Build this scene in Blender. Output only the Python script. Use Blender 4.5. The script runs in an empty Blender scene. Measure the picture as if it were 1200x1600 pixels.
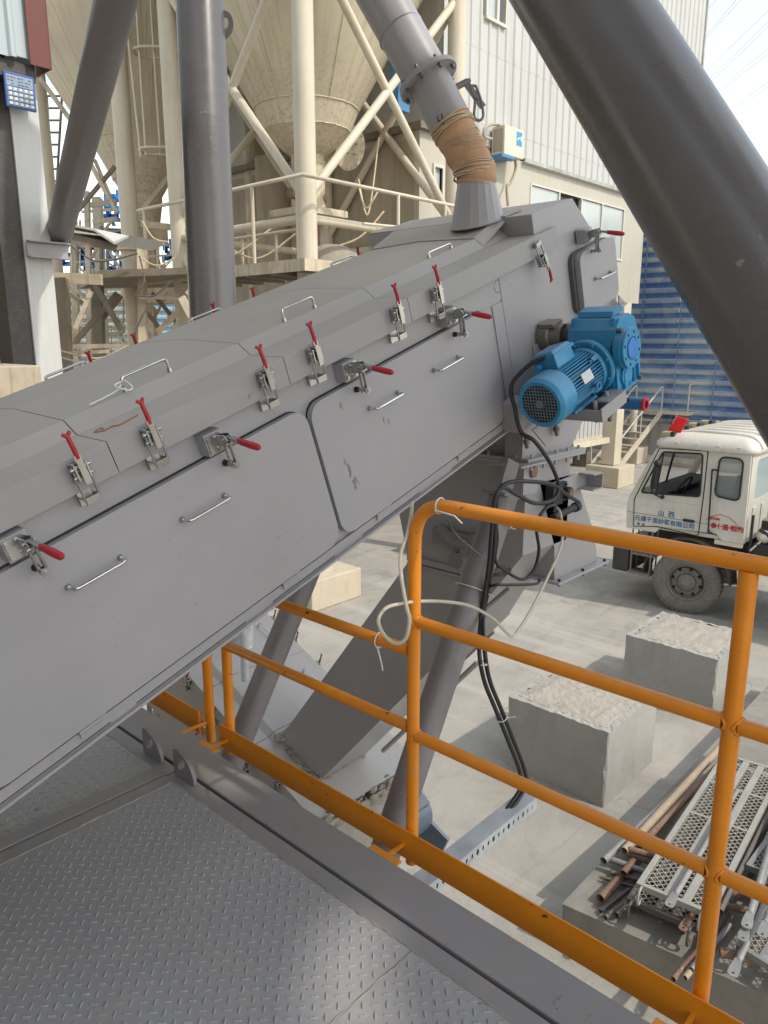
import bpy, bmesh, math, random
from mathutils import Vector, Matrix, Euler
random.seed(7)
R = math.radians
scene = bpy.context.scene
COL = scene.collection

# ------------------------------------------------------------------ survey
# world: X along the inclined conveyor (horizontal), Y along the handrail, Z up, platform top z = 0
F_, HZ, CX, CY, CAMH = 1172.0, 530.5, 600.0, 800.0, 1.58
PT = math.atan((CY - HZ) / F_)
def _hr(px, py):
    x, y, z = (px - CX) / F_, -(py - CY) / F_, 1.0
    c, s = math.cos(PT), math.sin(PT)
    return x, z * c + y * s, y * c - z * s
_vx, _vf, _ = _hr(-703.0, HZ)
_l = math.hypot(_vx, _vf)
VX, VY = _vx / _l, _vf / _l            # rail direction in (right, forward)
UX, UY = VY, -VX
def ray(px, py):
    r, f, u = _hr(px, py)
    return Vector((r * UX + f * UY, r * VX + f * VY, u))
CAM = Vector((0, 0, CAMH))
def atz(px, py, z): d = ray(px, py); return CAM + d * ((z - CAMH) / d.z)
def atx(px, py, x): d = ray(px, py); return CAM + d * (x / d.x)
def aty(px, py, y): d = ray(px, py); return CAM + d * (y / d.y)
def att(px, py, t): return CAM + ray(px, py) * t
ZG = -2.6                               # yard level

# ------------------------------------------------------------------ mesh builder
class MB:
    def __init__(s): s.v = []; s.f = []; s.sm = []; s.mi = []
    def add(s, vs, fs, smooth=False, mi=0):
        o = len(s.v); s.v += [Vector(p) for p in vs]
        for f in fs: s.f.append([i + o for i in f]); s.sm.append(smooth); s.mi.append(mi)
        return s
    def join(s, o, M=None):
        n = len(s.v); s.v += [(M @ p if M else p.copy()) for p in o.v]
        s.f += [[i + n for i in f] for f in o.f]; s.sm += o.sm; s.mi += o.mi
        return s
    def xf(s, M): s.v = [M @ p for p in s.v]; return s
    def box(s, x0, x1, y0, y1, z0, z1, M=None, mi=0):
        vs = [Vector((x, y, z)) for z in (z0, z1) for y in (y0, y1) for x in (x0, x1)]
        if M: vs = [M @ p for p in vs]
        return s.add(vs, [(0, 2, 3, 1), (4, 5, 7, 6), (0, 1, 5, 4), (2, 6, 7, 3), (0, 4, 6, 2), (1, 3, 7, 5)], False, mi)
    def hexa(s, p, mi=0):   # 8 corners: bottom loop 4, top loop 4
        return s.add(p, [(3, 2, 1, 0), (4, 5, 6, 7), (0, 1, 5, 4), (1, 2, 6, 5), (2, 3, 7, 6), (3, 0, 4, 7)], False, mi)
    def prism(s, poly, axis, a, b, mi=0, M=None):
        # poly: 2D outline in the plane of the other two axes, extruded along axis 'x','y','z' from a to b
        def P(q, h):
            u, w = q
            p = {'x': (h, u, w), 'y': (u, h, w), 'z': (u, w, h)}[axis]
            return (M @ Vector(p)) if M else Vector(p)
        n = len(poly)
        s.add([P(q, a) for q in poly], [tuple(range(n))], False, mi)
        s.add([P(q, b) for q in poly], [tuple(reversed(range(n)))], False, mi)
        vs = [P(q, a) for q in poly] + [P(q, b) for q in poly]
        return s.add(vs, [(i, i + n, (i + 1) % n + n, (i + 1) % n) for i in range(n)], False, mi)
    def cyl(s, p0, p1, r0, r1=None, seg=16, caps=True, mi=0):
        p0 = Vector(p0); p1 = Vector(p1); r1 = r0 if r1 is None else r1
        d = (p1 - p0).normalized(); a = d.orthogonal().normalized(); b = d.cross(a)
        c = [a * math.cos(2 * math.pi * i / seg) + b * math.sin(2 * math.pi * i / seg) for i in range(seg)]
        r_0 = [p0 + q * r0 for q in c]; r_1 = [p1 + q * r1 for q in c]
        s.add(r_0 + r_1, [(i, (i + 1) % seg, (i + 1) % seg + seg, i + seg) for i in range(seg)], True, mi)
        if caps:
            if r0 > 1e-5: s.add(r_0, [tuple(reversed(range(seg)))], False, mi)
            if r1 > 1e-5: s.add(r_1, [tuple(range(seg))], False, mi)
        return s
    def hollow(s, p0, p1, ro, ri, seg=20, mi=0, mi_in=None):
        p0 = Vector(p0); p1 = Vector(p1); mi_in = mi if mi_in is None else mi_in
        d = (p1 - p0).normalized(); a = d.orthogonal().normalized(); b = d.cross(a)
        c = [a * math.cos(2 * math.pi * i / seg) + b * math.sin(2 * math.pi * i / seg) for i in range(seg)]
        A = [p0 + q * ro for q in c]; B = [p1 + q * ro for q in c]; C = [p0 + q * ri for q in c]; D = [p1 + q * ri for q in c]
        j = lambda i: (i + 1) % seg
        s.add(A + B, [(i, j(i), j(i) + seg, i + seg) for i in range(seg)], True, mi)
        s.add(C + D, [(i + seg, j(i) + seg, j(i), i) for i in range(seg)], True, mi_in)
        s.add(A + C, [(i + seg, j(i) + seg, j(i), i) for i in range(seg)], False, mi)
        s.add(B + D, [(i, j(i), j(i) + seg, i + seg) for i in range(seg)], False, mi)
        return s
    def tube(s, path, r, seg=10, mi=0, caps=True):
        P = [Vector(p) for p in path]; n = len(P); rs = r if isinstance(r, (list, tuple)) else [r] * n
        T = []
        for i in range(n):
            t = (P[min(i + 1, n - 1)] - P[max(i - 1, 0)])
            T.append(t.normalized() if t.length > 1e-9 else Vector((0, 0, 1)))
        a = T[0].orthogonal().normalized(); rings = []
        for i in range(n):
            a = (a - T[i] * a.dot(T[i])); a = a.normalized() if a.length > 1e-6 else T[i].orthogonal().normalized()
            b = T[i].cross(a)
            rings.append([P[i] + (a * math.cos(2 * math.pi * k / seg) + b * math.sin(2 * math.pi * k / seg)) * rs[i] for k in range(seg)])
        vs = [p for q in rings for p in q]; fs = []
        for i in range(n - 1):
            for k in range(seg):
                k2 = (k + 1) % seg
                fs.append((i * seg + k, i * seg + k2, (i + 1) * seg + k2, (i + 1) * seg + k))
        s.add(vs, fs, True, mi)
        if caps:
            s.add(rings[0], [tuple(reversed(range(seg)))], False, mi); s.add(rings[-1], [tuple(range(seg))], False, mi)
        return s
    def lathe(s, prof, o, axis, seg=24, mi=0, smooth=True, a0=0.0, a1=2 * math.pi):
        # prof: list of (radius, height); consecutive pairs become bands with their own vertices (crisp edges)
        o = Vector(o); d = Vector(axis).normalized(); a = d.orthogonal().normalized(); b = d.cross(a)
        full = abs(a1 - a0 - 2 * math.pi) < 1e-6; m = seg if full else seg + 1
        c = [a * math.cos(a0 + (a1 - a0) * i / seg) + b * math.sin(a0 + (a1 - a0) * i / seg) for i in range(m)]
        for (r0, h0), (r1, h1) in zip(prof, prof[1:]):
            A = [o + d * h0 + q * r0 for q in c]; B = [o + d * h1 + q * r1 for q in c]
            s.add(A + B, [(i, (i + 1) % m, (i + 1) % m + m, i + m) for i in range(seg)], smooth, mi)
        return s
    def ball(s, c, r, seg=12, rings=8, mi=0, sc=(1, 1, 1)):
        c = Vector(c); vs = []; fs = []
        for i in range(rings + 1):
            t = math.pi * i / rings
            for k in range(seg):
                p = 2 * math.pi * k / seg
                vs.append(c + Vector((r * sc[0] * math.sin(t) * math.cos(p), r * sc[1] * math.sin(t) * math.sin(p), r * sc[2] * math.cos(t))))
        for i in range(rings):
            for k in range(seg):
                fs.append((i * seg + k, (i + 1) * seg + k, (i + 1) * seg + (k + 1) % seg, i * seg + (k + 1) % seg))
        return s.add(vs, fs, True, mi)
    def bar(s, p0, p1, w, h, up=(0, 0, 1), mi=0):
        # rectangular bar from p0 to p1, w across, h along 'up'
        p0 = Vector(p0); p1 = Vector(p1); d = (p1 - p0); L = d.length; d.normalize()
        u = Vector(up); x = d.cross(u)
        if x.length < 1e-4: u = Vector((1, 0, 0)); x = d.cross(u)
        x.normalize(); u = x.cross(d)
        M = Matrix((( d.x, x.x, u.x, p0.x), (d.y, x.y, u.y, p0.y), (d.z, x.z, u.z, p0.z), (0, 0, 0, 1)))
        return s.box(0, L, -w / 2, w / 2, -h / 2, h / 2, M, mi)
    def angle(s, p0, p1, w, t=.008, up=(0, 0, 1), mi=0):
        # L-section: one leg flat, one leg along up
        p0 = Vector(p0); p1 = Vector(p1); d = (p1 - p0); L = d.length; d.normalize()
        u = Vector(up); x = d.cross(u)
        if x.length < 1e-4: u = Vector((1, 0, 0)); x = d.cross(u)
        x.normalize(); u = x.cross(d)
        M = Matrix((( d.x, x.x, u.x, p0.x), (d.y, x.y, u.y, p0.y), (d.z, x.z, u.z, p0.z), (0, 0, 0, 1)))
        return s.prism([(0, 0), (w, 0), (w, t), (t, t), (t, w), (0, w)], 'x', 0, L, mi, M)
    def mesh(s, name, mats):
        me = bpy.data.meshes.new(name)
        me.from_pydata([tuple(p) for p in s.v], [], s.f)
        me.polygons.foreach_set('use_smooth', s.sm)
        me.polygons.foreach_set('material_index', s.mi)
        for m in mats: me.materials.append(m)
        bm = bmesh.new(); bm.from_mesh(me); bmesh.ops.recalc_face_normals(bm, faces=bm.faces); bm.to_mesh(me); bm.free()
        me.update()
        return me

def ring_pts(c, r, n, a='xy'):
    return [c + Vector((r * math.cos(2 * math.pi * i / n), r * math.sin(2 * math.pi * i / n), 0)) for i in range(n)]
def smooth_path(pts, n=8):
    # Catmull-Rom through the points
    P = [Vector(p) for p in pts]; out = []
    for i in range(len(P) - 1):
        p0 = P[max(i - 1, 0)]; p1 = P[i]; p2 = P[i + 1]; p3 = P[min(i + 2, len(P) - 1)]
        for k in range(n):
            t = k / n
            out.append(0.5 * ((2 * p1) + (p2 - p0) * t + (2 * p0 - 5 * p1 + 4 * p2 - p3) * t * t + (3 * p1 - p0 - 3 * p2 + p3) * t ** 3))
    out.append(P[-1]); return out
def bent(pts, rad, n=6):
    # polyline with rounded corners
    P = [Vector(p) for p in pts]; out = [P[0]]
    for i in range(1, len(P) - 1):
        a = (P[i - 1] - P[i]); b = (P[i + 1] - P[i]); r = min(rad, a.length * .49, b.length * .49)
        a = P[i] + a.normalized() * r; b = P[i] + b.normalized() * r
        for k in range(n + 1):
            t = k / n; out.append(a.lerp(P[i], t).lerp(P[i].lerp(b, t), t))
    out.append(P[-1]); return out
def roundrect(x0, x1, y0, y1, r, n=6):
    out = []
    for cx, cy, a in ((x1 - r, y0 + r, -90), (x1 - r, y1 - r, 0), (x0 + r, y1 - r, 90), (x0 + r, y0 + r, 180)):
        for k in range(n + 1):
            t = R(a + 90 * k / n); out.append((cx + r * math.cos(t), cy + r * math.sin(t)))
    return out

# ------------------------------------------------------------------ objects
FR = {}     # frame of every thing / part with an origin of its own (world matrices)
def tag(o, label=None, cat=None, group=None, kind=None):
    if label: o['label'] = label
    if cat: o['category'] = cat
    if group: o['group'] = group
    if kind: o['kind'] = kind
    return o
def thing(name, label, cat, loc, group=None, M=None):
    o = bpy.data.objects.new(name, None); COL.objects.link(o); o.empty_display_size = .2
    W = M if M is not None else Matrix.Translation(Vector(loc))
    o.matrix_basis = W; FR[o.name] = W
    return tag(o, label, cat, group)
def part(mb, name, mat, parent, label=None, bevel=0, space=None, seg=2, kind=None):
    # mb in world coordinates (or in 'space'); stored relative to the parent's frame
    W = FR[parent.name]; M = W.inverted() @ space if space is not None else W.inverted()
    mb.xf(M)
    mats = mat if isinstance(mat, (list, tuple)) else [mat]
    o = bpy.data.objects.new(name, mb.mesh(name, mats)); COL.objects.link(o); o.parent = parent
    FR[o.name] = W
    if label: o['label'] = label
    if kind: o['kind'] = kind
    if bevel: add_bevel(o, bevel, seg)
    return o
def add_bevel(o, w, seg=2):
    m = o.modifiers.new('edge', 'BEVEL'); m.width = w; m.segments = seg; m.limit_method = 'ANGLE'; m.angle_limit = R(40); m.harden_normals = False
def solo(mb, name, mat, label, cat, group=None, bevel=0, kind=None, space=None):
    if space is not None: mb.xf(space)
    lo = [min(p[i] for p in mb.v) for i in range(3)]; hi = [max(p[i] for p in mb.v) for i in range(3)]
    b = Vector(((lo[0] + hi[0]) / 2, (lo[1] + hi[1]) / 2, lo[2]))
    mb.xf(Matrix.Translation(-b))
    mats = mat if isinstance(mat, (list, tuple)) else [mat]
    o = bpy.data.objects.new(name, mb.mesh(name, mats)); COL.objects.link(o); o.location = b
    FR[o.name] = Matrix.Translation(b)
    if bevel: add_bevel(o, bevel)
    return tag(o, label, cat, group, kind)
def kids(o): return [c for c in COL.objects if c.parent == o]
def copy_tree(o, parent=None):
    c = o.copy(); COL.objects.link(c)
    if parent is not None: c.parent = parent
    for ch in kids(o): copy_tree(ch, c)
    return c

# ------------------------------------------------------------------ materials
def new_mat(name):
    m = bpy.data.materials.new(name); m.use_nodes = True
    nt = m.node_tree; b = nt.nodes['Principled BSDF']
    return m, nt, b
def N(nt, t, **k):
    n = nt.nodes.new(t)
    for a, v in k.items():
        if a.startswith('i_'): n.inputs[a[2:].replace('_', ' ')].default_value = v
        else: setattr(n, a, v)
    return n
def noise(nt, vec, scale, detail=5, rough=.6, dist=0):
    n = N(nt, 'ShaderNodeTexNoise'); n.inputs['Scale'].default_value = scale; n.inputs['Detail'].default_value = detail
    n.inputs['Roughness'].default_value = rough; n.inputs['Distortion'].default_value = dist
    nt.links.new(vec, n.inputs['Vector']); return n.outputs['Fac']
def ramp(nt, fac, a, b, va=0.0, vb=1.0):
    n = N(nt, 'ShaderNodeMapRange'); n.clamp = True
    n.inputs['From Min'].default_value = a; n.inputs['From Max'].default_value = b
    n.inputs['To Min'].default_value = va; n.inputs['To Max'].default_value = vb
    nt.links.new(fac, n.inputs['Value']); return n.outputs['Result']
def mixc(nt, fac, a, b):
    n = N(nt, 'ShaderNodeMix', data_type='RGBA')
    for sock, val in ((n.inputs[0], fac), (n.inputs[6], a), (n.inputs[7], b)):
        if isinstance(val, bpy.types.NodeSocket): nt.links.new(val, sock)
        elif isinstance(val, (int, float)): sock.default_value = val
        else: sock.default_value = (*val, 1)
    return n.outputs[2]
def mathn(nt, op, a, b=None):
    n = N(nt, 'ShaderNodeMath', operation=op)
    for sock, val in ((n.inputs[0], a), (n.inputs[1], b)):
        if val is None: continue
        if isinstance(val, bpy.types.NodeSocket): nt.links.new(val, sock)
        else: sock.default_value = val
    return n.outputs[0]
def coords(nt, scale=(1, 1, 1), world=False):
    if world:
        src = N(nt, 'ShaderNodeNewGeometry').outputs['Position']
    else:
        src = N(nt, 'ShaderNodeTexCoord').outputs['Object']
    if scale == (1, 1, 1): return src
    m = N(nt, 'ShaderNodeMapping'); m.inputs['Scale'].default_value = scale
    nt.links.new(src, m.inputs['Vector']); return m.outputs['Vector']
def scl(c, k): return tuple(min(1, x * k) for x in c)
def paint(name, col, rough=.45, var=.10, scale=2.0, dust=0.0, dustcol=(.42, .37, .30), streak=0.0, streakcol=(.22, .13, .07),
          chips=0.0, chipcol=(.09, .05, .035), metal=0.0, bump=.02, spec=.5, coat=0.0, mottled=0.0, world=False, sscale=(7, 7, .45), grime=0.0, grimecol=(.16, .13, .10), buckle=0.0, smear=0.0):
    m, nt, b = new_mat(name); vec = coords(nt, world=world)
    n1 = noise(nt, vec, scale, 6, .62); n2 = noise(nt, vec, scale * 14, 4, .7)
    c = mixc(nt, ramp(nt, n1, .3, .7), scl(col, 1 - var), scl(col, 1 + var))
    c = mixc(nt, ramp(nt, n2, .35, .75, 0, .35 * min(1, var * 4)), c, scl(col, .72))
    rr = ramp(nt, n1, .3, .7, max(.03, rough - .08), min(1, rough + .1))
    if mottled:
        n5 = noise(nt, vec, scale * 3.2, 8, .75, 1.5)
        c = mixc(nt, ramp(nt, n5, .5, .72, 0, mottled), c, dustcol)
    if grime:
        n6 = noise(nt, vec, scale * 1.3, 9, .72, .8)
        c = mixc(nt, ramp(nt, n6, .48, .7, 0, grime), c, grimecol)
    if streak:
        v2 = coords(nt, sscale, world); n3 = noise(nt, v2, 1.6, 6, .65); n4 = noise(nt, vec, scale * .6, 3, .5)
        f = mathn(nt, 'MULTIPLY', ramp(nt, n3, .50, .63), ramp(nt, n4, .35, .65, .25, 1))
        c = mixc(nt, mathn(nt, 'MULTIPLY', f, streak), c, streakcol)
    if dust:
        g = N(nt, 'ShaderNodeNewGeometry'); sp = N(nt, 'ShaderNodeSeparateXYZ'); nt.links.new(g.outputs['Normal'], sp.inputs[0])
        up = ramp(nt, sp.outputs['Z'], .25, .95)
        n7 = noise(nt, vec, scale * 2.5, 8, .7, .4)
        f = mathn(nt, 'MULTIPLY', up, ramp(nt, n7, .25, .75, dust * .45, dust))
        c = mixc(nt, f, c, dustcol)
        rr = mathn(nt, 'ADD', rr, mathn(nt, 'MULTIPLY', f, .35))
    if smear:     # wiped dust, runs and scuffs with a direction of their own
        na = noise(nt, coords(nt, (1.2, 1.2, 6.0), world), 1.3, 8, .7, .9); nc = noise(nt, vec, .9, 4, .6); nd = noise(nt, coords(nt, (9, 9, .7), world), 1.0, 6, .7, .3)
        f = mathn(nt, 'MULTIPLY', ramp(nt, na, .50, .72), ramp(nt, nc, .40, .62))
        c = mixc(nt, mathn(nt, 'MULTIPLY', f, smear), c, dustcol)
        f2 = mathn(nt, 'MULTIPLY', ramp(nt, nd, .58, .74), ramp(nt, nc, .62, .42))
        c = mixc(nt, mathn(nt, 'MULTIPLY', f2, smear * .7), c, scl(col, .68)); rr = mathn(nt, 'ADD', rr, mathn(nt, 'MULTIPLY', f, .22))
    if chips:
        n8 = noise(nt, vec, 38, 3, .6); n9 = noise(nt, vec, scale * 1.7, 3, .5)
        f = mathn(nt, 'MULTIPLY', ramp(nt, n8, .67, .70), ramp(nt, n9, .52, .6))
        c = mixc(nt, mathn(nt, 'MULTIPLY', f, chips), c, chipcol)
    nt.links.new(c, b.inputs['Base Color']); nt.links.new(rr, b.inputs['Roughness'])
    b.inputs['Metallic'].default_value = metal; b.inputs['Specular IOR Level'].default_value = spec
    if coat: b.inputs['Coat Weight'].default_value = coat; b.inputs['Coat Roughness'].default_value = .15
    if buckle:
        nb = noise(nt, vec, 1.7, 2, .4); b0 = N(nt, 'ShaderNodeBump'); b0.inputs['Strength'].default_value = 1.0; b0.inputs['Distance'].default_value = buckle
        nt.links.new(nb, b0.inputs['Height']); nt.links.new(b0.outputs['Normal'], b.inputs['Normal'])
    elif bump:
        bn = N(nt, 'ShaderNodeBump'); bn.inputs['Strength'].default_value = min(1, bump * 10); bn.inputs['Distance'].default_value = bump * .1
        nt.links.new(n2, bn.inputs['Height']); nt.links.new(bn.outputs['Normal'], b.inputs['Normal'])
    return m
def flat(name, col, rough=.5, metal=0.0, spec=.5):
    m, nt, b = new_mat(name); vec = coords(nt)
    n1 = noise(nt, vec, 9, 5, .6)
    nt.links.new(mixc(nt, ramp(nt, n1, .3, .7), scl(col, .85), scl(col, 1.12)), b.inputs['Base Color'])
    nt.links.new(ramp(nt, n1, .3, .7, max(.02, rough - .06), min(1, rough + .08)), b.inputs['Roughness'])
    b.inputs['Metallic'].default_value = metal; b.inputs['Specular IOR Level'].default_value = spec
    return m
def glass(name, col, rough=.05, alpha=None, trans=0.0):
    m, nt, b = new_mat(name)
    b.inputs['Base Color'].default_value = (*col, 1); b.inputs['Roughness'].default_value = rough
    b.inputs['Specular IOR Level'].default_value = .8
    if trans: b.inputs['Transmission Weight'].default_value = trans; b.inputs['IOR'].default_value = 1.1
    if alpha is not None: b.inputs['Alpha'].default_value = alpha
    return m

M = {}
GREY = (.305, .297, .305)
M['grey'] = paint('grey_machine_paint', GREY, .36, .06, 1.6, dust=.85, dustcol=(.47, .415, .35), chips=.4, buckle=.006, smear=.3)
M['grey_side'] = paint('grey_panel_paint', (.33, .318, .336), .33, .05, 1.3, dust=.4, chips=.22, mottled=.06, dustcol=(.40, .37, .34), buckle=.006, smear=.42)
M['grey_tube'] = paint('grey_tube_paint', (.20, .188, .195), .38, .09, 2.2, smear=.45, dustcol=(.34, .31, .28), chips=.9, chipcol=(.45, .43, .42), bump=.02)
M['tube_shaded'] = paint('shaded_grey_tube_paint', (.108, .100, .100), .27, .08, 1.6, chips=.7, chipcol=(.34, .32, .31), smear=.22, dustcol=(.16, .152, .15), bump=.02)  # grey tube paint darkened: shade from overhead put into the colour
M['grey_deck'] = paint('grey_deck_paint', (.215, .208, .222), .38, .10, 3.0, dust=.35, dustcol=(.33, .30, .265), grime=.65, grimecol=(.28, .21, .15), chips=.6, bump=.02)
M['plate'] = paint('checker_plate_paint', (.275, .281, .305), .38, .10, 2.6, mottled=.5, dust=.5, dustcol=(.38, .35, .31), grime=.555, grimecol=(.36, .32, .27), chips=.8, chipcol=(.12, .08, .05), bump=.02)
M['tread'] = paint('worn_tread_paint', (.265, .270, .292), .42, .15, 5, dust=.2, mottled=.3, dustcol=(.36, .33, .29), bump=.01)
M['dustyweld'] = paint('dusty_weld', (.30, .28, .25), .8, .25, 12, bump=.06)
M['orange'] = paint('orange_rail_paint', (.78, .255, .008), .34, .08, 3.0, chips=1.0, chipcol=(.09, .035, .02), dust=.15, dustcol=(.48, .32, .15), grime=.30, grimecol=(.42, .135, .012), smear=.3, bump=.02, coat=.15)
M['cream'] = paint('cream_silo_paint', (.72, .635, .475), .5, .10, .9, streak=.9, streakcol=(.27, .195, .115), dust=.3, dustcol=(.5, .43, .33), grime=.06, grimecol=(.40, .31, .19), world=True, sscale=(4.0, 4.0, .30), bump=.0)
M['cream_col'] = paint('cream_column_paint', (.58, .515, .40), .5, .08, 1.0, streak=.3, streakcol=(.36, .29, .19), grime=.15, grimecol=(.42, .34, .22), world=True, bump=.01)
M['cream_dirty'] = paint('cream_dirty_steel', (.56, .475, .35), .65, .18, 1.6, streak=.6, streakcol=(.24, .17, .10), dust=.8, dustcol=(.44, .38, .29), grime=.5, grimecol=(.25, .19, .13), world=True, bump=.03)
M['brown_steel'] = paint('dusty_brown_steel', (.225, .185, .135), .75, .25, 2.0, dust=.9, dustcol=(.40, .34, .26), grime=.5, grimecol=(.10, .08, .06), world=True, bump=.03)
M['white_steel'] = paint('white_painted_steel', (.58, .585, .57), .5, .07, 1.6, streak=.4, streakcol=(.38, .33, .24), chips=1.0, chipcol=(.30, .24, .16), grime=.25, grimecol=(.48, .43, .33), bump=.02)
M['clad'] = paint('white_wall_cladding', (.47, .468, .452), .5, .05, .5, streak=.5, streakcol=(.36, .345, .30), world=True, sscale=(3, 3, .15), bump=0)
M['clad_low'] = paint('cream_wall_panel', (.455, .428, .36), .55, .08, .5, streak=.42, streakcol=(.42, .34, .22), world=True, sscale=(3, 3, .18), grime=.2, grimecol=(.5, .42, .3), bump=0)
M['clad_blue'] = paint('pale_blue_cladding', (.44, .51, .535), .5, .05, 1, streak=.2, streakcol=(.45, .45, .42), world=True, bump=0)
M['browntrim'] = paint('brown_trim', (.15, .038, .026), .5, .12, 2)
M['annex'] = paint('brown_grey_wall', (.38, .32, .24), .8, .12, .7, streak=.5, streakcol=(.22, .17, .11), world=True, sscale=(2, 2, .2), bump=.02)
M['oldplank'] = paint('weathered_planks', (.40, .41, .38), .8, .22, 2.0, streak=.8, streakcol=(.16, .14, .11), world=True, sscale=(9, 9, .5))
M['concrete_wall'] = paint('concrete_wall', (.34, .32, .28), .85, .12, .9, streak=.55, streakcol=(.20, .19, .16), world=True, sscale=(2.5, 2.5, .3), grime=.4, grimecol=(.24, .23, .20), bump=.05)
M['blue_sheet'] = paint('blue_corrugated_sheet', (.085, .19, .42), .55, .18, .5, dust=.5, dustcol=(.42, .50, .58), mottled=.35, grime=.3, grimecol=(.16, .24, .38), world=True)
M['fence_blue'] = None
M['chrome'] = flat('chrome_steel', (.62, .62, .63), .18, 1.0)
M['zinc'] = flat('zinc_plated_steel', (.44, .44, .43), .26, 1.0)
M['zinc_dark'] = flat('dark_zinc_steel', (.20, .20, .195), .42, .9)
M['redgrip'] = flat('red_vinyl_grip', (.40, .014, .024), .38)
M['blackrub'] = flat('black_rubber', (.018, .018, .019), .6)
M['darkgap'] = flat('dark_gap', (.012, .011, .010), .9)
M['motor'] = paint('blue_motor_paint', (.028, .245, .47), .38, .10, 5, dust=.45, dustcol=(.24, .30, .33), chips=.5, chipcol=(.30, .30, .28), bump=.015, coat=.1)
M['motor_dark'] = paint('dark_blue_motor_paint', (.03, .17, .34), .45, .1, 5, bump=.02)  # darker blue of the eye bolt and torque pipe
M['bluecap'] = flat('bright_blue_plug', (.05, .20, .60), .4)
M['alu'] = paint('dusty_aluminium', (.22, .205, .185), .55, .15, 8, metal=.4, dust=.5)
M['grille'] = paint('dusty_blue_grille', (.13, .17, .20), .5, .2, 30, mottled=.5, dustcol=(.30, .28, .25))
M['plate_label'] = paint('metal_name_plate', (.62, .63, .62), .4, .12, 30, metal=.3)
M['red'] = flat('red_paint', (.55, .03, .045), .4)
M['flagred'] = flat('red_flag_cloth', (.75, .02, .02), .8)
M['cloth'] = paint('brown_sleeve_cloth', (.52, .31, .185), .85, .15, 6, dust=.4, bump=.06)
M['wire'] = paint('yellowed_wire', (.58, .47, .31), .5, .15, 10)
M['cable'] = flat('black_cable', (.022, .022, .024), .45)
M['cablegrey'] = flat('grey_cable', (.10, .10, .10), .5)
M['ziptie'] = flat('white_nylon', (.72, .70, .66), .4)
M['white_line'] = flat('marker_black', (.02, .02, .025), .7)
M['galv'] = paint('galvanised_steel', (.62, .65, .67), .36, .14, 7, metal=.25, grime=.5, grimecol=(.34, .38, .42), mottled=.3, dustcol=(.52, .55, .57))
M['smear'] = paint('brown_dirt_smear', (.24, .21, .185), .8, .2, 20)
M['rust'] = paint('rusty_pipe', (.20, .115, .075), .75, .25, 6, mottled=.6, dustcol=(.40, .33, .27), chips=.8, chipcol=(.5, .47, .42), bump=.05)
M['tanpipe'] = paint('dirty_tan_pipe', (.36, .27, .19), .75, .2, 6, mottled=.5, dustcol=(.45, .39, .31), chips=1, chipcol=(.62, .58, .52), bump=.05)
M['oldgrey'] = paint('old_zinc_pipe', (.25, .25, .245), .55, .18, 6, metal=.35, mottled=.5, dustcol=(.5, .47, .42), chips=.9, chipcol=(.7, .68, .64), bump=.04)
M['plank'] = paint('scaffold_board_zinc', (.31, .30, .27), .55, .12, 5, metal=.1, mottled=.4, dustcol=(.5, .45, .38), grime=.4, grimecol=(.30, .27, .22), bump=.03)
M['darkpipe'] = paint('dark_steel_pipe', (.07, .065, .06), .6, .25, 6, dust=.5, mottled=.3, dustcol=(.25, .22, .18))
M['mesh'] = paint('mesh_zinc', (.36, .335, .28), .6, .15, 6)
M['truck'] = paint('dirty_white_truck_paint', (.60, .58, .53), .36, .06, 1.4, dust=.6, dustcol=(.50, .44, .35), smear=.5, grime=.32, grimecol=(.46, .40, .31), streak=.3, streakcol=(.45, .38, .28), bump=.005, coat=.2)
M['truck_lo'] = paint('cream_truck_sill', (.64, .57, .45), .5, .08, 2, grime=.4, grimecol=(.45, .38, .27))
M['interior'] = flat('dark_truck_interior', (.03, .03, .032), .7)
M['seatcloth'] = flat('grey_seat_cloth', (.09, .085, .08), .9)
M['tyre'] = paint('dusty_tyre_rubber', (.15, .14, .122), .9, .2, 5, mottled=.8, dustcol=(.30, .275, .235), bump=.05)
M['rim'] = paint('dusty_wheel_rim', (.17, .15, .13), .7, .2, 6, mottled=.6, dustcol=(.33, .30, .25), bump=.04)
M['chassis'] = paint('dark_chassis', (.045, .042, .04), .7, .3, 4, dust=.8, dustcol=(.30, .26, .21))
M['amber'] = flat('black_yellow_lamp', (.34, .29, .16), .4)
M['tint'] = glass('cab_glass', (.50, .55, .55), .04, .22)
M['rearglass'] = glass('rear_cab_glass', (.33, .41, .41), .08)
M['winglass'] = paint('frosted_window_glass', (.42, .46, .45), .12, .10, .6, streak=.4, streakcol=(.55, .54, .50), spec=.8, world=True, bump=0)
M['windark'] = flat('dark_open_window', (.02, .02, .022), .3)
M['frame_white'] = paint('white_window_frame', (.56, .53, .46), .5, .06, 2)
M['acwhite'] = paint('old_white_ac', (.62, .57, .47), .55, .08, 2, streak=.3)
M['bluepaint'] = paint('blue_painted_steel', (.06, .20, .38), .5, .12, 3, dust=.3)
M['net'] = paint('blue_safety_net', (.03, .26, .70), .8, .25, 1.5)
M['signblue'] = flat('blue_sign_frame', (.04, .10, .36), .4)
M['signface'] = flat('grey_blue_sign_face', (.26, .34, .42), .4)
M['led'] = flat('white_lamp_lens', (.72, .76, .72), .25)
M['ink_blue'] = flat('blue_lettering', (.02, .13, .33), .6)
M['ink_red'] = flat('red_lettering', (.45, .03, .03), .6)
M['ink_grey'] = flat('grey_lettering', (.09, .11, .16), .6)
M['pink'] = flat('faded_pink_sheet', (.60, .25, .27), .7)
M['mud'] = paint('dried_cement_mud', (.47, .42, .35), .95, .15, 9, bump=.3)
M['bluegrey'] = paint('blue_grey_belt_frame', (.15, .19, .24), .35, .12, 3, dust=.3)
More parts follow.
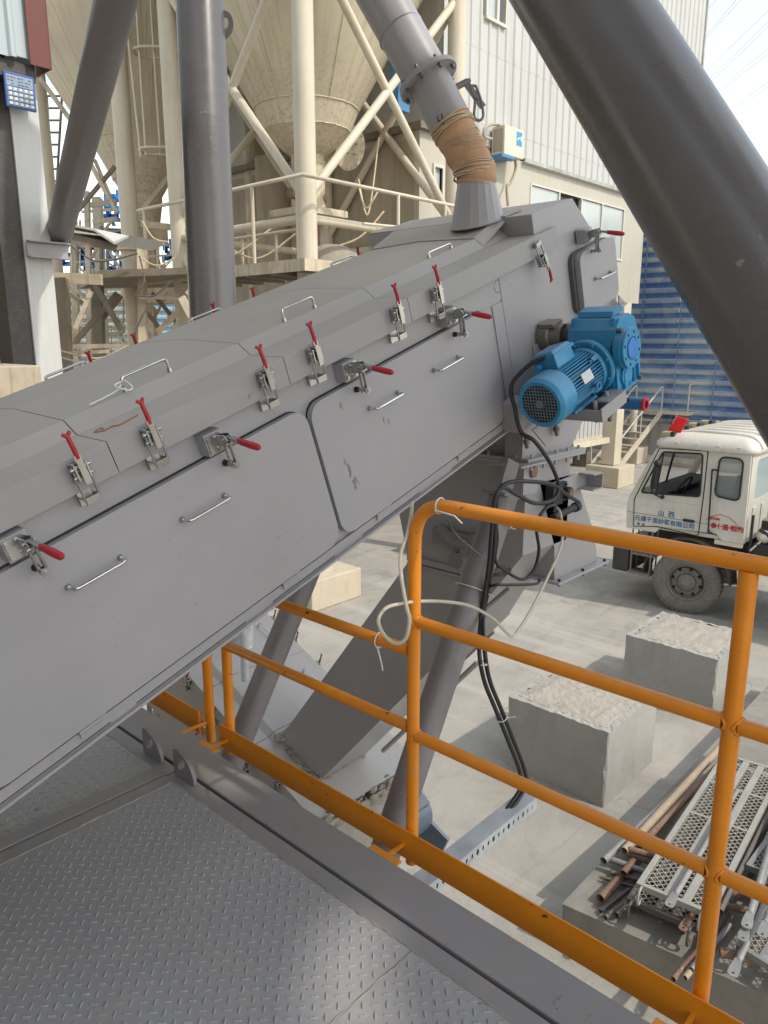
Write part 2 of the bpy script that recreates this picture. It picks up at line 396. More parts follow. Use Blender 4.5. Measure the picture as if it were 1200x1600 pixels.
M['lid_pale'] = paint('pale_grey_hood_paint', (.35, .335, .335), .42, .06, 1.6, dust=.6, dustcol=(.42, .39, .35), chips=.4, bump=.01)
M['pale_side'] = paint('pale_grey_side_paint', (.36, .345, .34), .42, .06, 1.6, dust=.4, chips=.4, bump=.01)
def make_hose():
    m, nt, b = new_mat('clear_plastic_hose')
    b.inputs['Base Color'].default_value = (.62, .56, .44, 1); b.inputs['Roughness'].default_value = .18; b.inputs['Alpha'].default_value = .72
    b.inputs['Subsurface Weight'].default_value = .15; b.inputs['Coat Weight'].default_value = .6
    return m
M['hose'] = make_hose()
def make_ground():
    m, nt, b = new_mat('dusty_concrete_yard'); vec = coords(nt, world=True)
    big = noise(nt, vec, .22, 5, .55, .6); mid = noise(nt, vec, 1.3, 8, .68, .7); fine = noise(nt, vec, 26, 5, .7); grit = noise(nt, vec, 90, 2, .5)
    c = mixc(nt, ramp(nt, big, .32, .68), (.315, .295, .26), (.405, .376, .328))
    c = mixc(nt, ramp(nt, mid, .44, .66, 0, .8), c, (.27, .255, .228))
    c = mixc(nt, ramp(nt, fine, .5, .8, 0, .35), c, (.26, .235, .20))
    st = noise(nt, coords(nt, (.5, 2.2, 1), True), 1.1, 7, .7, 1.2)
    c = mixc(nt, ramp(nt, st, .56, .74, 0, .75), c, (.20, .185, .165))
    tr = noise(nt, coords(nt, (2.6, .10, 1), True), 1.0, 5, .6, .25); c = mixc(nt, ramp(nt, tr, .54, .66, 0, .45), c, (.46, .43, .375))
    vr = N(nt, 'ShaderNodeTexVoronoi', feature='DISTANCE_TO_EDGE'); vr.inputs['Scale'].default_value = .42; wn = N(nt, 'ShaderNodeVectorMath', operation='ADD'); nzc = N(nt, 'ShaderNodeTexNoise'); nzc.inputs['Scale'].default_value = 2.5; nt.links.new(vec, nzc.inputs['Vector']); nt.links.new(vec, wn.inputs[0]); nt.links.new(nzc.outputs['Color'], wn.inputs[1]); nt.links.new(wn.outputs[0], vr.inputs['Vector'])
    ck = mathn(nt, 'MULTIPLY', ramp(nt, vr.outputs['Distance'], .006, .001), ramp(nt, big, .45, .6)); c = mixc(nt, mathn(nt, 'MULTIPLY', ck, .4), c, (.10, .09, .08))
    c = mixc(nt, ramp(nt, grit, .72, .76, 0, .6), c, (.16, .14, .12))
    nt.links.new(c, b.inputs['Base Color']); nt.links.new(ramp(nt, mid, .3, .7, .72, .95), b.inputs['Roughness'])
    bn = N(nt, 'ShaderNodeBump'); bn.inputs['Strength'].default_value = .35; bn.inputs['Distance'].default_value = .02
    nt.links.new(mathn(nt, 'ADD', fine, mid), bn.inputs['Height']); nt.links.new(bn.outputs['Normal'], b.inputs['Normal'])
    return m
M['ground'] = make_ground()
def make_concrete(name, a, bcol, dark, sc=1.0, bump=.3):
    m, nt, b = new_mat(name); vec = coords(nt)
    n1 = noise(nt, vec, 1.8 * sc, 8, .65, .5); n2 = noise(nt, vec, 18 * sc, 6, .7); n3 = noise(nt, coords(nt, (5, 5, .8)), 1.4, 6, .65)
    v = N(nt, 'ShaderNodeTexVoronoi'); v.inputs['Scale'].default_value = 26; nt.links.new(vec, v.inputs['Vector'])
    c = mixc(nt, ramp(nt, n1, .3, .7), a, bcol)
    c = mixc(nt, ramp(nt, n3, .5, .75, 0, .4), c, dark)
    c = mixc(nt, ramp(nt, n2, .5, .8, 0, .4), c, dark)
    c = mixc(nt, ramp(nt, v.outputs['Distance'], .10, .06, 0, .5), c, scl(dark, .6))
    nt.links.new(c, b.inputs['Base Color']); b.inputs['Roughness'].default_value = .88
    bn = N(nt, 'ShaderNodeBump'); bn.inputs['Strength'].default_value = bump; bn.inputs['Distance'].default_value = .012
    nt.links.new(mathn(nt, 'ADD', n1, n2), bn.inputs['Height']); nt.links.new(bn.outputs['Normal'], b.inputs['Normal'])
    return m
M['concrete'] = make_concrete('cast_concrete', (.30, .29, .265), (.37, .355, .325), (.22, .21, .19))
M['concrete_rough'] = make_concrete('broken_concrete', (.33, .30, .255), (.40, .365, .31), (.20, .175, .145), 2.5, .7)
M['concrete_dark'] = make_concrete('dusty_dark_concrete', (.20, .185, .16), (.27, .25, .215), (.13, .12, .10), 1.2)
M['footing'] = make_concrete('tan_concrete', (.47, .41, .30), (.55, .48, .37), (.33, .28, .20))
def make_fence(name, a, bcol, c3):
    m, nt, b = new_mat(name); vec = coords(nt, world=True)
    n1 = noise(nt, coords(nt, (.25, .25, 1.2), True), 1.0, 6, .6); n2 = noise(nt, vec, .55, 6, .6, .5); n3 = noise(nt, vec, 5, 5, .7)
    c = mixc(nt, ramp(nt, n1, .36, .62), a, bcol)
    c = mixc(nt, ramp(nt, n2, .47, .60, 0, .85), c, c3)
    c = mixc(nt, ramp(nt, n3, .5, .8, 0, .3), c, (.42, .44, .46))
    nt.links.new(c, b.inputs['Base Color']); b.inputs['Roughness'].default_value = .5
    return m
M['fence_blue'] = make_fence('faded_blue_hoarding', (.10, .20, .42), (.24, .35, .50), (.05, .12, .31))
M['fence_pale'] = make_fence('faded_lit_rib_hoarding', (.42, .46, .50), (.55, .56, .55), (.20, .29, .43))
def make_cone():
    # run-off streaks that follow the slope of the cone, rust and cement specks near the outlet
    m, nt, b = new_mat('streaked_cream_silo_paint'); vec = coords(nt)
    sp = N(nt, 'ShaderNodeSeparateXYZ'); nt.links.new(vec, sp.inputs[0]); x, y, z = sp.outputs
    r = mathn(nt, 'MAXIMUM', mathn(nt, 'SQRT', mathn(nt, 'ADD', mathn(nt, 'MULTIPLY', x, x), mathn(nt, 'MULTIPLY', y, y))), .05)
    cv = N(nt, 'ShaderNodeCombineXYZ'); nt.links.new(mathn(nt, 'DIVIDE', x, r), cv.inputs[0]); nt.links.new(mathn(nt, 'DIVIDE', y, r), cv.inputs[1]); nt.links.new(mathn(nt, 'MULTIPLY', z, .022), cv.inputs[2])
    s1 = noise(nt, cv.outputs[0], 14, 6, .68); s2 = noise(nt, cv.outputs[0], 46, 4, .6); lg = noise(nt, vec, .7, 4, .55); fn = noise(nt, vec, 16, 5, .75)
    c = mixc(nt, ramp(nt, lg, .3, .7), (.56, .49, .36), (.70, .62, .47))
    c = mixc(nt, mathn(nt, 'MULTIPLY', ramp(nt, s1, .50, .70), ramp(nt, lg, .35, .6, .3, .8)), c, (.40, .32, .205))
    c = mixc(nt, mathn(nt, 'MULTIPLY', ramp(nt, s2, .56, .70), ramp(nt, s1, .40, .62, .1, .65)), c, (.27, .195, .12))
    low = mathn(nt, 'MULTIPLY', ramp(nt, z, 2.1, .35), ramp(nt, fn, .50, .62)); c = mixc(nt, mathn(nt, 'MULTIPLY', low, .65), c, (.22, .16, .10))
    c = mixc(nt, ramp(nt, z, .75, .35, 0, .35), c, (.33, .26, .17))
    nt.links.new(c, b.inputs['Base Color']); b.inputs['Roughness'].default_value = .55
    return m
M['cone'] = make_cone()
def text_mb(body, size, depth=.002, align='CENTER', bold=0.0):
    cu = bpy.data.curves.new('lettering', 'FONT'); cu.body = body; cu.size = size; cu.extrude = depth; cu.align_x = align; cu.align_y = 'CENTER'; cu.offset = bold
    cu.resolution_u = 3
    o = bpy.data.objects.new('lettering', cu); COL.objects.link(o)
    dg = bpy.context.evaluated_depsgraph_get(); me = bpy.data.meshes.new_from_object(o.evaluated_get(dg))
    mb = MB(); mb.add([v.co.copy() for v in me.vertices], [list(p.vertices) for p in me.polygons])
    bpy.data.objects.remove(o); bpy.data.curves.remove(cu); bpy.data.meshes.remove(me)
    return mb
def basis(o, x, y, z=None):
    x = Vector(x).normalized(); y = Vector(y).normalized(); z = x.cross(y) if z is None else Vector(z); o = Vector(o)
    return Matrix(((x.x, y.x, z.x, o.x), (x.y, y.y, z.y, o.y), (x.z, y.z, z.z, o.z), (0, 0, 0, 1)))
# ================================================================== STEEL PLATFORM
deck = thing('steel_platform', 'grey steel platform floor of raised diamond tread plates with a painted edge beam', 'platform', (.4, 1.6, -.25))
def tread_plate(u0, u1, v0, v1, mu0=None, mv0=None, mv1=None):
    mb = MB(); mb.box(u0, u1, v0, v1, -.006, 0)
    p = .0298; a = Vector((.7071, -.7071, 0)); b = Vector((.7071, .7071, 0))
    L, Wd, Hh = .0130, .0043, .0033
    n = 110
    lo = max(u0, mu0 if mu0 is not None else u0)
    vlo = max(v0, mv0 if mv0 is not None else v0); vhi = min(v1, mv1 if mv1 is not None else v1)
    for i in range(-n, n):
        for j in range(-n, n):
            c = Vector((.4, 1.4, 0)) + a * (i * p) + b * (j * p)
            if not (lo + .012 < c.x < u1 - .012 and vlo + .012 < c.y < vhi - .012): continue
            d, e = (a, b) if (i + j) % 2 else (b, a)
            k = random.uniform(.92, 1.05)
            vs = [c - d * L * k, c - d * L * .45 - e * Wd, c + d * L * .45 - e * Wd, c + d * L * k, c + d * L * .45 + e * Wd, c - d * L * .45 + e * Wd,
                  c - d * L * .62 + Vector((0, 0, Hh)), c + d * L * .62 + Vector((0, 0, Hh))]
            vs = [q + Vector((0, 0, .00015)) if k_ < 6 else q for k_, q in enumerate(vs)]
            mb.add(vs, [(0, 1, 6), (1, 2, 7, 6), (2, 3, 7), (3, 4, 7), (4, 5, 6, 7), (5, 0, 6)], False, 1)
    return mb
part(tread_plate(-.9, 1.283, 1.087, 2.233, mu0=-.25), 'tread_plate', [M['plate'], M['tread']], deck)
part(tread_plate(-.9, 1.283, -.9, 1.081, mu0=.2, mv0=.1), 'tread_plate', [M['plate'], M['tread']], deck)
part(tread_plate(-.9, 1.283, 2.362, 4.6, mu0=-.2, mv1=3.9), 'tread_plate', [M['plate'], M['tread']], deck)
mb = MB()
mb.box(1.285, 1.3445, -.9, 2.292, -.10, -.003); mb.box(1.285, 1.3445, 2.2985, 4.6, -.10, -.003)
mb.box(-.9, 1.2845, 2.235, 2.292, -.10, .003); mb.box(-.9, 1.2845, 2.2985, 2.36, -.10, .007)
mb.box(-.9, 1.28, -.85, -.75, -.10, -.007); mb.box(-.9, -.8, -.7, 4.6, -.10, -.007); mb.box(.2, .28, -.7, 2.22, -.10, -.007); mb.box(.75, .83, 2.4, 4.6, -.10, -.007)
part(mb, 'floor_frame', M['grey_deck'], deck, bevel=.002)
mb = MB(); mb.prism([(1.356, -.20), (1.504, -.20), (1.504, -.192), (1.364, -.192), (1.364, -.01), (1.504, -.01), (1.504, 0), (1.356, 0)], 'y', -.9, 4.6)
part(mb, 'edge_beam', M['grey_deck'], deck, bevel=.003)
def weld(p0, p1, r, n):
    pts = []
    for i in range(n + 1):
        p = Vector(p0).lerp(Vector(p1), i / n); pts.append(p + Vector((random.uniform(-1, 1), random.uniform(-1, 1), 0)) * r * .7)
    mb = MB(); mb.tube(pts, [r * random.uniform(.45, 1.3) for _ in pts], 6); return mb
mb = MB()
for a_, b_, n_ in (((1.285, -.8, -.001), (1.285, 2.225, -.001), 200), ((-.6, 2.234, -.001), (1.28, 2.234, .001), 120), ((-.6, 2.361, .001), (1.28, 2.361, .001), 120), ((1.285, 2.37, -.001), (1.285, 4.2, -.001), 100), ((.1, 1.084, -.002), (1.28, 1.084, -.002), 70)):
    mb.join(weld(a_, b_, .0042, n_))
part(mb, 'weld_bead', M['dustyweld'], deck)
def lug(v):
    prof = [(v, 0), (v, .098), (v - .012, .104)] + [(v - .012 - .118 * math.sin(R(a)), .005 + .099 * math.cos(R(a))) for a in range(10, 91, 10)] + [(v - .13, 0)]
    hole = [(v - .052 + .030 * math.cos(R(a)) * .75 - .012 * math.sin(R(a)) * .6, .052 + .026 * math.sin(R(a)) - .012 * math.cos(R(a)) * .6) for a in range(0, 360, 20)]
    mb = MB(); n = len(prof); m = len(hole)
    # outline and hole joined by bridging nearest points, both faces
    bm = bmesh.new()
    vo = [bm.verts.new((0, y, z)) for y, z in prof]; vh = [bm.verts.new((0, y, z)) for y, z in hole]
    eo = [bm.edges.new((vo[i], vo[(i + 1) % n])) for i in range(n)]; eh = [bm.edges.new((vh[i], vh[(i + 1) % m])) for i in range(m)]
    bmesh.ops.triangle_fill(bm, use_beauty=True, use_dissolve=False, edges=eo + eh)
    bm.verts.index_update(); tri = [[v_.index for v_ in f.verts] for f in bm.faces]; bm.free()
    P = [(0, y, z) for y, z in prof + hole]
    u0, u1 = 1.318, 1.332
    mb.add([(u0, y, z) for _, y, z in P], tri); mb.add([(u1, y, z) for _, y, z in P], tri)
    mb.add([(u0, y, z) for y, z in prof] + [(u1, y, z) for y, z in prof], [(i, (i + 1) % n, (i + 1) % n + n, i + n) for i in range(n)])
    mb.add([(u0, y, z) for y, z in hole] + [(u1, y, z) for y, z in hole], [(i, (i + 1) % m, (i + 1) % m + m, i + m) for i in range(m)])
    return mb
part(lug(2.505), 'lifting_lug', M['grey_tube'], deck); part(lug(2.285), 'lifting_lug', M['grey_tube'], deck)
mb = MB()
for x, y in ((1.3, -.6), (1.3, 1.9), (1.3, 4.3), (-.8, -.6), (-.8, 1.9), (-.8, 4.3)): mb.box(x - .06, x + .06, y - .06, y + .06, ZG, -.2)
mb.box(-.86, 1.36, -.6, -.5, -.2, -.101); mb.box(-.86, 1.35, 1.85, 1.95, -.2, -.101); mb.box(-.86, 1.35, 4.25, 4.35, -.2, -.101)
part(mb, 'support_post', M['grey_deck'], deck)

# ================================================================== ORANGE HANDRAILS
RU = 1.655; RR = .0205
rail = thing('safety_handrail', 'long orange pipe handrail with three rails, posts and a toe board along the platform edge', 'handrail', (RU, .6, -.11))
def post(v, z0, z1, r=RR):
    mb = MB(); mb.cyl((RU, v, z0), (RU, v, z1), r, seg=20); return mb
TOPZ = 1.115
top = bent([(RU, 1.402, .60), (RU, 1.402, TOPZ), (RU, -1.4, TOPZ)], .13, 12)
mb = MB(); mb.tube(top, RR, 18); part(mb, 'top_rail', M['orange'], rail)
part(post(1.402, -.11, .60), 'post', M['orange'], rail)
part(post(.467, -.11, TOPZ - RR * .8), 'post', M['orange'], rail)
part(post(-.47, -.11, TOPZ - RR * .8), 'post', M['orange'], rail)
for z in (.74, .357):
    mb = MB()
    for a_, b_ in ((1.402, .467), (.467, -.47), (-.47, -1.4)): mb.cyl((RU, a_ - RR * .9, z), (RU, b_ + RR * .9, z), RR * .93, seg=18)
    for v in (1.402, .467, -.47):
        for sgn in (1, -1):
            if v > 1.4 and sgn > 0: continue
            wp_ = []
            for k in range(25):
                t = 2 * math.pi * k / 24
                wp_.append((RU + RR * .93 * math.sin(t), v + sgn * (RR * math.sqrt(max(.02, 1 - .86 * math.sin(t) ** 2)) + .001 + random.uniform(-.001, .001)), z + RR * .93 * math.cos(t)))
            mb.tube(wp_, [.0038 * random.uniform(.7, 1.25) for _ in wp_], 6)
    part(mb, 'middle_rail' if z > .5 else 'lower_rail', M['orange'], rail)
mb = MB(); mb.cyl((RU, 1.402 + RR * .9, .636), (RU, 2.16, .636), RR * .93, seg=18); part(mb, 'middle_rail', M['orange'], rail)
mb = MB(); mb.cyl((RU, 1.402 + RR * .9, .377), (RU, 2.40, .372), RR * .93, seg=18); part(mb, 'lower_rail', M['orange'], rail)
mb = MB(); mb.hollow((RU, 2.40, -.11), (RU, 2.40, .398), RR, RR - .003); mb.cyl((RU, 2.40, .30), (RU, 2.40, .31), RR - .003, mi=1)
part(mb, 'cut_post', [M['orange'], M['darkgap']], rail, 'short post cut off with an open rusty top')
mb = MB(); mb.box(1.611, 1.6165, -1.5, 2.418, -.068, .036); part(mb, 'toe_board', M['orange'], rail, bevel=.0015)
for v in (2.36, 1.402, .467, -.47):
    mb = MB(); mb.box(1.5045, 1.535, v - .06, v + .06, -.014, -.006); mb.box(1.5045, RU, v - .005, v + .005, -.026, -.0135)
    part(mb, 'foot_bracket', M['orange'], rail, bevel=.001)

stub = thing('handrail_stub', 'cut orange handrail post with a bent toe board leading away under the grey conveyor', 'handrail', (RU, 2.56, -.11))
mb = MB(); mb.hollow((RU, 2.545, -.11), (RU, 2.545, .325), RR, RR - .003); part(mb, 'cut_post', M['orange'], stub)
mb = MB(); n = 14; pts = [(1.612 + .022 * math.sin(i / n * 7.0) * (i / n), 2.565 + i / n * 1.5, 0) for i in range(n + 1)]
for (x0, y0, _), (x1, y1, _) in zip(pts, pts[1:]):
    mb.hexa([(x0, y0, -.068), (x0 + .006, y0, -.068), (x1 + .006, y1, -.068), (x1, y1, -.068), (x0, y0, .036), (x0 + .006, y0, .036), (x1 + .006, y1, .036), (x1, y1, .036)])
part(mb, 'toe_board', M['orange'], stub)
mb = MB(); mb.box(1.5045, RU, 2.54, 2.55, -.022, -.012); mb.join(weld((1.63, 2.566, -.09), (1.63, 2.566, .03), .006, 14)); part(mb, 'foot_bracket', M['orange'], stub)

# ================================================================== INCLINED CONVEYOR
TH = R(18.884); AX = Vector((math.cos(TH), 0, math.sin(TH))); NX = Vector((-math.sin(TH), 0, math.cos(TH)))
SVN = Matrix(((AX.x, 0, NX.x, 0), (AX.y, 1, NX.y, 0), (AX.z, 0, NX.z, 0), (0, 0, 0, 1)))   # (s, v, n) -> world
def sv(s, v, n): return SVN @ Vector((s, v, n))
conv = thing('inclined_conveyor', 'large enclosed grey conveyor climbing to the right with hatch doors and red toggle latches', 'conveyor', None, M=SVN @ Matrix.Translation((1.0, 2.2, .297)))
VN, VF = 1.75, 2.65
S0 = -.55
mb = MB(); mb.box(S0, 3.0, VN, VF, .305, .93); part(mb, 'housing', M['grey_side'], conv, space=SVN)
mb = MB()
mb.box(S0, 2.93, 1.7375, 1.7495, .292, .334); mb.box(S0, 2.93, 1.722, 1.737, .292, .300); mb.box(S0, 2.93, 2.651, 2.678, .292, .334)
part(mb, 'bottom_flange', M['grey_side'], conv, space=SVN, bevel=.0015)
mb = MB()
for a_, b_ in ((.5, .98), (1.06, 1.45), (1.56, 1.84), (1.98, 2.3), (2.5, 2.86)): part(MB().box(a_, b_, 1.7362, 1.7374, .3035, .3055), 'flange_seam', M['darkgap'], conv, space=SVN)
# hood lids
def hood_prof(o=0.0):
    return [(1.718 + o, .902), (1.718 + o, .985 - o), (1.868, .989 - o), (1.911, 1.026 - o), (2.2, 1.038 - o), (2.489, 1.026 - o), (2.532, .989 - o), (2.682 - o, .985 - o), (2.682 - o, .902)]
def hood(s0, s1, name='hood_lid', closed_end=False):
    a = hood_prof(); b = hood_prof(.004); n = len(a); mb = MB()
    for i in range(n - 1):
        for pr in (a, b):
            q = pr[i], pr[i + 1]
            mb.add([(s0, *q[0]), (s1, *q[0]), (s1, *q[1]), (s0, *q[1])], [(0, 1, 2, 3)])
    for s in (s0, s1):
        for i in range(n - 1): mb.add([(s, *a[i]), (s, *a[i + 1]), (s, *b[i + 1]), (s, *b[i])], [(0, 1, 2, 3)])
    for i in (0, n - 1): mb.add([(s0, *a[i]), (s1, *a[i]), (s1, *b[i]), (s0, *b[i])], [(0, 1, 2, 3)])
    bm_mesh = mb
    return part(bm_mesh, name, M['grey'], conv, space=SVN)
seams = [S0, .672, 1.258, 1.848, 2.426]
lids = []
for a_, b_ in zip(seams, seams[1:]): lids.append(hood(a_ + .0014, b_ - .0014))
lids.append(hood(2.4274, 3.285))
mb = MB(); mb.box(3.2855, 3.42, 1.718, 1.7225, .902, .985); mb.box(3.2855, 3.42, 1.7226, 1.81, .981, .985); part(mb, 'skirt_end', M['grey'], lids[-1], space=SVN)
def lift_lip(s):      # raised joggle strip over the seam on the far half (thin dark line in the photo)
    return None
# handles: U-shaped chrome rod on two collars
def pull_handle(parent, p0, p1, out, h=.036, r=.0045, space=SVN):
    p0 = Vector(p0); p1 = Vector(p1); o = Vector(out).normalized()
    mb = MB(); mb.tube(bent([p0, p0 + o * h, p1 + o * h, p1], .014, 5), r, 10)
    for p in (p0, p1): mb.cyl(p + o * .001, p + o * .012, .0085, .007, 12, mi=1)
    return part(mb, 'pull_handle', [M['chrome'], M['zinc']], parent, space=space)
for s in ((1.455, 1.605), (2.057, 2.197), (2.825, 2.97)):
    k = 2 if s[0] < 1.8 else 3 if s[0] < 2.4 else 4
    pull_handle(lids[k], (s[0], 1.925, 1.0255), (s[1], 1.925, 1.0255), (0, 0, 1), .040 if k < 4 else .02)
    pull_handle(lids[k], (s[0] + .04, 2.500, 1.014), (s[1] + .04, 2.500, 1.014), (0, .70, .70), .024)
pull_handle(lids[1], (.86, 1.925, 1.0255), (1.0, 1.925, 1.0255), (0, 0, 1), .040); pull_handle(lids[1], (.90, 2.508, 1.010), (1.04, 2.508, 1.010), (0, .8, .6), .038)
# doors
def door(s0, s1, n0, n1, v0=1.7225, v1=1.7495, r=.055, name='hatch_door', mat='grey_side'):
    mb = MB(); mb.prism(roundrect(s0, s1, n0, n1, r), 'y', v0, v1 - .006, M=Matrix(((1, 0, 0, 0), (0, 1, 0, 0), (0, 0, 1, 0), (0, 0, 0, 1))))
    d = part(mb, name, M[mat], conv, space=SVN, bevel=.0025)
    mb = MB(); mb.prism(roundrect(s0 + .001, s1 - .001, n0 + .001, n1 + .004, r), 'y', v1 - .0055, v1 + .0005)
    part(mb, 'rubber_gasket', M['blackrub'], d, space=SVN)
    return d
d1 = door(.66, 1.876, .348, .817); d2 = door(1.890, 2.872, .348, .812); d0 = door(-.5, .61, .348, .817)
for d, hs in ((d1, (1.03, 1.37)), (d2, (2.137, 2.488)), (d0, (-.1, .2))):
    for s in hs: pull_handle(d, (s, 1.7225, .705), (s + .145, 1.7225, .702), (0, -1, 0))
def hinge(d, s):
    mb = MB(); mb.box(s, s + .05, 1.7345, 1.7395, .335, .352); mb.cyl((s - .03, 1.733, .336), (s + .03, 1.733, .336), .006, seg=10); mb.box(s - .03, s + .02, 1.7315, 1.7365, .318, .334)
    part(mb, 'hinge', M['grey_side'], d, space=SVN)
for d, ss in ((d1, (.93, 1.64)), (d2, (2.09, 2.57))):
    for s in ss: hinge(d, s)
# stiffening plate between door two and the head
mb = MB(); mb.box(2.93, 3.085, 1.7455, 1.7495, .33, .80); mb.box(2.62, 3.09, 1.7462, 1.7495, .806, .898); part(mb, 'joint_plate', M['grey_side'], conv, space=SVN, bevel=.001)
# head box
HP = [(3.00, .297), (3.00, .972), (3.288, .972), (3.288, 1.066), (3.62, 1.058), (3.79, .862), (3.885, .56), (3.95, .40), (3.95, .297)]
mb = MB(); mb.prism(HP, 'y', 1.744, 2.656); head = part(mb, 'head_box', M['grey_side'], conv, space=SVN, bevel=.004)
mb = MB(); mb.box(3.2905, 3.42, 1.872, 2.656, 1.0665, 1.0712)
pa = [(1.872, .995), (1.913, 1.0305), (2.2, 1.0425), (2.489, 1.0305), (2.53, .995)]; pb = [(1.872, 1.052), (1.905, 1.0695), (2.2, 1.0705), (2.489, 1.0695), (2.53, 1.052)]
for i in range(4):
    lo = [(3.11, *pa[i]), (3.11, *pa[i + 1]), (3.2895, *pb[i + 1]), (3.2895, *pb[i])]
    mb.hexa([(x, y, z - .004) for x, y, z in lo] + lo)
part(mb, 'head_cover', M['grey'], conv, space=SVN, bevel=.001)
mb = MB(); mb.angle((3.16, 1.742, .505), (3.93, 1.742, .505), .055, .006, (0, 0, 1)); mb.box(3.16, 3.95, 1.690, 1.7425, .497, .5035); mb.prism([(3.885, .505), (3.945, .505), (3.885, .56)], 'y', 1.70, 1.706)
for s in (3.36, 3.50, 3.74): mb.cyl((s, 1.715, .49), (s, 1.715, .535), .008, seg=6); mb.cyl((s, 1.715, .504), (s, 1.715, .514), .014, seg=6)
part(mb, 'side_angle', M['grey_side'], conv, space=SVN, bevel=.001)
mb = MB(); mb.prism(roundrect(3.545, 3.882, .562, .838, .045), 'y', 1.695, 1.722); dh = part(mb, 'inspection_door', M['grey_side'], conv, space=SVN, bevel=.004)
mb = MB(); mb.prism(roundrect(3.525, 3.875, .572, .842, .045), 'y', 1.7235, 1.7435); part(mb, 'rubber_gasket', M['cablegrey'], dh, space=SVN)
pull_handle(dh, (3.66, 1.695, .70), (3.80, 1.695, .69), (0, -1, 0))
# --- toggle latch (hood to housing): made once, then copied.  local x = s, y = v, z = n, origin on the skirt
def make_latch():
    o = Vector((1.165, 1.7175, .935))
    Mo = SVN @ Matrix.Translation(o)
    mb = MB()
    mb.box(-.020, .020, -.006, 0, -.005, .042)                       # base plate
    mb.box(-.017, -.013, -.030, -.006, .000, .040); mb.box(.013, .017, -.030, -.006, .000, .040)
    mb.cyl((-.026, -.022, .030), (.026, -.022, .030), .0055, seg=10); mb.cyl((-.024, -.020, .008), (.024, -.020, .008), .005, seg=10)
    mb.box(-.008, .008, -.036, -.030, -.012, .050); mb.box(-.009, .009, -.034, -.028, .045, .062)
    for x in (-.019, .019): mb.cyl((x, -.021, .030), (x, -.016, -.055), .0032, seg=8)
    mb.cyl((-.019, -.016, -.055), (.019, -.016, -.055), .0032, seg=8)
    mb.box(-.018, .018, .020, .032, -.075, -.035); mb.box(-.018, .018, -.012, .020, -.052, -.047); mb.box(-.018, .018, -.022, -.012, -.064, -.046)
    for x in (-.011, .011): mb.ball((x, -.008, .036), .0055, 8, 5)
    lo = part(mb, 'toggle_latch', M['zinc'], conv, space=Mo)
    # own origin
    L = FR[conv.name].inverted() @ Mo; lo.data.transform(L.inverted()); lo.matrix_basis = L; FR[lo.name] = Mo
    mb = MB(); mb.tube([(0, -.031, .052), (0, -.032, .075), (0, -.028, .108)], [.0054, .0060, .0056], 10)
    mb.tube([(-.010, -.026, .117), (-.0045, -.028, .112), (0, -.028, .105), (.0045, -.028, .112), (.010, -.026, .117)], [.004, .005, .0055, .005, .004], 8)
    g = part(mb, 'handle_grip', M['redgrip'], lo, space=Mo)
    return lo
latch = make_latch()
def place_latch(s, far=False, flip=False):
    c = latch.copy(); COL.objects.link(c)
    for ch in kids(latch):
        d = ch.copy(); COL.objects.link(d); d.parent = c
    b = Matrix.Translation((s - 1.0, (2.682 if far else 1.7175) - 2.2, (.907 if far else .935) - .297))
    if far: b = b @ Matrix.Rotation(math.pi, 4, 'Z')
    if flip: b = Matrix.Translation((s - 1.0, 1.7175 - 2.2, .905 - .297)) @ Matrix.Rotation(math.pi + R(-18), 4, 'Y')
    c.matrix_basis = b
    return c
for s in (1.366, 1.756, 1.954, 2.344, 2.563, .76, .58): place_latch(s)
place_latch(3.255, flip=True)
for s in (.58, .76, 1.165, 1.366, 1.756, 1.954, 2.344, 2.563, 3.25): place_latch(s, True)
# --- toggle clamp pressing a door: origin on the panel above the door edge
def make_clamp():
    o = Vector((.966, 1.749, .862)); Mo = SVN @ Matrix.Translation(o)
    mb = MB(); mb.box(-.030, .030, -.045, 0, -.030, .030, mi=1); mb.box(-.026, .026, -.049, -.045, -.026, .026)
    for x in (-.012, .014):
        for z in (-.016, .014): mb.cyl((x - .01, -.049, z), (x - .01, -.054, z), .006, seg=8)
    for x in (-.002, .016): mb.prism([(-.05, -.014), (-.085, -.006), (-.098, .008), (-.085, .022), (-.05, .018)], 'x', x + .006, x + .009)
    mb.cyl((.000, -.075, .008), (.030, -.075, .008), .006, seg=10); mb.cyl((.000, -.088, -.004), (.030, -.088, -.004), .005, seg=10)
    mb.bar((.015, -.085, .012), (.022, -.122, .002), .014, .009)
    for x in (.006, .022): mb.bar((x, -.076, -.002), (x + .006, -.066, -.075), .005, .010, up=(0, 1, 0))
    mb.cyl((.018, -.030, -.072), (.018, -.088, -.072), .0052, seg=8); mb.cyl((.018, -.074, -.072), (.018, -.084, -.072), .011, seg=6); mb.cyl((.018, -.056, -.072), (.018, -.062, -.072), .010, seg=6)
    mb.cyl((.018, -.0215, -.072), (.018, -.040, -.072), .0105, .008, 12, mi=2)
    c = part(mb, 'toggle_clamp', [M['zinc'], M['grey_side'], M['blackrub']], conv, space=Mo)
    L = FR[conv.name].inverted() @ Mo; c.data.transform(L.inverted()); c.matrix_basis = L; FR[c.name] = Mo
    mb = MB(); mb.tube([(.021, -.116, .003), (.023, -.126, 0), (.028, -.165, -.009), (.031, -.186, -.014), (.032, -.193, -.0155)], [.0062, .0085, .0102, .0092, .004], 12)
    part(mb, 'handle_grip', M['redgrip'], c, space=Mo)
    return c
clamp = make_clamp()
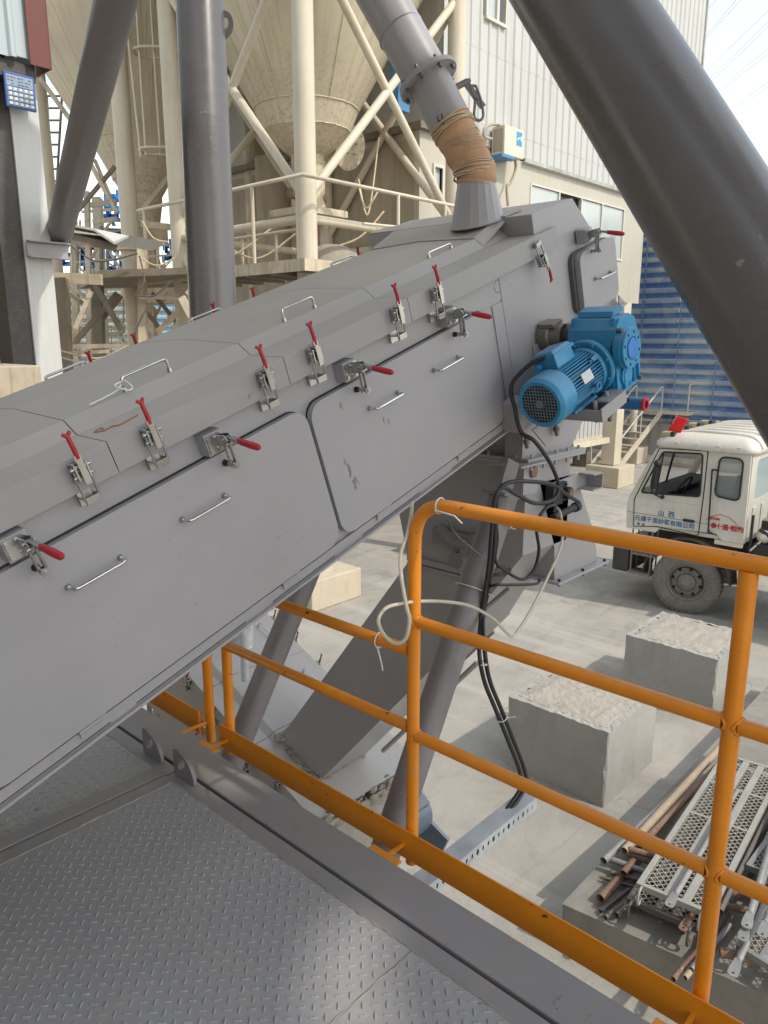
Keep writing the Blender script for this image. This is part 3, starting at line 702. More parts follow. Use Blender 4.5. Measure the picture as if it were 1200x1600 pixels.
def place_clamp(s, n, v=1.749, rot=0):
    c = clamp.copy(); COL.objects.link(c)
    for ch in kids(clamp):
        d = ch.copy(); COL.objects.link(d); d.parent = c
    c.matrix_basis = Matrix.Translation((s - 1.0, v - 2.2, n - .297)) @ Matrix.Rotation(R(rot), 4, 'Y')
for s in (1.535, 2.082, 2.623, .25): place_clamp(s, .858)
place_clamp(3.635, .895, 1.735, 0)
# support bracket, discharge throat and two-way chute below the head
mb = MB()
fu, fv = (2.93, 3.50), (1.80, 2.58)
topz = lambda u: (.30 + u * math.sin(TH)) / math.cos(TH) + .01
mb.hexa([(2.86, 1.78, 1.07), (3.26, 1.78, 1.07), (3.26, 2.55, 1.07), (2.86, 2.55, 1.07),
         (2.78, 1.76, topz(2.78)), (3.66, 1.76, topz(3.66)), (3.66, 2.64, topz(3.66)), (2.78, 2.64, topz(2.78))])
part(mb, 'discharge_hopper', M['grey_side'], conv, bevel=.002)
mb = MB(); mb.box(2.80, 3.32, 1.73, 2.60, 1.056, 1.0695); mb.box(2.80, 3.32, 1.732, 2.598, 1.040, 1.055)
for i in range(5):
    for y in (1.745, 2.585): mb.cyl((2.85 + i * .105, y, 1.015), (2.85 + i * .105, y, 1.085), .0075, seg=6)
for i in range(6):
    for x in (2.812, 3.31): mb.cyl((x, 1.80 + i * .15, 1.015), (x, 1.80 + i * .15, 1.085), .0075, seg=6)
part(mb, 'flange', M['grey_side'], conv, bevel=.001)

for i, (s_, n_, w_, h_) in enumerate(((1.985, .55, .010, .030), (1.995, .50, .012, .022), (1.975, .585, .006, .012), (2.19, .64, .004, .012), (2.02, .765, .006, .010), (2.21, .625, .003, .010))):
    mb = MB(); mb.ball((s_, 1.7223, n_), 1.0, 10, 6, sc=(w_ * .35, .0009, h_ * .7))
    for k in range(16): mb.ball((s_ + random.gauss(0, w_ * .5), 1.7223, n_ + random.gauss(0, h_ * .5)), 1.0, 7, 4, sc=(random.uniform(.1, .4) * w_, .0008, random.uniform(.08, .35) * h_))
    part(mb, 'dirt_smear', M['smear'], d2, space=SVN)
mb = MB(); mb.tube([(2.985 + .022 * math.cos(R(q)), 1.7460, .862 + .024 * math.sin(R(q))) for q in range(0, 330, 15)], .0009, 5); part(mb, 'ink_circle', M['cablegrey'], conv, space=SVN)
# bracket, two-way chute
mb = MB()
mb.box(2.81, 2.93, 1.768, 1.775, 1.055, 1.30); mb.box(2.81, 2.817, 1.776, 1.86, 1.055, 1.30); mb.box(2.70, 2.93, 1.70, 1.86, 1.045, 1.0545)
mb.prism([(2.83, .90), (2.95, .90), (2.96, .96), (2.96, 1.044), (2.83, 1.044)], 'y', 1.768, 1.778); mb.box(2.832, 2.839, 1.779, 1.86, .90, 1.044)
mb.cyl((2.90, 1.755, 1.0), (2.90, 1.80, 1.0), .026, seg=20, mi=1)
part(mb, 'hanger_bracket', [M['grey_side'], M['rust']], conv, bevel=.0015)
mb = MB(); mb.prism([(1.80, 1.04), (2.58, 1.04), (2.60, .80), (2.50, .44), (2.12, .12), (2.02, .30), (1.80, .60)], 'x', 2.90, 3.30)
mb.hexa([(3.205, 1.80, .41), (3.66, 1.80, .41), (3.66, 2.27, .41), (3.205, 2.27, .41), (3.19, 1.80, .575), (3.60, 1.80, .575), (3.60, 2.27, .575), (3.19, 2.27, .575)])
mb.hexa([(3.19, 1.80, .575), (3.60, 1.80, .575), (3.60, 2.27, .575), (3.19, 2.27, .575), (3.02, 1.80, .93), (3.36, 1.80, .93), (3.36, 2.27, .93), (3.02, 2.27, .93)])
part(mb, 'two_way_chute', M['grey'], conv, bevel=.002)
mb = MB(); mb.box(3.17, 3.71, 1.755, 2.31, .397, .4095); mb.bar((2.893, 2.50, .455), (2.893, 2.05, .455), .014, .03); mb.bar((2.893, 2.50, .425), (2.893, 2.05, .425), .016, .012)
for y in (2.42, 2.14): mb.cyl((2.89, y, .40), (2.89, y, .49), .008, seg=6)
for x in (3.2, 3.44, 3.68): mb.cyl((x, 1.77, .385), (x, 1.77, .42), .008, seg=6, mi=1)
part(mb, 'chute_flange', [M['grey_side'], M['darkgap']], conv, bevel=.001)
mb = MB(); mb.prism([(2.50, .44), (3.60, -.99), (3.60, -1.14), (3.23, -1.18), (2.12, .12)], 'x', 2.915, 3.32)
part(mb, 'chute_pipe', M['grey'], conv, bevel=.002)
mb = MB(); mb.bar((3.345, 2.25, -.02), (3.345, 3.15, -1.04), .04, .012, up=(1, 0, 0)); mb.tube([(3.35, 2.35, -.25), (3.35, 3.1, -1.12)], .016, 8)
part(mb, 'chute_rail', M['pale_side'], conv)
mb = MB(); mb.prism([(3.10, .835), (3.46, .86), (3.46, .935), (3.10, .915)], 'y', 1.785, 1.792); mb.box(3.452, 3.46, 1.70, 1.784, .86, .935); mb.box(3.36, 3.46, 1.70, 1.784, .928, .935); mb.box(3.36, 3.46, 1.70, 1.784, .852, .859)
mb.box(3.05, 3.14, 1.74, 1.784, .82, .91, mi=1); mb.cyl((3.17, 1.72, .868), (3.17, 1.80, .868), .030, seg=18, mi=1); mb.box(3.125, 3.215, 1.765, 1.784, .82, .915, mi=1)
for x in (3.138, 3.202):
    for z in (.833, .902): mb.cyl((x, 1.755, z), (x, 1.766, z), .007, seg=6, mi=2)
mb.cyl((3.02, 1.72, .775), (3.22, 1.72, .79), .018, seg=14, mi=1); mb.cyl((3.22, 1.72, .79), (3.25, 1.72, .792), .024, seg=14, mi=1); mb.cyl((3.17, 1.715, .868), (3.17, 1.72, .868), .018, seg=14, mi=3)
part(mb, 'flap_actuator', [M['grey_side'], M['blackrub'], M['zinc_dark'], M['rust']], conv, bevel=.001)
mb = MB()
mb.tube([(2.86, 2.26, .66), (2.86, 2.16, .60), (2.86, 2.08, .62)], .03, 10); mb.cyl((2.84, 2.14, .52), (2.89, 2.14, .52), .042, seg=18); mb.bar((2.87, 2.14, .52), (2.87, 2.05, .66), .03, .05, up=(1, 0, 0)); mb.box(2.85, 2.899, 2.02, 2.30, .58, .66)
part(mb, 'flap_lever', M['grey_tube'], conv, bevel=.002)
# two leaning pipe legs
LEG = []
mb = MB(); a = Vector((2.564, 1.695, .95)); b = a + Vector((-.678, 0, -1.204)).normalized() * 4.05; mb.cyl(a, b, .060, seg=28); mb.bar(a + Vector((-.01, -.05, .008)), a + Vector((-.01, .06, .008)), .12, .012, up=(.3, 0, 1)); mb.bar(a, a + Vector((.06, 0, .14)), .012, .09, up=(1, 0, 0))
part(mb, 'leg_pipe', M['grey_tube'], conv)
mb = MB(); a = Vector((2.60, 2.72, .80)); b = a + Vector((-.70, 0, -1.14)).normalized() * 3.99; mb.cyl(a, b, .062, seg=28)
part(mb, 'leg_pipe', M['grey_tube'], conv)
# motor bracket below the gearbox
mb = MB()
mb.box(2.98, 3.19, 1.362, 1.735, .318, .326); mb.box(2.98, 3.19, 1.352, 1.361, .318, .372); mb.box(2.98, 2.988, 1.362, 1.735, .3265, .366); mb.box(3.06, 3.19, 1.362, 1.42, .364, .372); mb.box(3.1905, 3.42, 1.46, 1.735, .318, .33)
mb.box(2.86, 2.96, 1.66, 1.7365, .30, .42)
for s in (3.02, 3.12): mb.cyl((s, 1.40, .30), (s, 1.40, .39), .009, seg=6)
mb.prism([(2.90, .30), (3.35, .30), (3.35, .288), (2.98, .19)], 'y', 1.62, 1.627)
part(mb, 'motor_bracket', M['grey_side'], conv, space=SVN, bevel=.0015)
mb = MB()
for s, v in ((2.90, 1.66), (3.04, 1.60), (3.22, 1.45)): mb.cyl((s, v, .215), (s, v, .275), .009, seg=8); mb.cyl((s, v, .235), (s, v, .250), .014, seg=6)
part(mb, 'hanging_bolt', M['zinc_dark'], conv, space=SVN)
# chalk scribble left on a lid, ink circle on the skirt plate
mb = MB(); mb.tube(smooth_path([(1.30, 1.80, .9886), (1.285, 1.825, .9886), (1.31, 1.83, .9886), (1.30, 1.80, .9886), (1.325, 1.805, .9886), (1.34, 1.79, .9886), (1.40, 1.80, .9886)], 6), .0022, 6)
part(mb, 'chalk_mark', flat('orange_chalk', (.33, .17, .085), .9), conv, space=SVN)

# ------------------------------------------------------------------ geared motor
MV, MN = 1.50, .468
def mo(s, v, n): return Vector((s, v, n))
gm = thing('geared_motor', 'blue geared motor with a round fan grille bolted to the side of the conveyor head', 'motor', None, M=SVN @ Matrix.Translation((3.2, 1.5, .31)))
ax = (1, 0, 0)
_c = Matrix.Translation((2.835, 1.5, .468))
MS = Matrix.Translation((-.028, .004, -.008)) @ _c @ Matrix.Diagonal((1, .86, .86, 1)) @ _c.inverted()
MG = Matrix.Translation((3.205, 1.5, .438)) @ Matrix.Diagonal((.62, .85, .82, 1)) @ Matrix.Translation((-3.235, -1.5, -.468))
MD = Matrix.Translation((3.268, 1.394, .517)) @ Matrix.Diagonal((.82, .82, .82, 1)) @ Matrix.Translation((-3.375, -1.375, -.565))
mb = MB(); rf = .117
mb.lathe([(.088, -.010), (.104, -.012), (.116, .004), (rf, .012), (rf, .095), (rf - .004, .098), (.100, .098)], (2.835, MV, MN), ax, 40)
part(mb.xf(MS), 'fan_cover', M['motor'], gm, space=SVN)
mb = MB()   # square-mesh grille
g = .0145; nn = 6; th_ = .0034
for i in range(-nn, nn + 1):
    x = i * g; h = math.sqrt(max(0, .089 ** 2 - x * x))
    if h > .01:
        mb.box(2.8255, 2.829, MV + x - th_ / 2, MV + x + th_ / 2, MN - h, MN + h); mb.box(2.8258, 2.8287, MV - h, MV + h, MN + x - th_ / 2, MN + x + th_ / 2)
mb.lathe([(.026, -.0105), (.026, -.006)], (2.835, MV, MN), ax, 16); mb.lathe([(0.0, -.0100), (.020, -.0100)], (2.835, MV, MN), ax, 16)
part(mb.xf(MS), 'fan_grille', M['grille'], gm, space=SVN)
mb = MB(); mb.cyl((2.85, MV, MN), (2.855, MV, MN), .10, seg=30); mb.cyl((2.83, MV, MN), (2.85, MV, MN), .012)
part(mb.xf(MS), 'fan', M['darkgap'], gm, space=SVN)
mb = MB(); mb.cyl((2.93, MV, MN), (3.19, MV, MN), .082, seg=36)
for k in range(44):
    t = 2 * math.pi * k / 44
    d = Vector((0, math.cos(t), math.sin(t))); p = Vector((2.938, MV, MN)) + d * .092
    L_ = .235
    mb.bar(p, p + Vector((L_, 0, 0)), .0045, .026, up=d)
mb.lathe([(.108, .0), (.112, .006), (.112, .020), (.085, .024)], (3.165, MV, MN), ax, 36); mb.lathe([(.082, 0), (.108, 0)], (3.165, MV, MN), ax, 36)
for a_ in (45, 135, 225, 315):
    d = Vector((0, math.cos(R(a_)), math.sin(R(a_)))); p = Vector((3.12, MV, MN)) + d * .107
    mb.bar(p, p + Vector((.05, 0, 0)), .022, .022, up=d)
    mb.cyl(p + Vector((.0, 0, 0)), p + Vector((-.012, 0, 0)), .007, seg=6)
mb.bar((2.95, MV - .07, MN - .098), (3.13, MV - .07, MN - .098), .03, .012)
part(mb.xf(MS), 'motor_body', M['motor'], gm, space=SVN, bevel=.0012)
# terminal box on top, leaning toward the conveyor
tb = basis((3.02, MV + .035, MN + .096), (1, 0, 0), (0, math.cos(R(-14)), math.sin(R(-14))))
mb = MB(); mb.box(-.065, .065, -.058, .058, .0, .052); mb.box(-.076, .076, -.068, .068, .0525, .064); mb.hexa([(-.072, -.064, .0645), (.072, -.064, .0645), (.072, .064, .0645), (-.072, .064, .0645), (-.058, -.048, .082), (.058, -.048, .082), (.058, .048, .082), (-.058, .048, .082)])
mb.box(-.055, .055, -.045, .045, -.012, 0)
for x in (-.068, .068):
    for y in (-.06, .06): mb.cyl((x, y, .06), (x, y, .070), .006, seg=8)
mb.cyl((-.066, .03, .026), (-.095, .03, .026), .016, seg=12)
part(mb, 'terminal_box', M['motor'], gm, space=SVN @ MS @ tb, bevel=.003)
a_ = R(200); nd = Vector((0, math.cos(a_), -math.sin(a_)))
np_ = basis((3.045, MV, MN) , (1, 0, 0), (0, -nd.z, nd.y), nd)
mb = MB(); mb.box(-.036, .036, -.024, .024, .100, .1085); o_np = part(mb, 'name_plate', M['plate_label'], gm, space=SVN @ MS @ np_, bevel=.001)
mb = MB()
for r_ in range(6):
    x = -.030
    while x < .028:
        w_ = random.uniform(.003, .012); mb.box(x, min(x + w_, .031), .018 - r_ * .0068, .0195 - r_ * .0068, .1086, .1089); x += w_ + .003
part(mb, 'plate_print', M['ink_grey'], o_np, space=SVN @ MS @ np_)
mb = MB(); ed = Vector((0, -.985, -.17)); c_ = Vector((3.075, MV, MN)) + ed * .132
pts = [c_ + Vector((.016 * math.cos(R(q)), 0, .016 * math.sin(R(q)))) for q in range(0, 361, 20)]
mb.tube(pts, .0055, 8); mb.cyl(c_ - ed * .04, c_ - ed * .012, .008, seg=10)
part(mb.xf(MS), 'eye_bolt', M['motor_dark'], gm, space=SVN)
# gearbox
mb = MB(); mb.lathe([(.095, 0), (.130, 0), (.135, .006), (.135, .022), (.105, .028), (.098, .075)], (3.192, MV, MN + .005), ax, 40)
for q in range(8):
    d = Vector((0, math.cos(R(q * 45 + 22)), math.sin(R(q * 45 + 22)))); p = Vector((3.184, MV, MN + .005)) + d * .119; mb.cyl(p, p + Vector((.010, 0, 0)), .009, seg=6)
part(mb.xf(MS), 'motor_flange', M['motor'], gm, space=SVN, bevel=.001)
mb = MB()
GY0, GY1 = 1.375, 1.62
mb.prism([(3.235, .352), (3.56, .352), (3.575, .40), (3.575, .60), (3.54, .675), (3.46, .71), (3.33, .71), (3.27, .67), (3.235, .60)], 'y', GY0, GY1)
mb.prism([(3.225, .340), (3.55, .340), (3.55, .356), (3.225, .356)], 'y', 1.372, 1.64)
mb.prism([(3.36, .712), (3.52, .712), (3.50, .738), (3.38, .738)], 'y', 1.42, 1.60)
for v in (1.40, 1.60): mb.prism([(3.24, .60), (3.30, .60), (3.36, .72), (3.31, .72)], 'y', v - .012, v + .012)
mb.prism([(3.232, .36), (3.222, .36), (3.222, .60), (3.232, .62)], 'y', 1.39, 1.60)
for k in range(4): mb.box(3.30 + k * .07, 3.308 + k * .07, GY0 - .016, GY0, .36, .44)
for s in (3.26, 3.52): mb.cyl((s, 1.36, .35), (s, 1.36, .372), .012, seg=6, mi=1)
mb.cyl((3.285, 1.375, .665), (3.285, 1.350, .665), .013, seg=6, mi=1)
part(mb.xf(MG), 'gearbox', [M['motor'], M['zinc_dark']], gm, space=SVN, bevel=.006, seg=3)
dc = Vector((3.375, 1.375, .565)); dy = (0, -1, 0)
mb = MB(); mb.lathe([(.100, 0), (.100, .030), (.098, .034), (.098, .050), (.096, .053), (.058, .053), (.058, .046), (.0, .046)], dc, dy, 40)
for q in range(8):
    p = dc + Vector((.079 * math.cos(R(q * 45 + 22)), -.0525, .079 * math.sin(R(q * 45 + 22)))); mb.cyl(p, p + Vector((0, -.0012, 0)), .0075, seg=10, mi=1)
mb.lathe([(.055, 0), (.055, .012), (.0, .012)], dc + Vector((.012, 0, -.142)), dy, 26); mb.lathe([(.036, .0122), (.036, .016), (0, .016)], dc + Vector((.012, 0, -.142)), dy, 26)
of = part(mb.xf(MD), 'output_flange', [M['motor'], M['darkgap']], gm, space=SVN, bevel=.0008)
mb = MB(); mb.lathe([(.050, .046), (.050, .056), (.047, .058), (0, .058)], dc, dy, 32); part(mb.xf(MD), 'shaft_plug', M['bluecap'], of, space=SVN)
mb = MB(); mb.lathe([(.048, 0), (.058, .006), (.058, .05), (.046, .056), (.046, .11)], (3.15, 1.7435, .575), dy, 30)
mb.box(3.11, 3.19, 1.66, 1.735, .620, .636); mb.lathe([(.048, .0), (.048, .13)], (3.19, 1.7435, .565), dy, 24)
part(mb.xf(Matrix.Translation((.10, 0, 0))), 'shaft_bearing', M['alu'], gm, space=SVN, bevel=.002)
tp = thing('torque_pipe', 'dark blue pipe stub with a red rim sticking out below the geared motor', 'pipe', att(960, 632, 3.3))
p1 = att(1010, 632, 3.25); p0 = p1 + Vector((0, .27, 0))
mb = MB(); mb.hollow(p0, p1 + Vector((0, .006, 0)), .0265, .020, 24); mb.cyl(p1 + Vector((-.006, .075, .0215)), p1 + Vector((-.024, .075, .0105)), .0055, seg=10, mi=1)
part(mb, 'pipe_body', [M['motor_dark'], M['darkgap']], tp)
mb = MB(); mb.hollow(p1 + Vector((0, .012, 0)), p1, .0295, .0185, 24); part(mb, 'red_rim', M['red'], tp)

# ------------------------------------------------------------------ feed pipe on the conveyor head
PD = 3.15
cb = sv(3.275, 2.0, 1.072)
fp = thing('feed_pipe', 'grey inclined feed pipe with bolted flange, valve lever and brown wire-tied sleeve', 'pipe', cb)
mb = MB(); n_ = 18
pc = att(744, 338, PD); ct = att(737, 278, PD)
base = []
for i in range(n_):
    t = 2 * math.pi * i / n_; q = Vector((cb.x + .112 * math.cos(t), cb.y + .112 * math.sin(t), 0)); q.z = (1.060 + q.x * math.sin(TH)) / math.cos(TH); base.append(q)
off = Vector((cb.x, cb.y, 0)); topc = Vector((cb.x - .005, cb.y + .01, cb.z + .168))
tops = [Vector((topc.x + .075 * math.cos(2 * math.pi * i / n_), topc.y + .075 * math.sin(2 * math.pi * i / n_), topc.z)) for i in range(n_)]
mb.add(base + tops, [(i, (i + 1) % n_, (i + 1) % n_ + n_, i + n_) for i in range(n_)])
part(mb, 'cone_spout', M['grey_side'], fp)
mb = MB(); mb.tube([q + Vector((random.uniform(-.002, .002), random.uniform(-.002, .002), .002)) for q in base + base[:1]], .005, 6); part(mb, 'weld_bead', M['grey'], fp)
dsc = topc - att(737, 278, PD)
def fq(px, py): return att(px, py, PD) + dsc
V0 = fq(697, 193); V1 = fq(663, 128); V2 = fq(560, -55); dv = (V1 - V0).normalized()
mb = MB(); mb.tube(smooth_path([topc - Vector((0, 0, .03)), topc + Vector((0, 0, .02)), fq(720, 238), V0 + dv * .02], 8), [.081 + .003 * math.sin(i * 1.7) + .006 * i / 24 for i in range(25)], 28)
slv = part(mb, 'cloth_sleeve', M['cloth'], fp)
def ringtube(c, ax_, r, rt, wob=.006, n=40):
    ax_ = Vector(ax_).normalized(); a = ax_.orthogonal().normalized(); b = ax_.cross(a); ph = random.uniform(0, 6)
    tl = Vector((random.uniform(-.1, .1), random.uniform(-.1, .1), random.uniform(-.1, .1)))
    pts = []
    for i in range(n + 1):
        t = 2 * math.pi * i / n; d = a * math.cos(t) + b * math.sin(t)
        pts.append(c + d * (r + .002 * math.sin(3 * t + ph)) + ax_ * (wob * math.sin(t + ph) + d.dot(tl) * .08))
    m = MB(); m.tube(pts, rt, 6); return m
mb = MB()
for k in range(8): mb.join(ringtube(V0.lerp(fq(705, 208), k / 8.0), (dv + Vector((0, 0, .05 * k / 12))), .0895 + random.uniform(-.001, .0025), .0027))
for k in range(8): mb.join(ringtube(topc + Vector((-.006, .006, .002 + k * .0062)), (dv * .25 + Vector((0, 0, 1))), .0845 + random.uniform(-.001, .002), .0026))
for k in range(14): mb.join(ringtube(fq(709, 217).lerp(topc + Vector((0, 0, .07)), k / 21), dv.lerp(Vector((0, 0, 1)), k / 21), .0853, .0011, .001))
part(mb, 'wire_tie', M['wire'], slv)
mb = MB(); mb.cyl(V0, V1, .0895, seg=36); part(mb, 'valve_body', M['grey_side'], fp)
mb = MB(); mb.cyl(V1 - dv * .004, V1 + dv * .008, .130, seg=40); mb.cyl(V1 + dv * .0085, V1 + dv * .018, .128, seg=40)
for k in range(8):
    a = dv.orthogonal().normalized(); b = dv.cross(a); d = a * math.cos(k * math.pi / 4 + .3) + b * math.sin(k * math.pi / 4 + .3)
    mb.cyl(V1 + d * .113 - dv * .022, V1 + d * .113 + dv * .034, .008, seg=6, mi=1)
part(mb, 'bolted_flange', [M['grey_side'], M['zinc_dark']], fp, bevel=.001)
mb = MB(); V3 = V2 + (V2 - V1).normalized() * 4.5; mb.cyl(V1 + dv * .018, V3, .097, seg=40)
for k_ in (.42, 1.6): c_ = V1.lerp(V2, k_); mb.join(ringtube(c_, (V2 - V1), .0975, .0035, .001)); up_ = part(mb, 'upper_pipe', M['grey_side'], fp)
# valve lever on the right of the valve body
rt = Vector((UX, VX, 0)); rt = rt - dv * rt.dot(dv); rt.normalize(); bk = dv.cross(rt)
vm = V0.lerp(V1, .62); k0 = vm + rt * .10
mb = MB(); mb.cyl(k0 - rt * .01, k0 + rt * .045, .013, seg=14); mb.cyl(k0 + rt * .045, k0 + rt * .058, .009, seg=6)
fw = Vector((-.678 * 0, 0, 0)); dn = Vector((0, 0, -1))
e0 = k0 + rt * .036; e1 = fq(748, 168) - bk * 0
mb.bar(e0, e1, .028, .006, up=bk)
mid = e0.lerp(e1, .66); mb.cyl(mid - bk * .012, mid + bk * .012, .008, seg=8)
loop = smooth_path([mid + dv * .05 + rt * .02, mid + dv * .055, mid - rt * .01, mid - dv * .06 - rt * .045, mid - dv * .085 - rt * .035, mid - dv * .075 - rt * .01, mid - dv * .01 + rt * .012, mid + dv * .05 + rt * .02], 5)
mb.tube(loop, .006, 8)
part(mb, 'valve_lever', M['grey_tube'], fp, bevel=.001)
s_ = -1
mk = MB(); f0 = fq(683, 182)
vd = (CAM - f0).normalized(); c4 = vm
def on_valve(px, py):
    d = ray(px, py); o_ = CAM - V0; dd = d - dv * d.dot(dv); oo = o_ - dv * o_.dot(dv)
    A_ = dd.dot(dd); B_ = 2 * dd.dot(oo); C_ = oo.dot(oo) - .0903 ** 2
    disc = B_ * B_ - 4 * A_ * C_
    return CAM + d * ((-B_ - math.sqrt(max(0, disc))) / (2 * A_))
for st in (((683, 182), (686, 192)), ((684, 190), (695, 186)), ((690, 178), (693, 196))):
    mk.cyl(on_valve(*st[0]), on_valve(*st[1]), .0022, seg=6)
part(mk, 'ink_mark', M['white_line'], fp)

# ------------------------------------------------------------------ big grey support pipes of the silo overhead
a = att(905, 0, 2.15); b = att(1200, 480, 1.86); d = (b - a).normalized()
sp1 = thing('support_pipe', 'very thick dark grey pipe slanting across the top right corner, nearest the camera', 'pipe', b + d * 1.2, 'grey silo support pipes')
mb = MB(); mb.cyl(a - d * 3.9, b + d * 2.6, .158, seg=64); sp1b = part(mb, 'pipe_body', M['tube_shaded'], sp1)
mb = MB(); lcl = Vector((UX, VX, 0))
side = (lcl - d * lcl.dot(d)).normalized(); out_ = (CAM - a.lerp(b, .5)); out_ = (out_ - d * out_.dot(d)).normalized()
for i in range(70):
    t = .30 + .40 * i / 70 + random.uniform(-.03, .03)
    ang = .72 + .10 * math.sin(i * .21) + random.gauss(0, .05)
    q = a.lerp(b, t) + (out_ * math.cos(ang) + side * math.sin(ang)) * .158
    mb.ball(q, random.uniform(.0015, .0042), 6, 4)
for j in range(3):
    pts = []
    for i in range(26):
        t = .33 + j * .07 + .22 * i / 25; ang = .78 - .05 * j + .018 * math.sin(i * .8 + j) + random.gauss(0, .006)
        pts.append(a.lerp(b, t) + (out_ * math.cos(ang) + side * math.sin(ang)) * .158)
    mb.tube(pts, [random.uniform(.0015, .0042) for _ in pts], 5)
part(mb, 'paint_run', M['tube_shaded'], sp1b)
a = att(311, -20, 4.9); foot = Vector((a.x, a.y, 1.05))
sp2 = thing('support_pipe', 'thick vertical grey pipe rising behind the conveyor, with a lifting eye', 'pipe', foot, 'grey silo support pipes')
ct_ = att(331, 470, 4.9); base_ = Vector((ct_.x, ct_.y, 1.05))
mb = MB(); mb.cyl(base_, ct_ + (a - ct_).normalized() * 3.9, .158, seg=48); part(mb, 'pipe_body', M['tube_shaded'], sp2)
mb = MB(); mb.box(base_.x - .2, base_.x + .2, base_.y - .2, base_.y + .2, 1.03, 1.05); mb.box(base_.x - .1, base_.x + .1, base_.y - .3, 7.04, .78, 1.0295); part(mb, 'base_beam', M['tube_shaded'], sp2)
ec = att(352, 37, 4.98); rgt = Vector((UX, VX, 0)); bck = Vector((UY, VY, 0))
prof = [(-.10, -.16), (-.06, -.15)] + [(.055 * math.cos(R(q)), .075 * math.sin(R(q)) - .0) for q in range(-60, 121, 15)] + [(-.10, .10)]
hole = [(-.0 + .022 * math.cos(R(q)), .003 + .038 * math.sin(R(q))) for q in range(0, 360, 24)]
bm = bmesh.new(); vo = [bm.verts.new((x, 0, z)) for x, z in prof]; vh = [bm.verts.new((x, 0, z)) for x, z in hole]
ee = [bm.edges.new((vo[i], vo[(i + 1) % len(vo)])) for i in range(len(vo))] + [bm.edges.new((vh[i], vh[(i + 1) % len(vh)])) for i in range(len(vh))]
bmesh.ops.triangle_fill(bm, use_beauty=True, edges=ee); bm.verts.index_update()
tri = [[v.index for v in f.verts] for f in bm.faces]; bm.free(); P_ = prof + hole; n_ = len(prof); m_ = len(hole)
Me = basis(ec, rgt, bck, Vector((0, 0, 1)))
mb = MB()
for y in (-.008, .008): mb.add([Me @ Vector((x, y, z)) for x, z in P_], tri)
mb.add([Me @ Vector((x, y, z)) for y in (-.008, .008) for x, z in prof], [(i, (i + 1) % n_, (i + 1) % n_ + n_, i + n_) for i in range(n_)])
mb.add([Me @ Vector((x, y, z)) for y in (-.008, .008) for x, z in hole], [(i, (i + 1) % m_, (i + 1) % m_ + m_, i + m_) for i in range(m_)])
part(mb, 'lifting_eye', M['tube_shaded'], sp2)
a = att(92, 368, 6.9); b = att(181, 0, 4.15); d = (b - a).normalized()
sp3 = thing('support_pipe', 'slanted grey pipe resting its foot on a bracket of the white post at the left', 'pipe', a, 'grey silo support pipes')
mb = MB(); mb.cyl(a - d * .10, b + d * 4.5, .112, seg=40); mb.lathe([(.113, 0), (.1155, .004), (.1155, .02), (.113, .026)], a + d * .18, d, 40); part(mb, 'pipe_body', M['grey_tube'], sp3)
def plate(outline, holes, Mx, t):
    # flat sheet with holes: outline/holes are 2D (x, y) lists in Mx, thickness t along z
    bm = bmesh.new(); E = []; P = []
    for lp in [outline] + holes:
        v = [bm.verts.new((x, y, 0)) for x, y in lp]; P += lp
        E += [bm.edges.new((v[i], v[(i + 1) % len(v)])) for i in range(len(v))]
    bmesh.ops.triangle_fill(bm, use_beauty=True, edges=E); bm.verts.index_update()
    tri = [[v.index for v in f.verts] for f in bm.faces]; bm.free()
    mb = MB()
    for z in (0, t): mb.add([Mx @ Vector((x, y, z)) for x, y in P], tri)
    for lp in [outline] + holes:
        n = len(lp); mb.add([Mx @ Vector((x, y, z)) for z in (0, t) for x, y in lp], [(i, (i + 1) % n, (i + 1) % n + n, i + n) for i in range(n)])
    return mb
# ================================================================== YARD
mb = MB(); S = 160; mb.add([(-S, -S, ZG), (S, -S, ZG), (S, S, ZG), (-S, S, ZG)], [(0, 1, 2, 3)])
g_ = bpy.data.objects.new('ground', mb.mesh('ground', [M['ground']])); COL.objects.link(g_); tag(g_, 'pale dusty concrete yard floor around the machinery', 'ground', kind='structure')
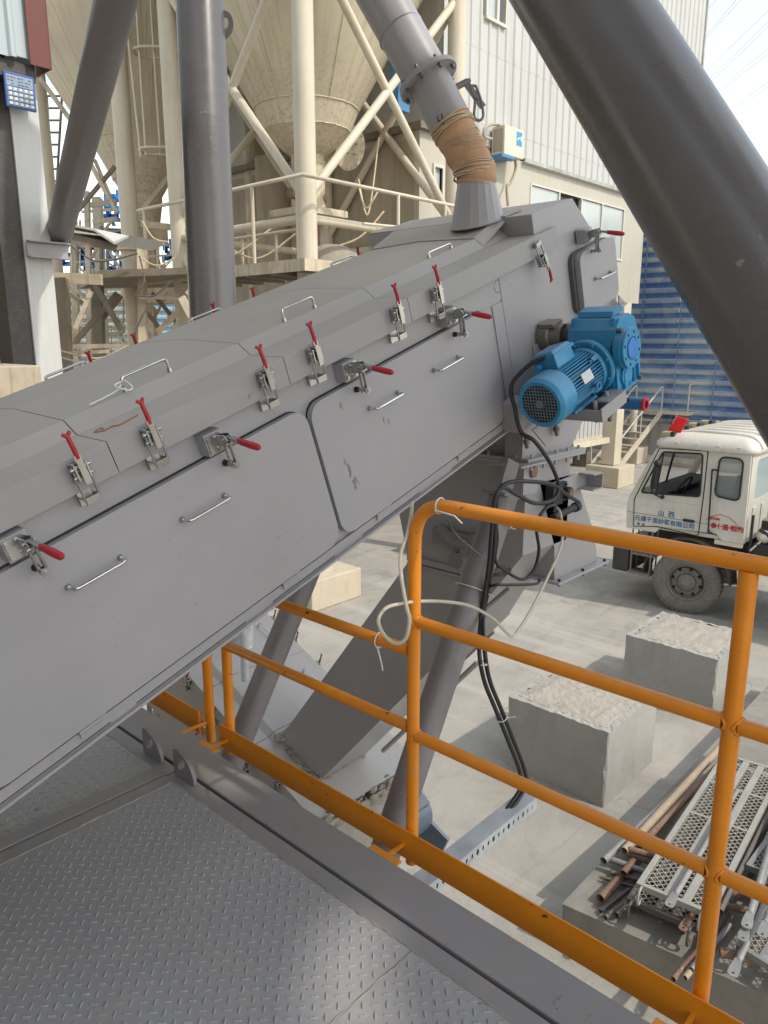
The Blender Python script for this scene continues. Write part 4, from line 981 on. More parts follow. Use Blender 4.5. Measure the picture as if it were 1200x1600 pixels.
# concrete plinths with broken tops
def plinth(u0, u1, v0, v1, zt, label, mat='concrete', rough=True, group='cast concrete plinths'):
    t = thing('concrete_plinth', label, 'concrete block', ((u0 + u1) / 2, (v0 + v1) / 2, ZG), group)
    n = 26; mb = MB(); top = {}
    rnd = random.Random(int(u0 * 100))
    rings = []
    for q in range(9):
        z = ZG + (zt - .03 - ZG) * q / 8; lp_ = []
        for (x, y), (sx, sy) in (((u0, v0), (1, 1)), ((u1, v0), (-1, 1)), ((u1, v1), (-1, -1)), ((u0, v1), (1, -1))):
            c = random.choice((.006, .008, .012, .012, .02, .03)) if 0 < q < 8 else .008
            pa = (x, y + sy * c) if sx * sy > 0 else (x + sx * c, y); pb = (x + sx * c, y) if sx * sy > 0 else (x, y + sy * c)
            lp_ += [pa, pb]
        rings.append([(x, y, z) for x, y in lp_])
    m8 = 8; mb.add([p for r_ in rings for p in r_], [(k * m8 + i, k * m8 + (i + 1) % m8, (k + 1) * m8 + (i + 1) % m8, (k + 1) * m8 + i) for k in range(8) for i in range(m8)]); mb.add(rings[-1], [tuple(range(m8))])
    # side skirts with slightly ragged rim
    rim = []
    def jag(): return zt - .03 + rnd.uniform(.012, .030)
    N_ = 22
    edge = [(u0 + (u1 - u0) * i / N_, v0) for i in range(N_)] + [(u1, v0 + (v1 - v0) * i / N_) for i in range(N_)] + [(u1 - (u1 - u0) * i / N_, v1) for i in range(N_)] + [(u0, v1 - (v1 - v0) * i / N_) for i in range(N_)]
    zz = [jag() for _ in edge]; m_ = len(edge); w = .055; cx_, cy_ = (u0 + u1) / 2, (v0 + v1) / 2
    inn = [(x + (cx_ - x) * (w + rnd.uniform(0, .05)) * 1.6, y + (cy_ - y) * (w + rnd.uniform(0, .05)) * 1.6) for x, y in edge]
    o0 = [(x, y, zt - .03) for x, y in edge]; o1 = [(x, y, z) for (x, y), z in zip(edge, zz)]; i1 = [(x, y, zt - .008 + rnd.uniform(-.006, .006)) for x, y in inn]
    mb.add(o0 + o1 + i1, [(i, (i + 1) % m_, (i + 1) % m_ + m_, i + m_) for i in range(m_)] + [(i + m_, (i + 1) % m_ + m_, (i + 1) % m_ + 2 * m_, i + 2 * m_) for i in range(m_)])
    part(mb, 'block_body', M[mat], t)
    if rough:
        mb = MB(); G = 40; vs = []; fs = []
        from mathutils import noise as mn
        for j in range(G + 1):
            for i in range(G + 1):
                x = u0 + .02 + (u1 - u0 - .04) * i / G; y = v0 + .02 + (v1 - v0 - .04) * j / G
                e = min(i, j, G - i, G - j) / G
                h = mn.noise((x * 5, y * 5, 1)) * .012 + mn.noise((x * 15, y * 15, 3)) * .008 + mn.noise((x * 44, y * 44, 3)) * .004
                vs.append((x, y, zt - .012 + h - (0.04 if e < .03 else 0) + .018 * min(1, e * 6)))
        for j in range(G):
            for i in range(G): fs.append((j * (G + 1) + i, j * (G + 1) + i + 1, (j + 1) * (G + 1) + i + 1, (j + 1) * (G + 1) + i))
        mb.add(vs, fs, False); part(mb, 'broken_top', M['concrete_rough'], t)
    return t
plinth(5.83, 6.89, 2.65, 3.71, -1.835, 'square grey concrete plinth with crumbling top, the nearer one behind the lower rail')
plinth(8.12, 9.17, 2.50, 3.57, -1.835, 'square grey concrete plinth with crumbling top, in front of the truck wheel')
k0 = atz(878, 1412, -2.245); k1 = atz(1067, 1497, -2.245); k1 = k0 + (k1 - k0) * 4.0
b3 = MB(); b3.prism([(k0.x, k0.y), (k0.x + 5.2, k0.y), (k1.x + 5.2, k1.y), (k1.x, k1.y)], 'z', ZG, -2.245)
solo(b3, 'concrete_slab', M['concrete_dark'], 'low wide concrete base carrying the heap of scaffold tubes', 'concrete block', bevel=.02)
# galvanised cable tray cantilevered from under the platform
zt = -.235
e1 = atz(812, 1238, zt); v_ = (e1.y + atz(833, 1248, zt).y) / 2
tray = thing('cable_tray', 'short galvanised cable tray with slotted side reaching out below the orange toe board', 'cable tray', (1.6, v_, zt - .06))
ua = 1.30; ub = e1.x + .02; wv = .036
mb = MB(); mb.box(ua, ub, v_ - wv, v_ + wv, zt - .0015, zt)
mb.box(ua, ub, v_ + wv - .0015, v_ + wv, zt - .055, zt - .002)
holes = []
x = ua + .03
k = 0
while x < ub - .03:
    if k % 3 == 2: holes.append([(x + .008 * math.cos(R(q)), -.028 + .013 * math.sin(R(q))) for q in range(0, 360, 30)])
    else: holes.append([(x + .005 * math.cos(R(q)), -.028 + .011 * math.sin(R(q))) for q in range(0, 360, 30)])
    x += .034; k += 1
mb.box(ua, ub, v_ - wv + .002, v_ + wv - .002, zt - .0565, zt - .0555)
mb.join(plate([(ua, -.056), (ub, -.056), (ub, -.0005), (ua, -.0005)], holes, basis((0, v_ - wv, zt), (1, 0, 0), (0, 0, 1)), .0016))
part(mb, 'tray_channel', M['galv'], tray)
mb = MB(); mb.box(ua, ua + .06, v_ - .02, v_ + .02, zt - .05, zt + .03); part(mb, 'tray_bracket', M['galv'], tray)
# ------------------------------------------------------------------ scaffold heap
def brd(px, py, z=-1.98): return atz(px, py, z)
def scaffold_board(BL, BR, TL, label, hooks=True, mat='plank', z_off=0):
    BL = Vector(BL); BR = Vector(BR); TL = Vector(TL)
    ex = (BR - BL); Wd = ex.length; ex.normalize(); ey = (TL - BL); L = ey.length; ey.normalize(); ez = ex.cross(ey)
    if ez.z < 0: ez = -ez
    Mx = basis(BL, ex, ey, ez)
    t = thing('scaffold_board', label, 'scaffold board', BL, 'steel mesh scaffold boards')
    def bx(mb_, *a): mb_.box(*a, M=Mx)
    mb = MB(); bx(mb, 0, .035, 0, L, -.045, 0); bx(mb, Wd - .035, Wd, 0, L, -.045, 0)
    bx(mb, .0355, Wd - .0355, 0, .03, -.045, -.001); bx(mb, .0355, Wd - .0355, L - .03, L, -.045, -.001)
    part(mb, 'board_frame', M[mat], t, bevel=.003)
    mb = MB()
    for k in (1, 2, 3): bx(mb, .0355, Wd - .0355, L * k / 4 - .012, L * k / 4 + .012, -.030, -.006)
    bx(mb, Wd * .36, Wd * .36 + .05, .031, L - .031, -.022, -.004); bx(mb, Wd * .60, Wd * .60 + .05, .031, L - .031, -.022, -.004)
    part(mb, 'cross_bar', M[mat], t, bevel=.002)
    mb = MB(); p = .052; zc = -.014
    def clip(c):
        # lines x - y = c and x + y = c across the panel
        return c
    x0, x1, y0, y1 = .036, Wd - .036, .031, L - .031
    c = -(y1 - y0)
    while c < (x1 - x0):
        pa = (max(x0, x0 + c), y0 + max(0, -c)); le = min(x1 - pa[0], y1 - pa[1])
        if le > .01: mb.bar(Mx @ Vector((pa[0], pa[1], zc)), Mx @ Vector((pa[0] + le, pa[1] + le, zc)), .0052, .004, up=ez)
        pb = (min(x1, x1 - c), y0 + max(0, -c)); le = min(pb[0] - x0, y1 - pb[1])
        if le > .01: mb.bar(Mx @ Vector((pb[0], pb[1], zc + .004)), Mx @ Vector((pb[0] - le, pb[1] + le, zc + .004)), .0052, .004, up=ez)
        c += p
    part(mb, 'mesh_panel', M['mesh'], t)
    if hooks:
        for fx in (.08, .88):
            mb = MB(); a = Vector((Wd * fx, -.005, -.02))
            pts = smooth_path([a + Vector((0, .02, .005)), a + Vector((0, -.03, 0)), a + Vector((0, -.055, -.04)), a + Vector((0, -.05, -.09)), a + Vector((0, -.02, -.105)), a + Vector((0, .005, -.085))], 4)
            mb.tube([Mx @ q for q in pts], .009, 8); part(mb, 'hook', M[mat], t)
    return t
Z1 = -1.93
A_ = brd(994, 1379, Z1); B_ = brd(1112, 1428, Z1); T_ = brd(1130, 1176, Z1)
scaffold_board(A_, B_, T_, 'pale steel mesh scaffold board lying on top of the heap with two hooks')
dz = Vector((0, 0, -.13))
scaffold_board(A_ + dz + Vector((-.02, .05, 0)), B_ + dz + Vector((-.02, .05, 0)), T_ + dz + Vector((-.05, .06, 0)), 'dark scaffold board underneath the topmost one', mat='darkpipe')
A2 = brd(1150, 1475, -2.06); B2 = brd(1245, 1535, -2.06); T2 = brd(1290, 1260, -2.06)
scaffold_board(A2, B2, T2, 'scaffold board low in the heap at the right edge of the photo', mat='oldgrey')
scaffold_board(brd(1165, 1350, -1.97), brd(1290, 1400, -1.97), brd(1290, 1180, -1.97), 'scaffold board half buried under flattened braces behind the post', hooks=False, mat='oldgrey')
def sc_pipe(p0, p1, r, mat, label, flat_end=False, grp='scaffold tubes in the heap'):
    p0 = Vector(p0); p1 = Vector(p1); d = (p1 - p0).normalized(); t = MB()
    if not flat_end:
        t.hollow(p0, p1, r, r * .80, 16); t.cyl(p0 + d * .05, p0 + d * .052, r * .8, seg=14, mi=1)
        return solo(t, 'scaffold_tube', [M[mat], M['darkgap']], label, 'tube', grp)
    t.cyl(p0 + d * .12, p1, r, seg=12); w = r * 1.5; side = d.cross(Vector((0, 0, 1))).normalized(); up = side.cross(d)
    t.hexa([p0 + d * .12 - side * r - up * r * .8, p0 + d * .12 + side * r - up * r * .8, p0 + d * .12 + side * r + up * r * .8, p0 + d * .12 - side * r + up * r * .8,
            p0 + d * .05 - side * w - up * .003, p0 + d * .05 + side * w - up * .003, p0 + d * .05 + side * w + up * .003, p0 + d * .05 - side * w + up * .003])
    pr = [(-w, .05), (-w, .01)] + [(-w * math.cos(R(q)), .01 - w * .8 * math.sin(R(q))) for q in range(20, 180, 20)] + [(w, .01), (w, .05)]
    hl = [(r * .45 * math.cos(R(q)), .014 + r * .45 * math.sin(R(q))) for q in range(0, 360, 40)]
    t.join(plate(pr, [hl], basis(p0 - up * .003, side, d, up), .006))
    return solo(t, 'cross_brace', [M[mat]], label, 'brace', 'flattened scaffold braces in the heap')
P = lambda x, y, z: atz(x, y, z)
sc_pipe(P(943, 1345, -2.10), P(1118, 1180, -2.10), .028, 'oldgrey', 'outermost long pale zinc tube at the left side of the heap')
sc_pipe(P(975, 1330, -2.06), P(1132, 1160, -2.06), .030, 'tanpipe', 'long dirty tan tube between the pale zinc tube and the purple brown one')
sc_pipe(P(1000, 1322, -2.08), P(1128, 1190, -2.08), .026, 'rust', 'long purple brown tube right beside the mesh board')
sc_pipe(P(938, 1404, -2.19), P(1000, 1340, -2.19), .032, 'rust', 'short thick rusty tube with its open end on the slab')
sc_pipe(P(974, 1365, -2.12), P(1010, 1318, -2.12), .026, 'rust', 'short rust red tube sticking out above the thick rusty tube')
sc_pipe(P(983, 1327, -2.05), P(1070, 1352, -2.05), .024, 'rust', 'upper brown tube lying crosswise with its open end to the left')
sc_pipe(P(979, 1334, -2.11), P(1070, 1366, -2.11), .022, 'tanpipe', 'lower tan tube lying crosswise below the upper brown one')
sc_pipe(P(950, 1341, -2.13), P(1060, 1382, -2.13), .024, 'oldgrey', 'pale tube lying crosswise next to the outermost zinc tube')
sc_pipe(P(955, 1363, -2.17), P(1050, 1390, -2.17), .018, 'darkpipe', 'thin dark tube end below the pale crosswise tube')
sc_pipe(P(945, 1372, -2.2), P(1040, 1400, -2.2), .014, 'darkpipe', 'thinnest dark tube end low on the slab')
for i, (a, b, lab) in enumerate((((938, 1424), (1060, 1330), 'dark bar on the slab under the thick rusty tube'), ((946, 1434), (1060, 1345), 'second dark bar on the slab under the thick rusty tube'), ((963, 1430), (1060, 1352), 'black tube end lying on the slab beside the dark scaffold board'))):
    sc_pipe(P(*a, -2.215 + .01 * i), P(*b, -2.215 + .01 * i), .014 + .003 * i, 'darkpipe', lab)
sc_pipe(P(1045, 1415, -1.905), P(1152, 1235, -1.885), .019, 'oldgrey', 'flattened zinc brace lying along the top of the mesh board', True)
sc_pipe(P(1166, 1448, -1.95), P(1230, 1230, -1.90), .021, 'oldgrey', 'flattened zinc brace left of three at the right edge', True)
sc_pipe(P(1160, 1468, -1.98), P(1236, 1250, -1.96), .020, 'oldgrey', 'flattened zinc brace lying lowest of three at the right edge', True)
sc_pipe(P(1190, 1462, -1.96), P(1262, 1250, -1.92), .020, 'oldgrey', 'flattened zinc brace right of three at the right edge', True)
sc_pipe(P(1144, 1523, -2.05), P(1200, 1400, -2.0), .020, 'oldgrey', 'flattened pale brace pointing down between the post and the low board', True)
sc_pipe(P(1066, 1452, -2.05), P(1100, 1400, -2.02), .018, 'rust', 'flattened rusty brace under the mesh board', True)
sc_pipe(P(1120, 1392, -2.05), P(1300, 1420, -2.05), .024, 'rust', 'brown tube lying crosswise behind the post, upper of two')
sc_pipe(P(1110, 1410, -2.10), P(1300, 1452, -2.10), .026, 'rust', 'brown tube lying crosswise behind the post, lower of two')
sc_pipe(P(1125, 1488, -2.12), P(1330, 1530, -2.12), .028, 'rust', 'dark red brown tube crossing the right bottom of the heap')
for i, (a, b, lab) in enumerate((((1052, 1530), (1120, 1450), 'rusty tube end lowest in front of the slab heap'), ((1070, 1528), (1130, 1455), 'brown tube end second lowest in front of the heap'), ((1080, 1515), (1140, 1445), 'grey tube end third lowest in front of the heap'))):
    sc_pipe(P(*a, -2.2 + .02 * i), P(*b, -2.2 + .02 * i), .018, ('rust', 'tanpipe', 'oldgrey')[i], lab)
for i in range(11):  # added tubes, standing in for the shade under the mesh
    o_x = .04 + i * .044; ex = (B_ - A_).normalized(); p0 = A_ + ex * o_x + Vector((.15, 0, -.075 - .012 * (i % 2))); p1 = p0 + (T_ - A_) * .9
    sc_pipe(p0, p1, .019, ('darkpipe', 'darkpipe', 'rust')[i % 3], ('dark tube hidden under the mesh of the top scaffold board', 'dark tube hidden under the mesh of the top scaffold board', 'brown tube added as shade under the mesh of the top scaffold board')[i % 3], grp='tubes added as shade under the top scaffold board')
for i in range(10):  # added dark tubes that darken the slab seen through the mesh
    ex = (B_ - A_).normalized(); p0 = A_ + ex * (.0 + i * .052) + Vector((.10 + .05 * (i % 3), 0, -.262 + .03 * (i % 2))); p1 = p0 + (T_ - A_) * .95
    sc_pipe(p0, p1, .024, 'darkpipe', 'dark tube added as shade on the slab below the dark scaffold board', grp='tubes added as shade below the scaffold boards')
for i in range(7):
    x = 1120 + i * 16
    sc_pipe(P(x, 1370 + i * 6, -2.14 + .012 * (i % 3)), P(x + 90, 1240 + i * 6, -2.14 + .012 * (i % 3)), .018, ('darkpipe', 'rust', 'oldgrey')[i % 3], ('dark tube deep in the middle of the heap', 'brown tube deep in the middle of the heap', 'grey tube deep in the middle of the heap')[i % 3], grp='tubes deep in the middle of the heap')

# ================================================================== SECOND CONVEYOR below
BT = R(22.5); c2o = Vector((3.2, 3.5, -1.10))
S2 = basis(c2o, (-1, 0, 0), (0, -math.cos(BT), -math.sin(BT)))        # local x across (-u), y along and downhill, z up
S2 = Matrix(((1, 0, 0, c2o.x), (0, math.cos(BT), -math.sin(BT), c2o.y), (0, math.sin(BT), math.cos(BT), c2o.z), (0, 0, 0, 1)))
low = thing('lower_conveyor', 'pale grey enclosed conveyor below the platform, receiving the slanted chute, cement caked at its end', 'conveyor', None, M=S2 @ Matrix.Translation((0, 0, -.76)))
LE = -.50
mb = MB(); mb.box(-.45, .45, LE + .02, 5.5, -.74, -.10); part(mb, 'housing', M['pale_side'], low, space=S2)
hp = [(-.482, -.136), (-.482, -.053), (-.332, -.049), (-.29, -.012), (0, 0), (.29, -.012), (.332, -.049), (.482, -.053), (.482, -.136)]
sm_ = [LE, .22, .80, 1.38, 1.96, 2.54, 3.12, 5.5]; lid2 = []
for a_, b_ in zip(sm_, sm_[1:]):
    mb = MB()
    for i in range(len(hp) - 1):
        q = hp[i], hp[i + 1]; mb.add([(q[0][0], a_ + .002, q[0][1]), (q[0][0], b_ - .002, q[0][1]), (q[1][0], b_ - .002, q[1][1]), (q[1][0], a_ + .002, q[1][1])], [(0, 1, 2, 3)])
        for s in (a_ + .002, b_ - .002): mb.add([(q[0][0], s, q[0][1]), (q[1][0], s, q[1][1]), (q[1][0], s, q[1][1] - .012), (q[0][0], s, q[0][1] - .012)], [(0, 1, 2, 3)])
    l_ = part(mb, 'hood_lid', M['lid_pale'], low, space=S2); lid2.append(l_)
    c_ = (a_ + b_) / 2
    for x in (-.27, .27): pull_handle(l_, (x, c_ - .07, -.012), (x, c_ + .07, -.012), (0, 0, 1), .045, .006, S2)
for k, s in enumerate((-.1, .35, .65, .95, 1.25, 1.5, 1.85)):
    for sg in (-1, 1):
        c = latch.copy(); COL.objects.link(c); c.parent = low
        for ch in kids(latch): d = ch.copy(); COL.objects.link(d); d.parent = c
        c.matrix_basis = Matrix.Translation((sg * .484, s, -.10 + .76)) @ Matrix.Rotation(sg * math.pi / 2, 4, 'Z')
for s in (.2, .62):
    c = clamp.copy(); COL.objects.link(c); c.parent = low
    for ch in kids(clamp): d = ch.copy(); COL.objects.link(d); d.parent = c
    c.matrix_basis = Matrix.Translation((-.452, s, -.19 + .76)) @ Matrix.Rotation(-math.pi / 2, 4, 'Z')
# mud at the tail and round the chute
mb = MB()
rr_ = random.Random(5)
for i in range(110):
    x = rr_.uniform(-.42, .25); mb.ball((x, LE + rr_.gauss(.0, .018), -.03 + rr_.uniform(-.10, .01) - (.02 if abs(x) > .3 else 0)), rr_.uniform(.010, .032), 6, 4, sc=(1.6, .8, 1.2))
for i in range(170):
    t = i / 170 * 4; k = int(t); f = t - k; cx_ = [(-.29, -.30), (.12, -.30), (.12, .12), (-.29, .12), (-.29, -.30)]
    x = cx_[k][0] + (cx_[k + 1][0] - cx_[k][0]) * f; y = cx_[k][1] + (cx_[k + 1][1] - cx_[k][1]) * f
    mb.ball((x + rr_.gauss(0, .012), y + rr_.gauss(0, .012) + .05, -.008), rr_.uniform(.008, .024), 6, 4, sc=(1.3, 1.3, .7))
for i in range(16): mb.cyl((rr_.uniform(-.45, .4), LE - .01, -.06), (rr_.uniform(-.45, .4) * .2 - .1, LE - .012, -.10), .008, .004, 6)
part(mb, 'cement_crust', M['mud'], low, space=S2, kind='stuff')
mb = MB(); mb.box(-.43, .43, LE - .22, LE + .02, -.70, -.20); mb.cyl((-.5, LE - .05, -.45), (.5, LE - .05, -.45), .06, seg=16); mb.box(-.47, -.44, LE - .45, LE + .1, -.62, -.36); mb.box(.44, .47, LE - .45, LE + .1, -.62, -.36)
mb.lathe([(.17, -.45), (.17, .45)], (0, LE - .12, -.38), (1, 0, 0), 24)
part(mb, 'tail_frame', M['bluegrey'], low, space=S2, bevel=.003)
mb = MB(); mb.box(-.50, .20, LE - .30, LE - .02, -.17, -.155); mb.box(-.50, .20, LE - .03, LE - .02, -.17, -.06)
part(mb, 'tail_shield', M['concrete_rough'], low, space=S2)
mb = MB()
for y in (-.3, 1.3, 3.0, 4.8):
    for x in (-.4, .4): p = S2 @ Vector((x, y, -.74)); mb.box(p.x - .05, p.x + .05, p.y - .05, p.y + .05, ZG, p.z)
part(mb, 'leg', M['pale_side'], low)
q = atx(383, 1063, 2.94)
mb = MB(); mb.cyl((q.x, q.y, q.z), (q.x, q.y, q.z + 1.3), .027, seg=16); q2 = atx(378, 990, 3.25); mb.cyl((q2.x, q2.y, q2.z - .12), (q2.x, q2.y, q2.z + 1.1), .085, seg=24); mb.lathe([(.15, 0), (.085, .05)], (q2.x, q2.y, q2.z - .14), (0, 0, 1), 24)
part(mb, 'inlet_pipe', M['galv'], low)

# ================================================================== CABLES AND HOSES
def cab(pts, r, seg=8, n=8): mb = MB(); mb.tube(smooth_path(pts, n), r, seg); return mb
LV = 1.625
def lp(px, py, v=LV): return aty(px, py, v)
loop1 = [sv(2.925, 1.53, .60), sv(2.89, 1.58, .585), sv(2.83, 1.64, .52), sv(2.80, 1.62, .43), sv(2.79, 1.60, .34), lp(836, 690, 1.552), lp(862, 728, 1.552), lp(873, 762, 1.552), lp(862, 782, 1.552), lp(835, 786, 1.552), lp(806, 772, 1.562), lp(786, 762, 1.572), lp(773, 780, 1.582), lp(768, 830, 1.597), lp(764, 880, 1.607), lp(757, 930, 1.617), lp(751, 970, 1.622)]
sp_ = lp(750, 1000, 1.622); tr_ = Vector((ub - .08, v_ + .012, zt + .01))
tray_pts = [att(749, 1020, 2.82), att(757, 1065, 2.86), att(775, 1110, 2.92), att(795, 1160, 3.0), att(812, 1205, 3.06), tr_ + Vector((0.03, 0, .03)), tr_ + Vector((-.10, 0, -.03))]
cb1 = solo(cab(loop1 + tray_pts, .0085), 'motor_cable', M['cable'], 'black cable looping from the motor terminal box down the leaning leg pipe to the tray', 'cable')
loop2 = [lp(905, 785, 1.562), lp(884, 772, 1.552), lp(862, 757, 1.552), lp(820, 752, 1.552), lp(790, 756, 1.567), lp(777, 775, 1.582), lp(774, 820, 1.592), lp(771, 870, 1.602), lp(763, 920, 1.612), lp(755, 965, 1.620)]
solo(cab(loop2 + [q + Vector((.018, -.012, .002)) for q in tray_pts], .0085), 'actuator_cable', M['cable'], 'second black cable running from the flap actuator beside the motor cable to the tray', 'cable')
loop3 = [lp(772, 798, 1.587), lp(777, 840, 1.592), lp(774, 875, 1.597), lp(790, 892, 1.582), lp(815, 905, 1.572), lp(833, 893, 1.562), lp(842, 860, 1.552), lp(838, 820, 1.552), lp(852, 795, 1.552), lp(866, 790, 1.552), lp(866, 800, 1.552)]
solo(cab(loop3, .007), 'control_cable', M['cable'], 'thin black cable drooping in a loop right of the leaning leg pipe', 'cable')
mb = MB()
for k in range(7):
    c_ = lp(779 + k * .8, 890 + k * .5, 1.735); pts = []
    for q in range(0, 361, 24):
        a_ = R(q); pts.append(c_ + Vector((UX, VX, 0)) * (.030 + .002 * k) * math.cos(a_) + Vector((0, 0, 1)) * (.016 + .0015 * k) * math.sin(a_ + .4) + Vector((UY, VY, 0)) * random.uniform(-.01, .01))
    mb.tube(pts, .0028, 6)
solo(mb, 'cable_coil', M['cablegrey'], 'small coil of thin wire hanging beside the leaning leg pipe', 'cable')
solo(cab([lp(760, 918, 1.632), lp(775, 914, 1.572), lp(800, 914, 1.552), lp(838, 912, 1.552), lp(843, 904, 1.552)], .006), 'conduit_end', M['cable'], 'short black cable end below the drooping loop', 'cable')
solo(cab([lp(722, 990, 1.652), lp(760, 950, 1.642), lp(795, 919, 1.572)], .009, n=4), 'grey_conduit', M['grey_tube'], 'thin grey conduit rod slanting behind the leaning leg pipe', 'conduit')
solo(cab([lp(700, 812, 1.702), lp(712, 835, 1.652), lp(735, 855, 1.622), lp(752, 870, 1.617)], .004), 'sensor_wire', M['cablegrey'], 'thin grey wire from the flap lever to the leaning leg pipe', 'cable')
def hz(x, y): return 550 + x / 3, 650 + y / 3
hp_ = [((282, 400), 2.25), ((276, 470), 2.245), ((256, 560), 2.23), ((228, 650), 2.18), ((232, 760), 2.14), ((255, 890), 2.12), ((270, 960), 2.10), ((250, 1045), 2.10), ((200, 1065), 2.11), ((145, 1020), 2.13), ((124, 955), 2.16), ((160, 900), 2.2), ((230, 880), 2.24), ((330, 868), 2.3), ((450, 872), 2.4), ((560, 893), 2.5), ((660, 950), 2.6), ((725, 1015), 2.68), ((755, 1030), 2.70), ((790, 990), 2.74), ((850, 890), 2.84), ((915, 760), 2.95), ((970, 640), 3.03), ((988, 550), 3.10), ((975, 450), 3.2), ((950, 420), 3.3)]
hose = thing('clear_hose', 'yellowish clear plastic hose hanging in a loop from the orange handrail post', 'hose', att(*hz(200, 1065), 2.11))
part(cab([att(*hz(*a), t) for a, t in hp_], .0058, 10, 6), 'hose_tube', M['hose'], hose)
def ziptie(c, ax_, r, tail, label):
    ax_ = Vector(ax_).normalized(); a = ax_.orthogonal().normalized(); b = ax_.cross(a); mb = MB()
    pts = [c + a * r * math.cos(R(q)) + b * r * math.sin(R(q)) for q in range(0, 361, 15)]
    mb.tube(pts, .0024, 6); tail = [Vector(t_) for t_ in tail]; tail[0] = min(pts, key=lambda q: (q - tail[1]).length); mb.tube(tail, [.0032, .0026, .0022][:len(tail)] if len(tail) == 3 else .0028, 6); mb.ball(tail[0], .005, 6, 4)
    solo(mb, 'zip_tie', M['ziptie'], label, 'zip tie', 'white zip ties')
v0_ = aty(688, 785, atx(688, 785, RU).y).y
ziptie(Vector((RU, v0_, TOPZ)), (0, 1, 0), .0225, [atx(700, 796, RU - .02), atx(710, 806, RU - .03), atx(722, 818, RU - .03)], 'white zip tie round the top orange rail near its bend')
v1_ = atx(594, 1000, RU).y
ziptie(Vector((RU, v1_, .637)), (0, 1, 0), .026, [atx(592, 1018, RU - .03), atx(595, 1032, RU - .03), atx(598, 1048, RU - .03)], 'white zip tie round the short middle rail holding the clear hose')
lg = Vector((-.678, 0, -1.204)).normalized()
for (x, y), lab in (((776, 818), 'white zip tie holding black cables to the leg pipe above the middle'), ((742, 922), 'white zip tie holding black cables to the leg pipe lower down')):
    c_ = Vector((2.564, 1.695, .95)) + lg * ((aty(x, y, 1.695) - Vector((2.564, 1.695, .95))).dot(lg)); d_ = aty(x + 14, y + 6, 1.62)
    ziptie(c_, lg, .072, [d_, d_ + Vector((.01, -.02, -.002)), d_ + Vector((.02, -.035, -.006))], lab)
c_ = att(784, 1122, 2.94); ziptie(c_, (tray_pts[3] - tray_pts[2]), .02, [c_ + Vector((0, -.01, 0)), att(795, 1121, 2.93), att(806, 1120, 2.92)], 'white zip tie round the two black cables hanging free')
c_ = att(754, 1036, 2.83); ziptie(c_, (0, 0, 1), .019, [c_ + Vector((0, -.01, 0)), att(757, 1037, 2.82), att(760, 1037, 2.82)], 'small white zip tie on the hanging cables just under the middle rail')
t1 = sv(1.455, 1.925, 1.045); mb = MB(); mb.tube(smooth_path([t1 + Vector((0, 0, .01)), t1 + Vector((-.03, -.01, .0)), t1 + Vector((-.01, -.04, -.012)), t1 + Vector((.01, -.03, -.005)), t1 + Vector((0, 0, .012)), t1 + Vector((-.02, -.0, -.015)), t1 + Vector((-.10, -.0, -.048))], 5), .0026, 6)
solo(mb, 'zip_tie', M['ziptie'], 'loose zip tie hooked on the hood handle nearest the left', 'zip tie', 'white zip ties')
# ================================================================== SILOS
A_c = Vector((7.94, 8.90, 0)); B_c = aty(711, 200, 8.90); C_c = atx(277, 300, 7.94); D_c = Vector((B_c.x, C_c.y, 0))
def column(x, y, r, z1, base=True):
    mb = MB(); mb.cyl((x, y, ZG + .5), (x, y, z1), r, seg=28)
    if base: mb.cyl((x, y, ZG + .5), (x, y, ZG + .52), r * 1.9, seg=24)
    return mb
def footing(name, x, y, w, h, par):
    mb = MB(); mb.box(x - w, x + w, y - w, y + w, ZG, ZG + h); return part(mb, name, M['footing'], par, bevel=.02)
ft = thing('silo_trestle', 'cream frame of round columns and crossed braces carrying the middle silo', 'steel frame', (9.5, 10.5, ZG))
for x, y in ((A_c.x, A_c.y), (B_c.x, B_c.y), (C_c.x, C_c.y), (D_c.x, D_c.y)):
    part(column(x, y, .158, 12), 'column', M['cream_col'], ft); footing('footing', x, y, .55, .5, ft)
def cbrace(p, q, r=.068, par=ft, name='brace', mat='cream_col'):
    mb = MB(); mb.cyl(p, q, r, seg=16); return part(mb, name, M[mat], par)
Av = lambda z: Vector((A_c.x, A_c.y, z)); Bv = lambda z: Vector((B_c.x, B_c.y, z)); Cv = lambda z: Vector((C_c.x, C_c.y, z)); Dv = lambda z: Vector((D_c.x, D_c.y, z))
zb = att(480, 343, 11.3).z; zx0 = att(487, 315, 11.3).z
zx1 = atx(605, 143, (A_c.x + B_c.x) / 2).z; zx1 = aty(605, 143, A_c.y).z; zt_ = 2 * zx1 - zx0
for f0, f1 in ((Av, Bv), (Av, Cv), (Bv, Dv), (Cv, Dv)):
    cbrace(f0(zb), f1(zb)); cbrace(f0(zx0), f1(zt_)); cbrace(f1(zx0), f0(zt_)); cbrace(f0(zt_ + .3), f1(zt_ + .3))
    cbrace(f0(zb - 4.2), f1(zb - .2)); 
def gusset(p, par=ft):
    mb = MB(); mb.box(p.x - .012, p.x + .012, p.y - .2, p.y + .2, p.z - .2, p.z + .2); return part(mb, 'gusset_plate', M['cream_col'], par)
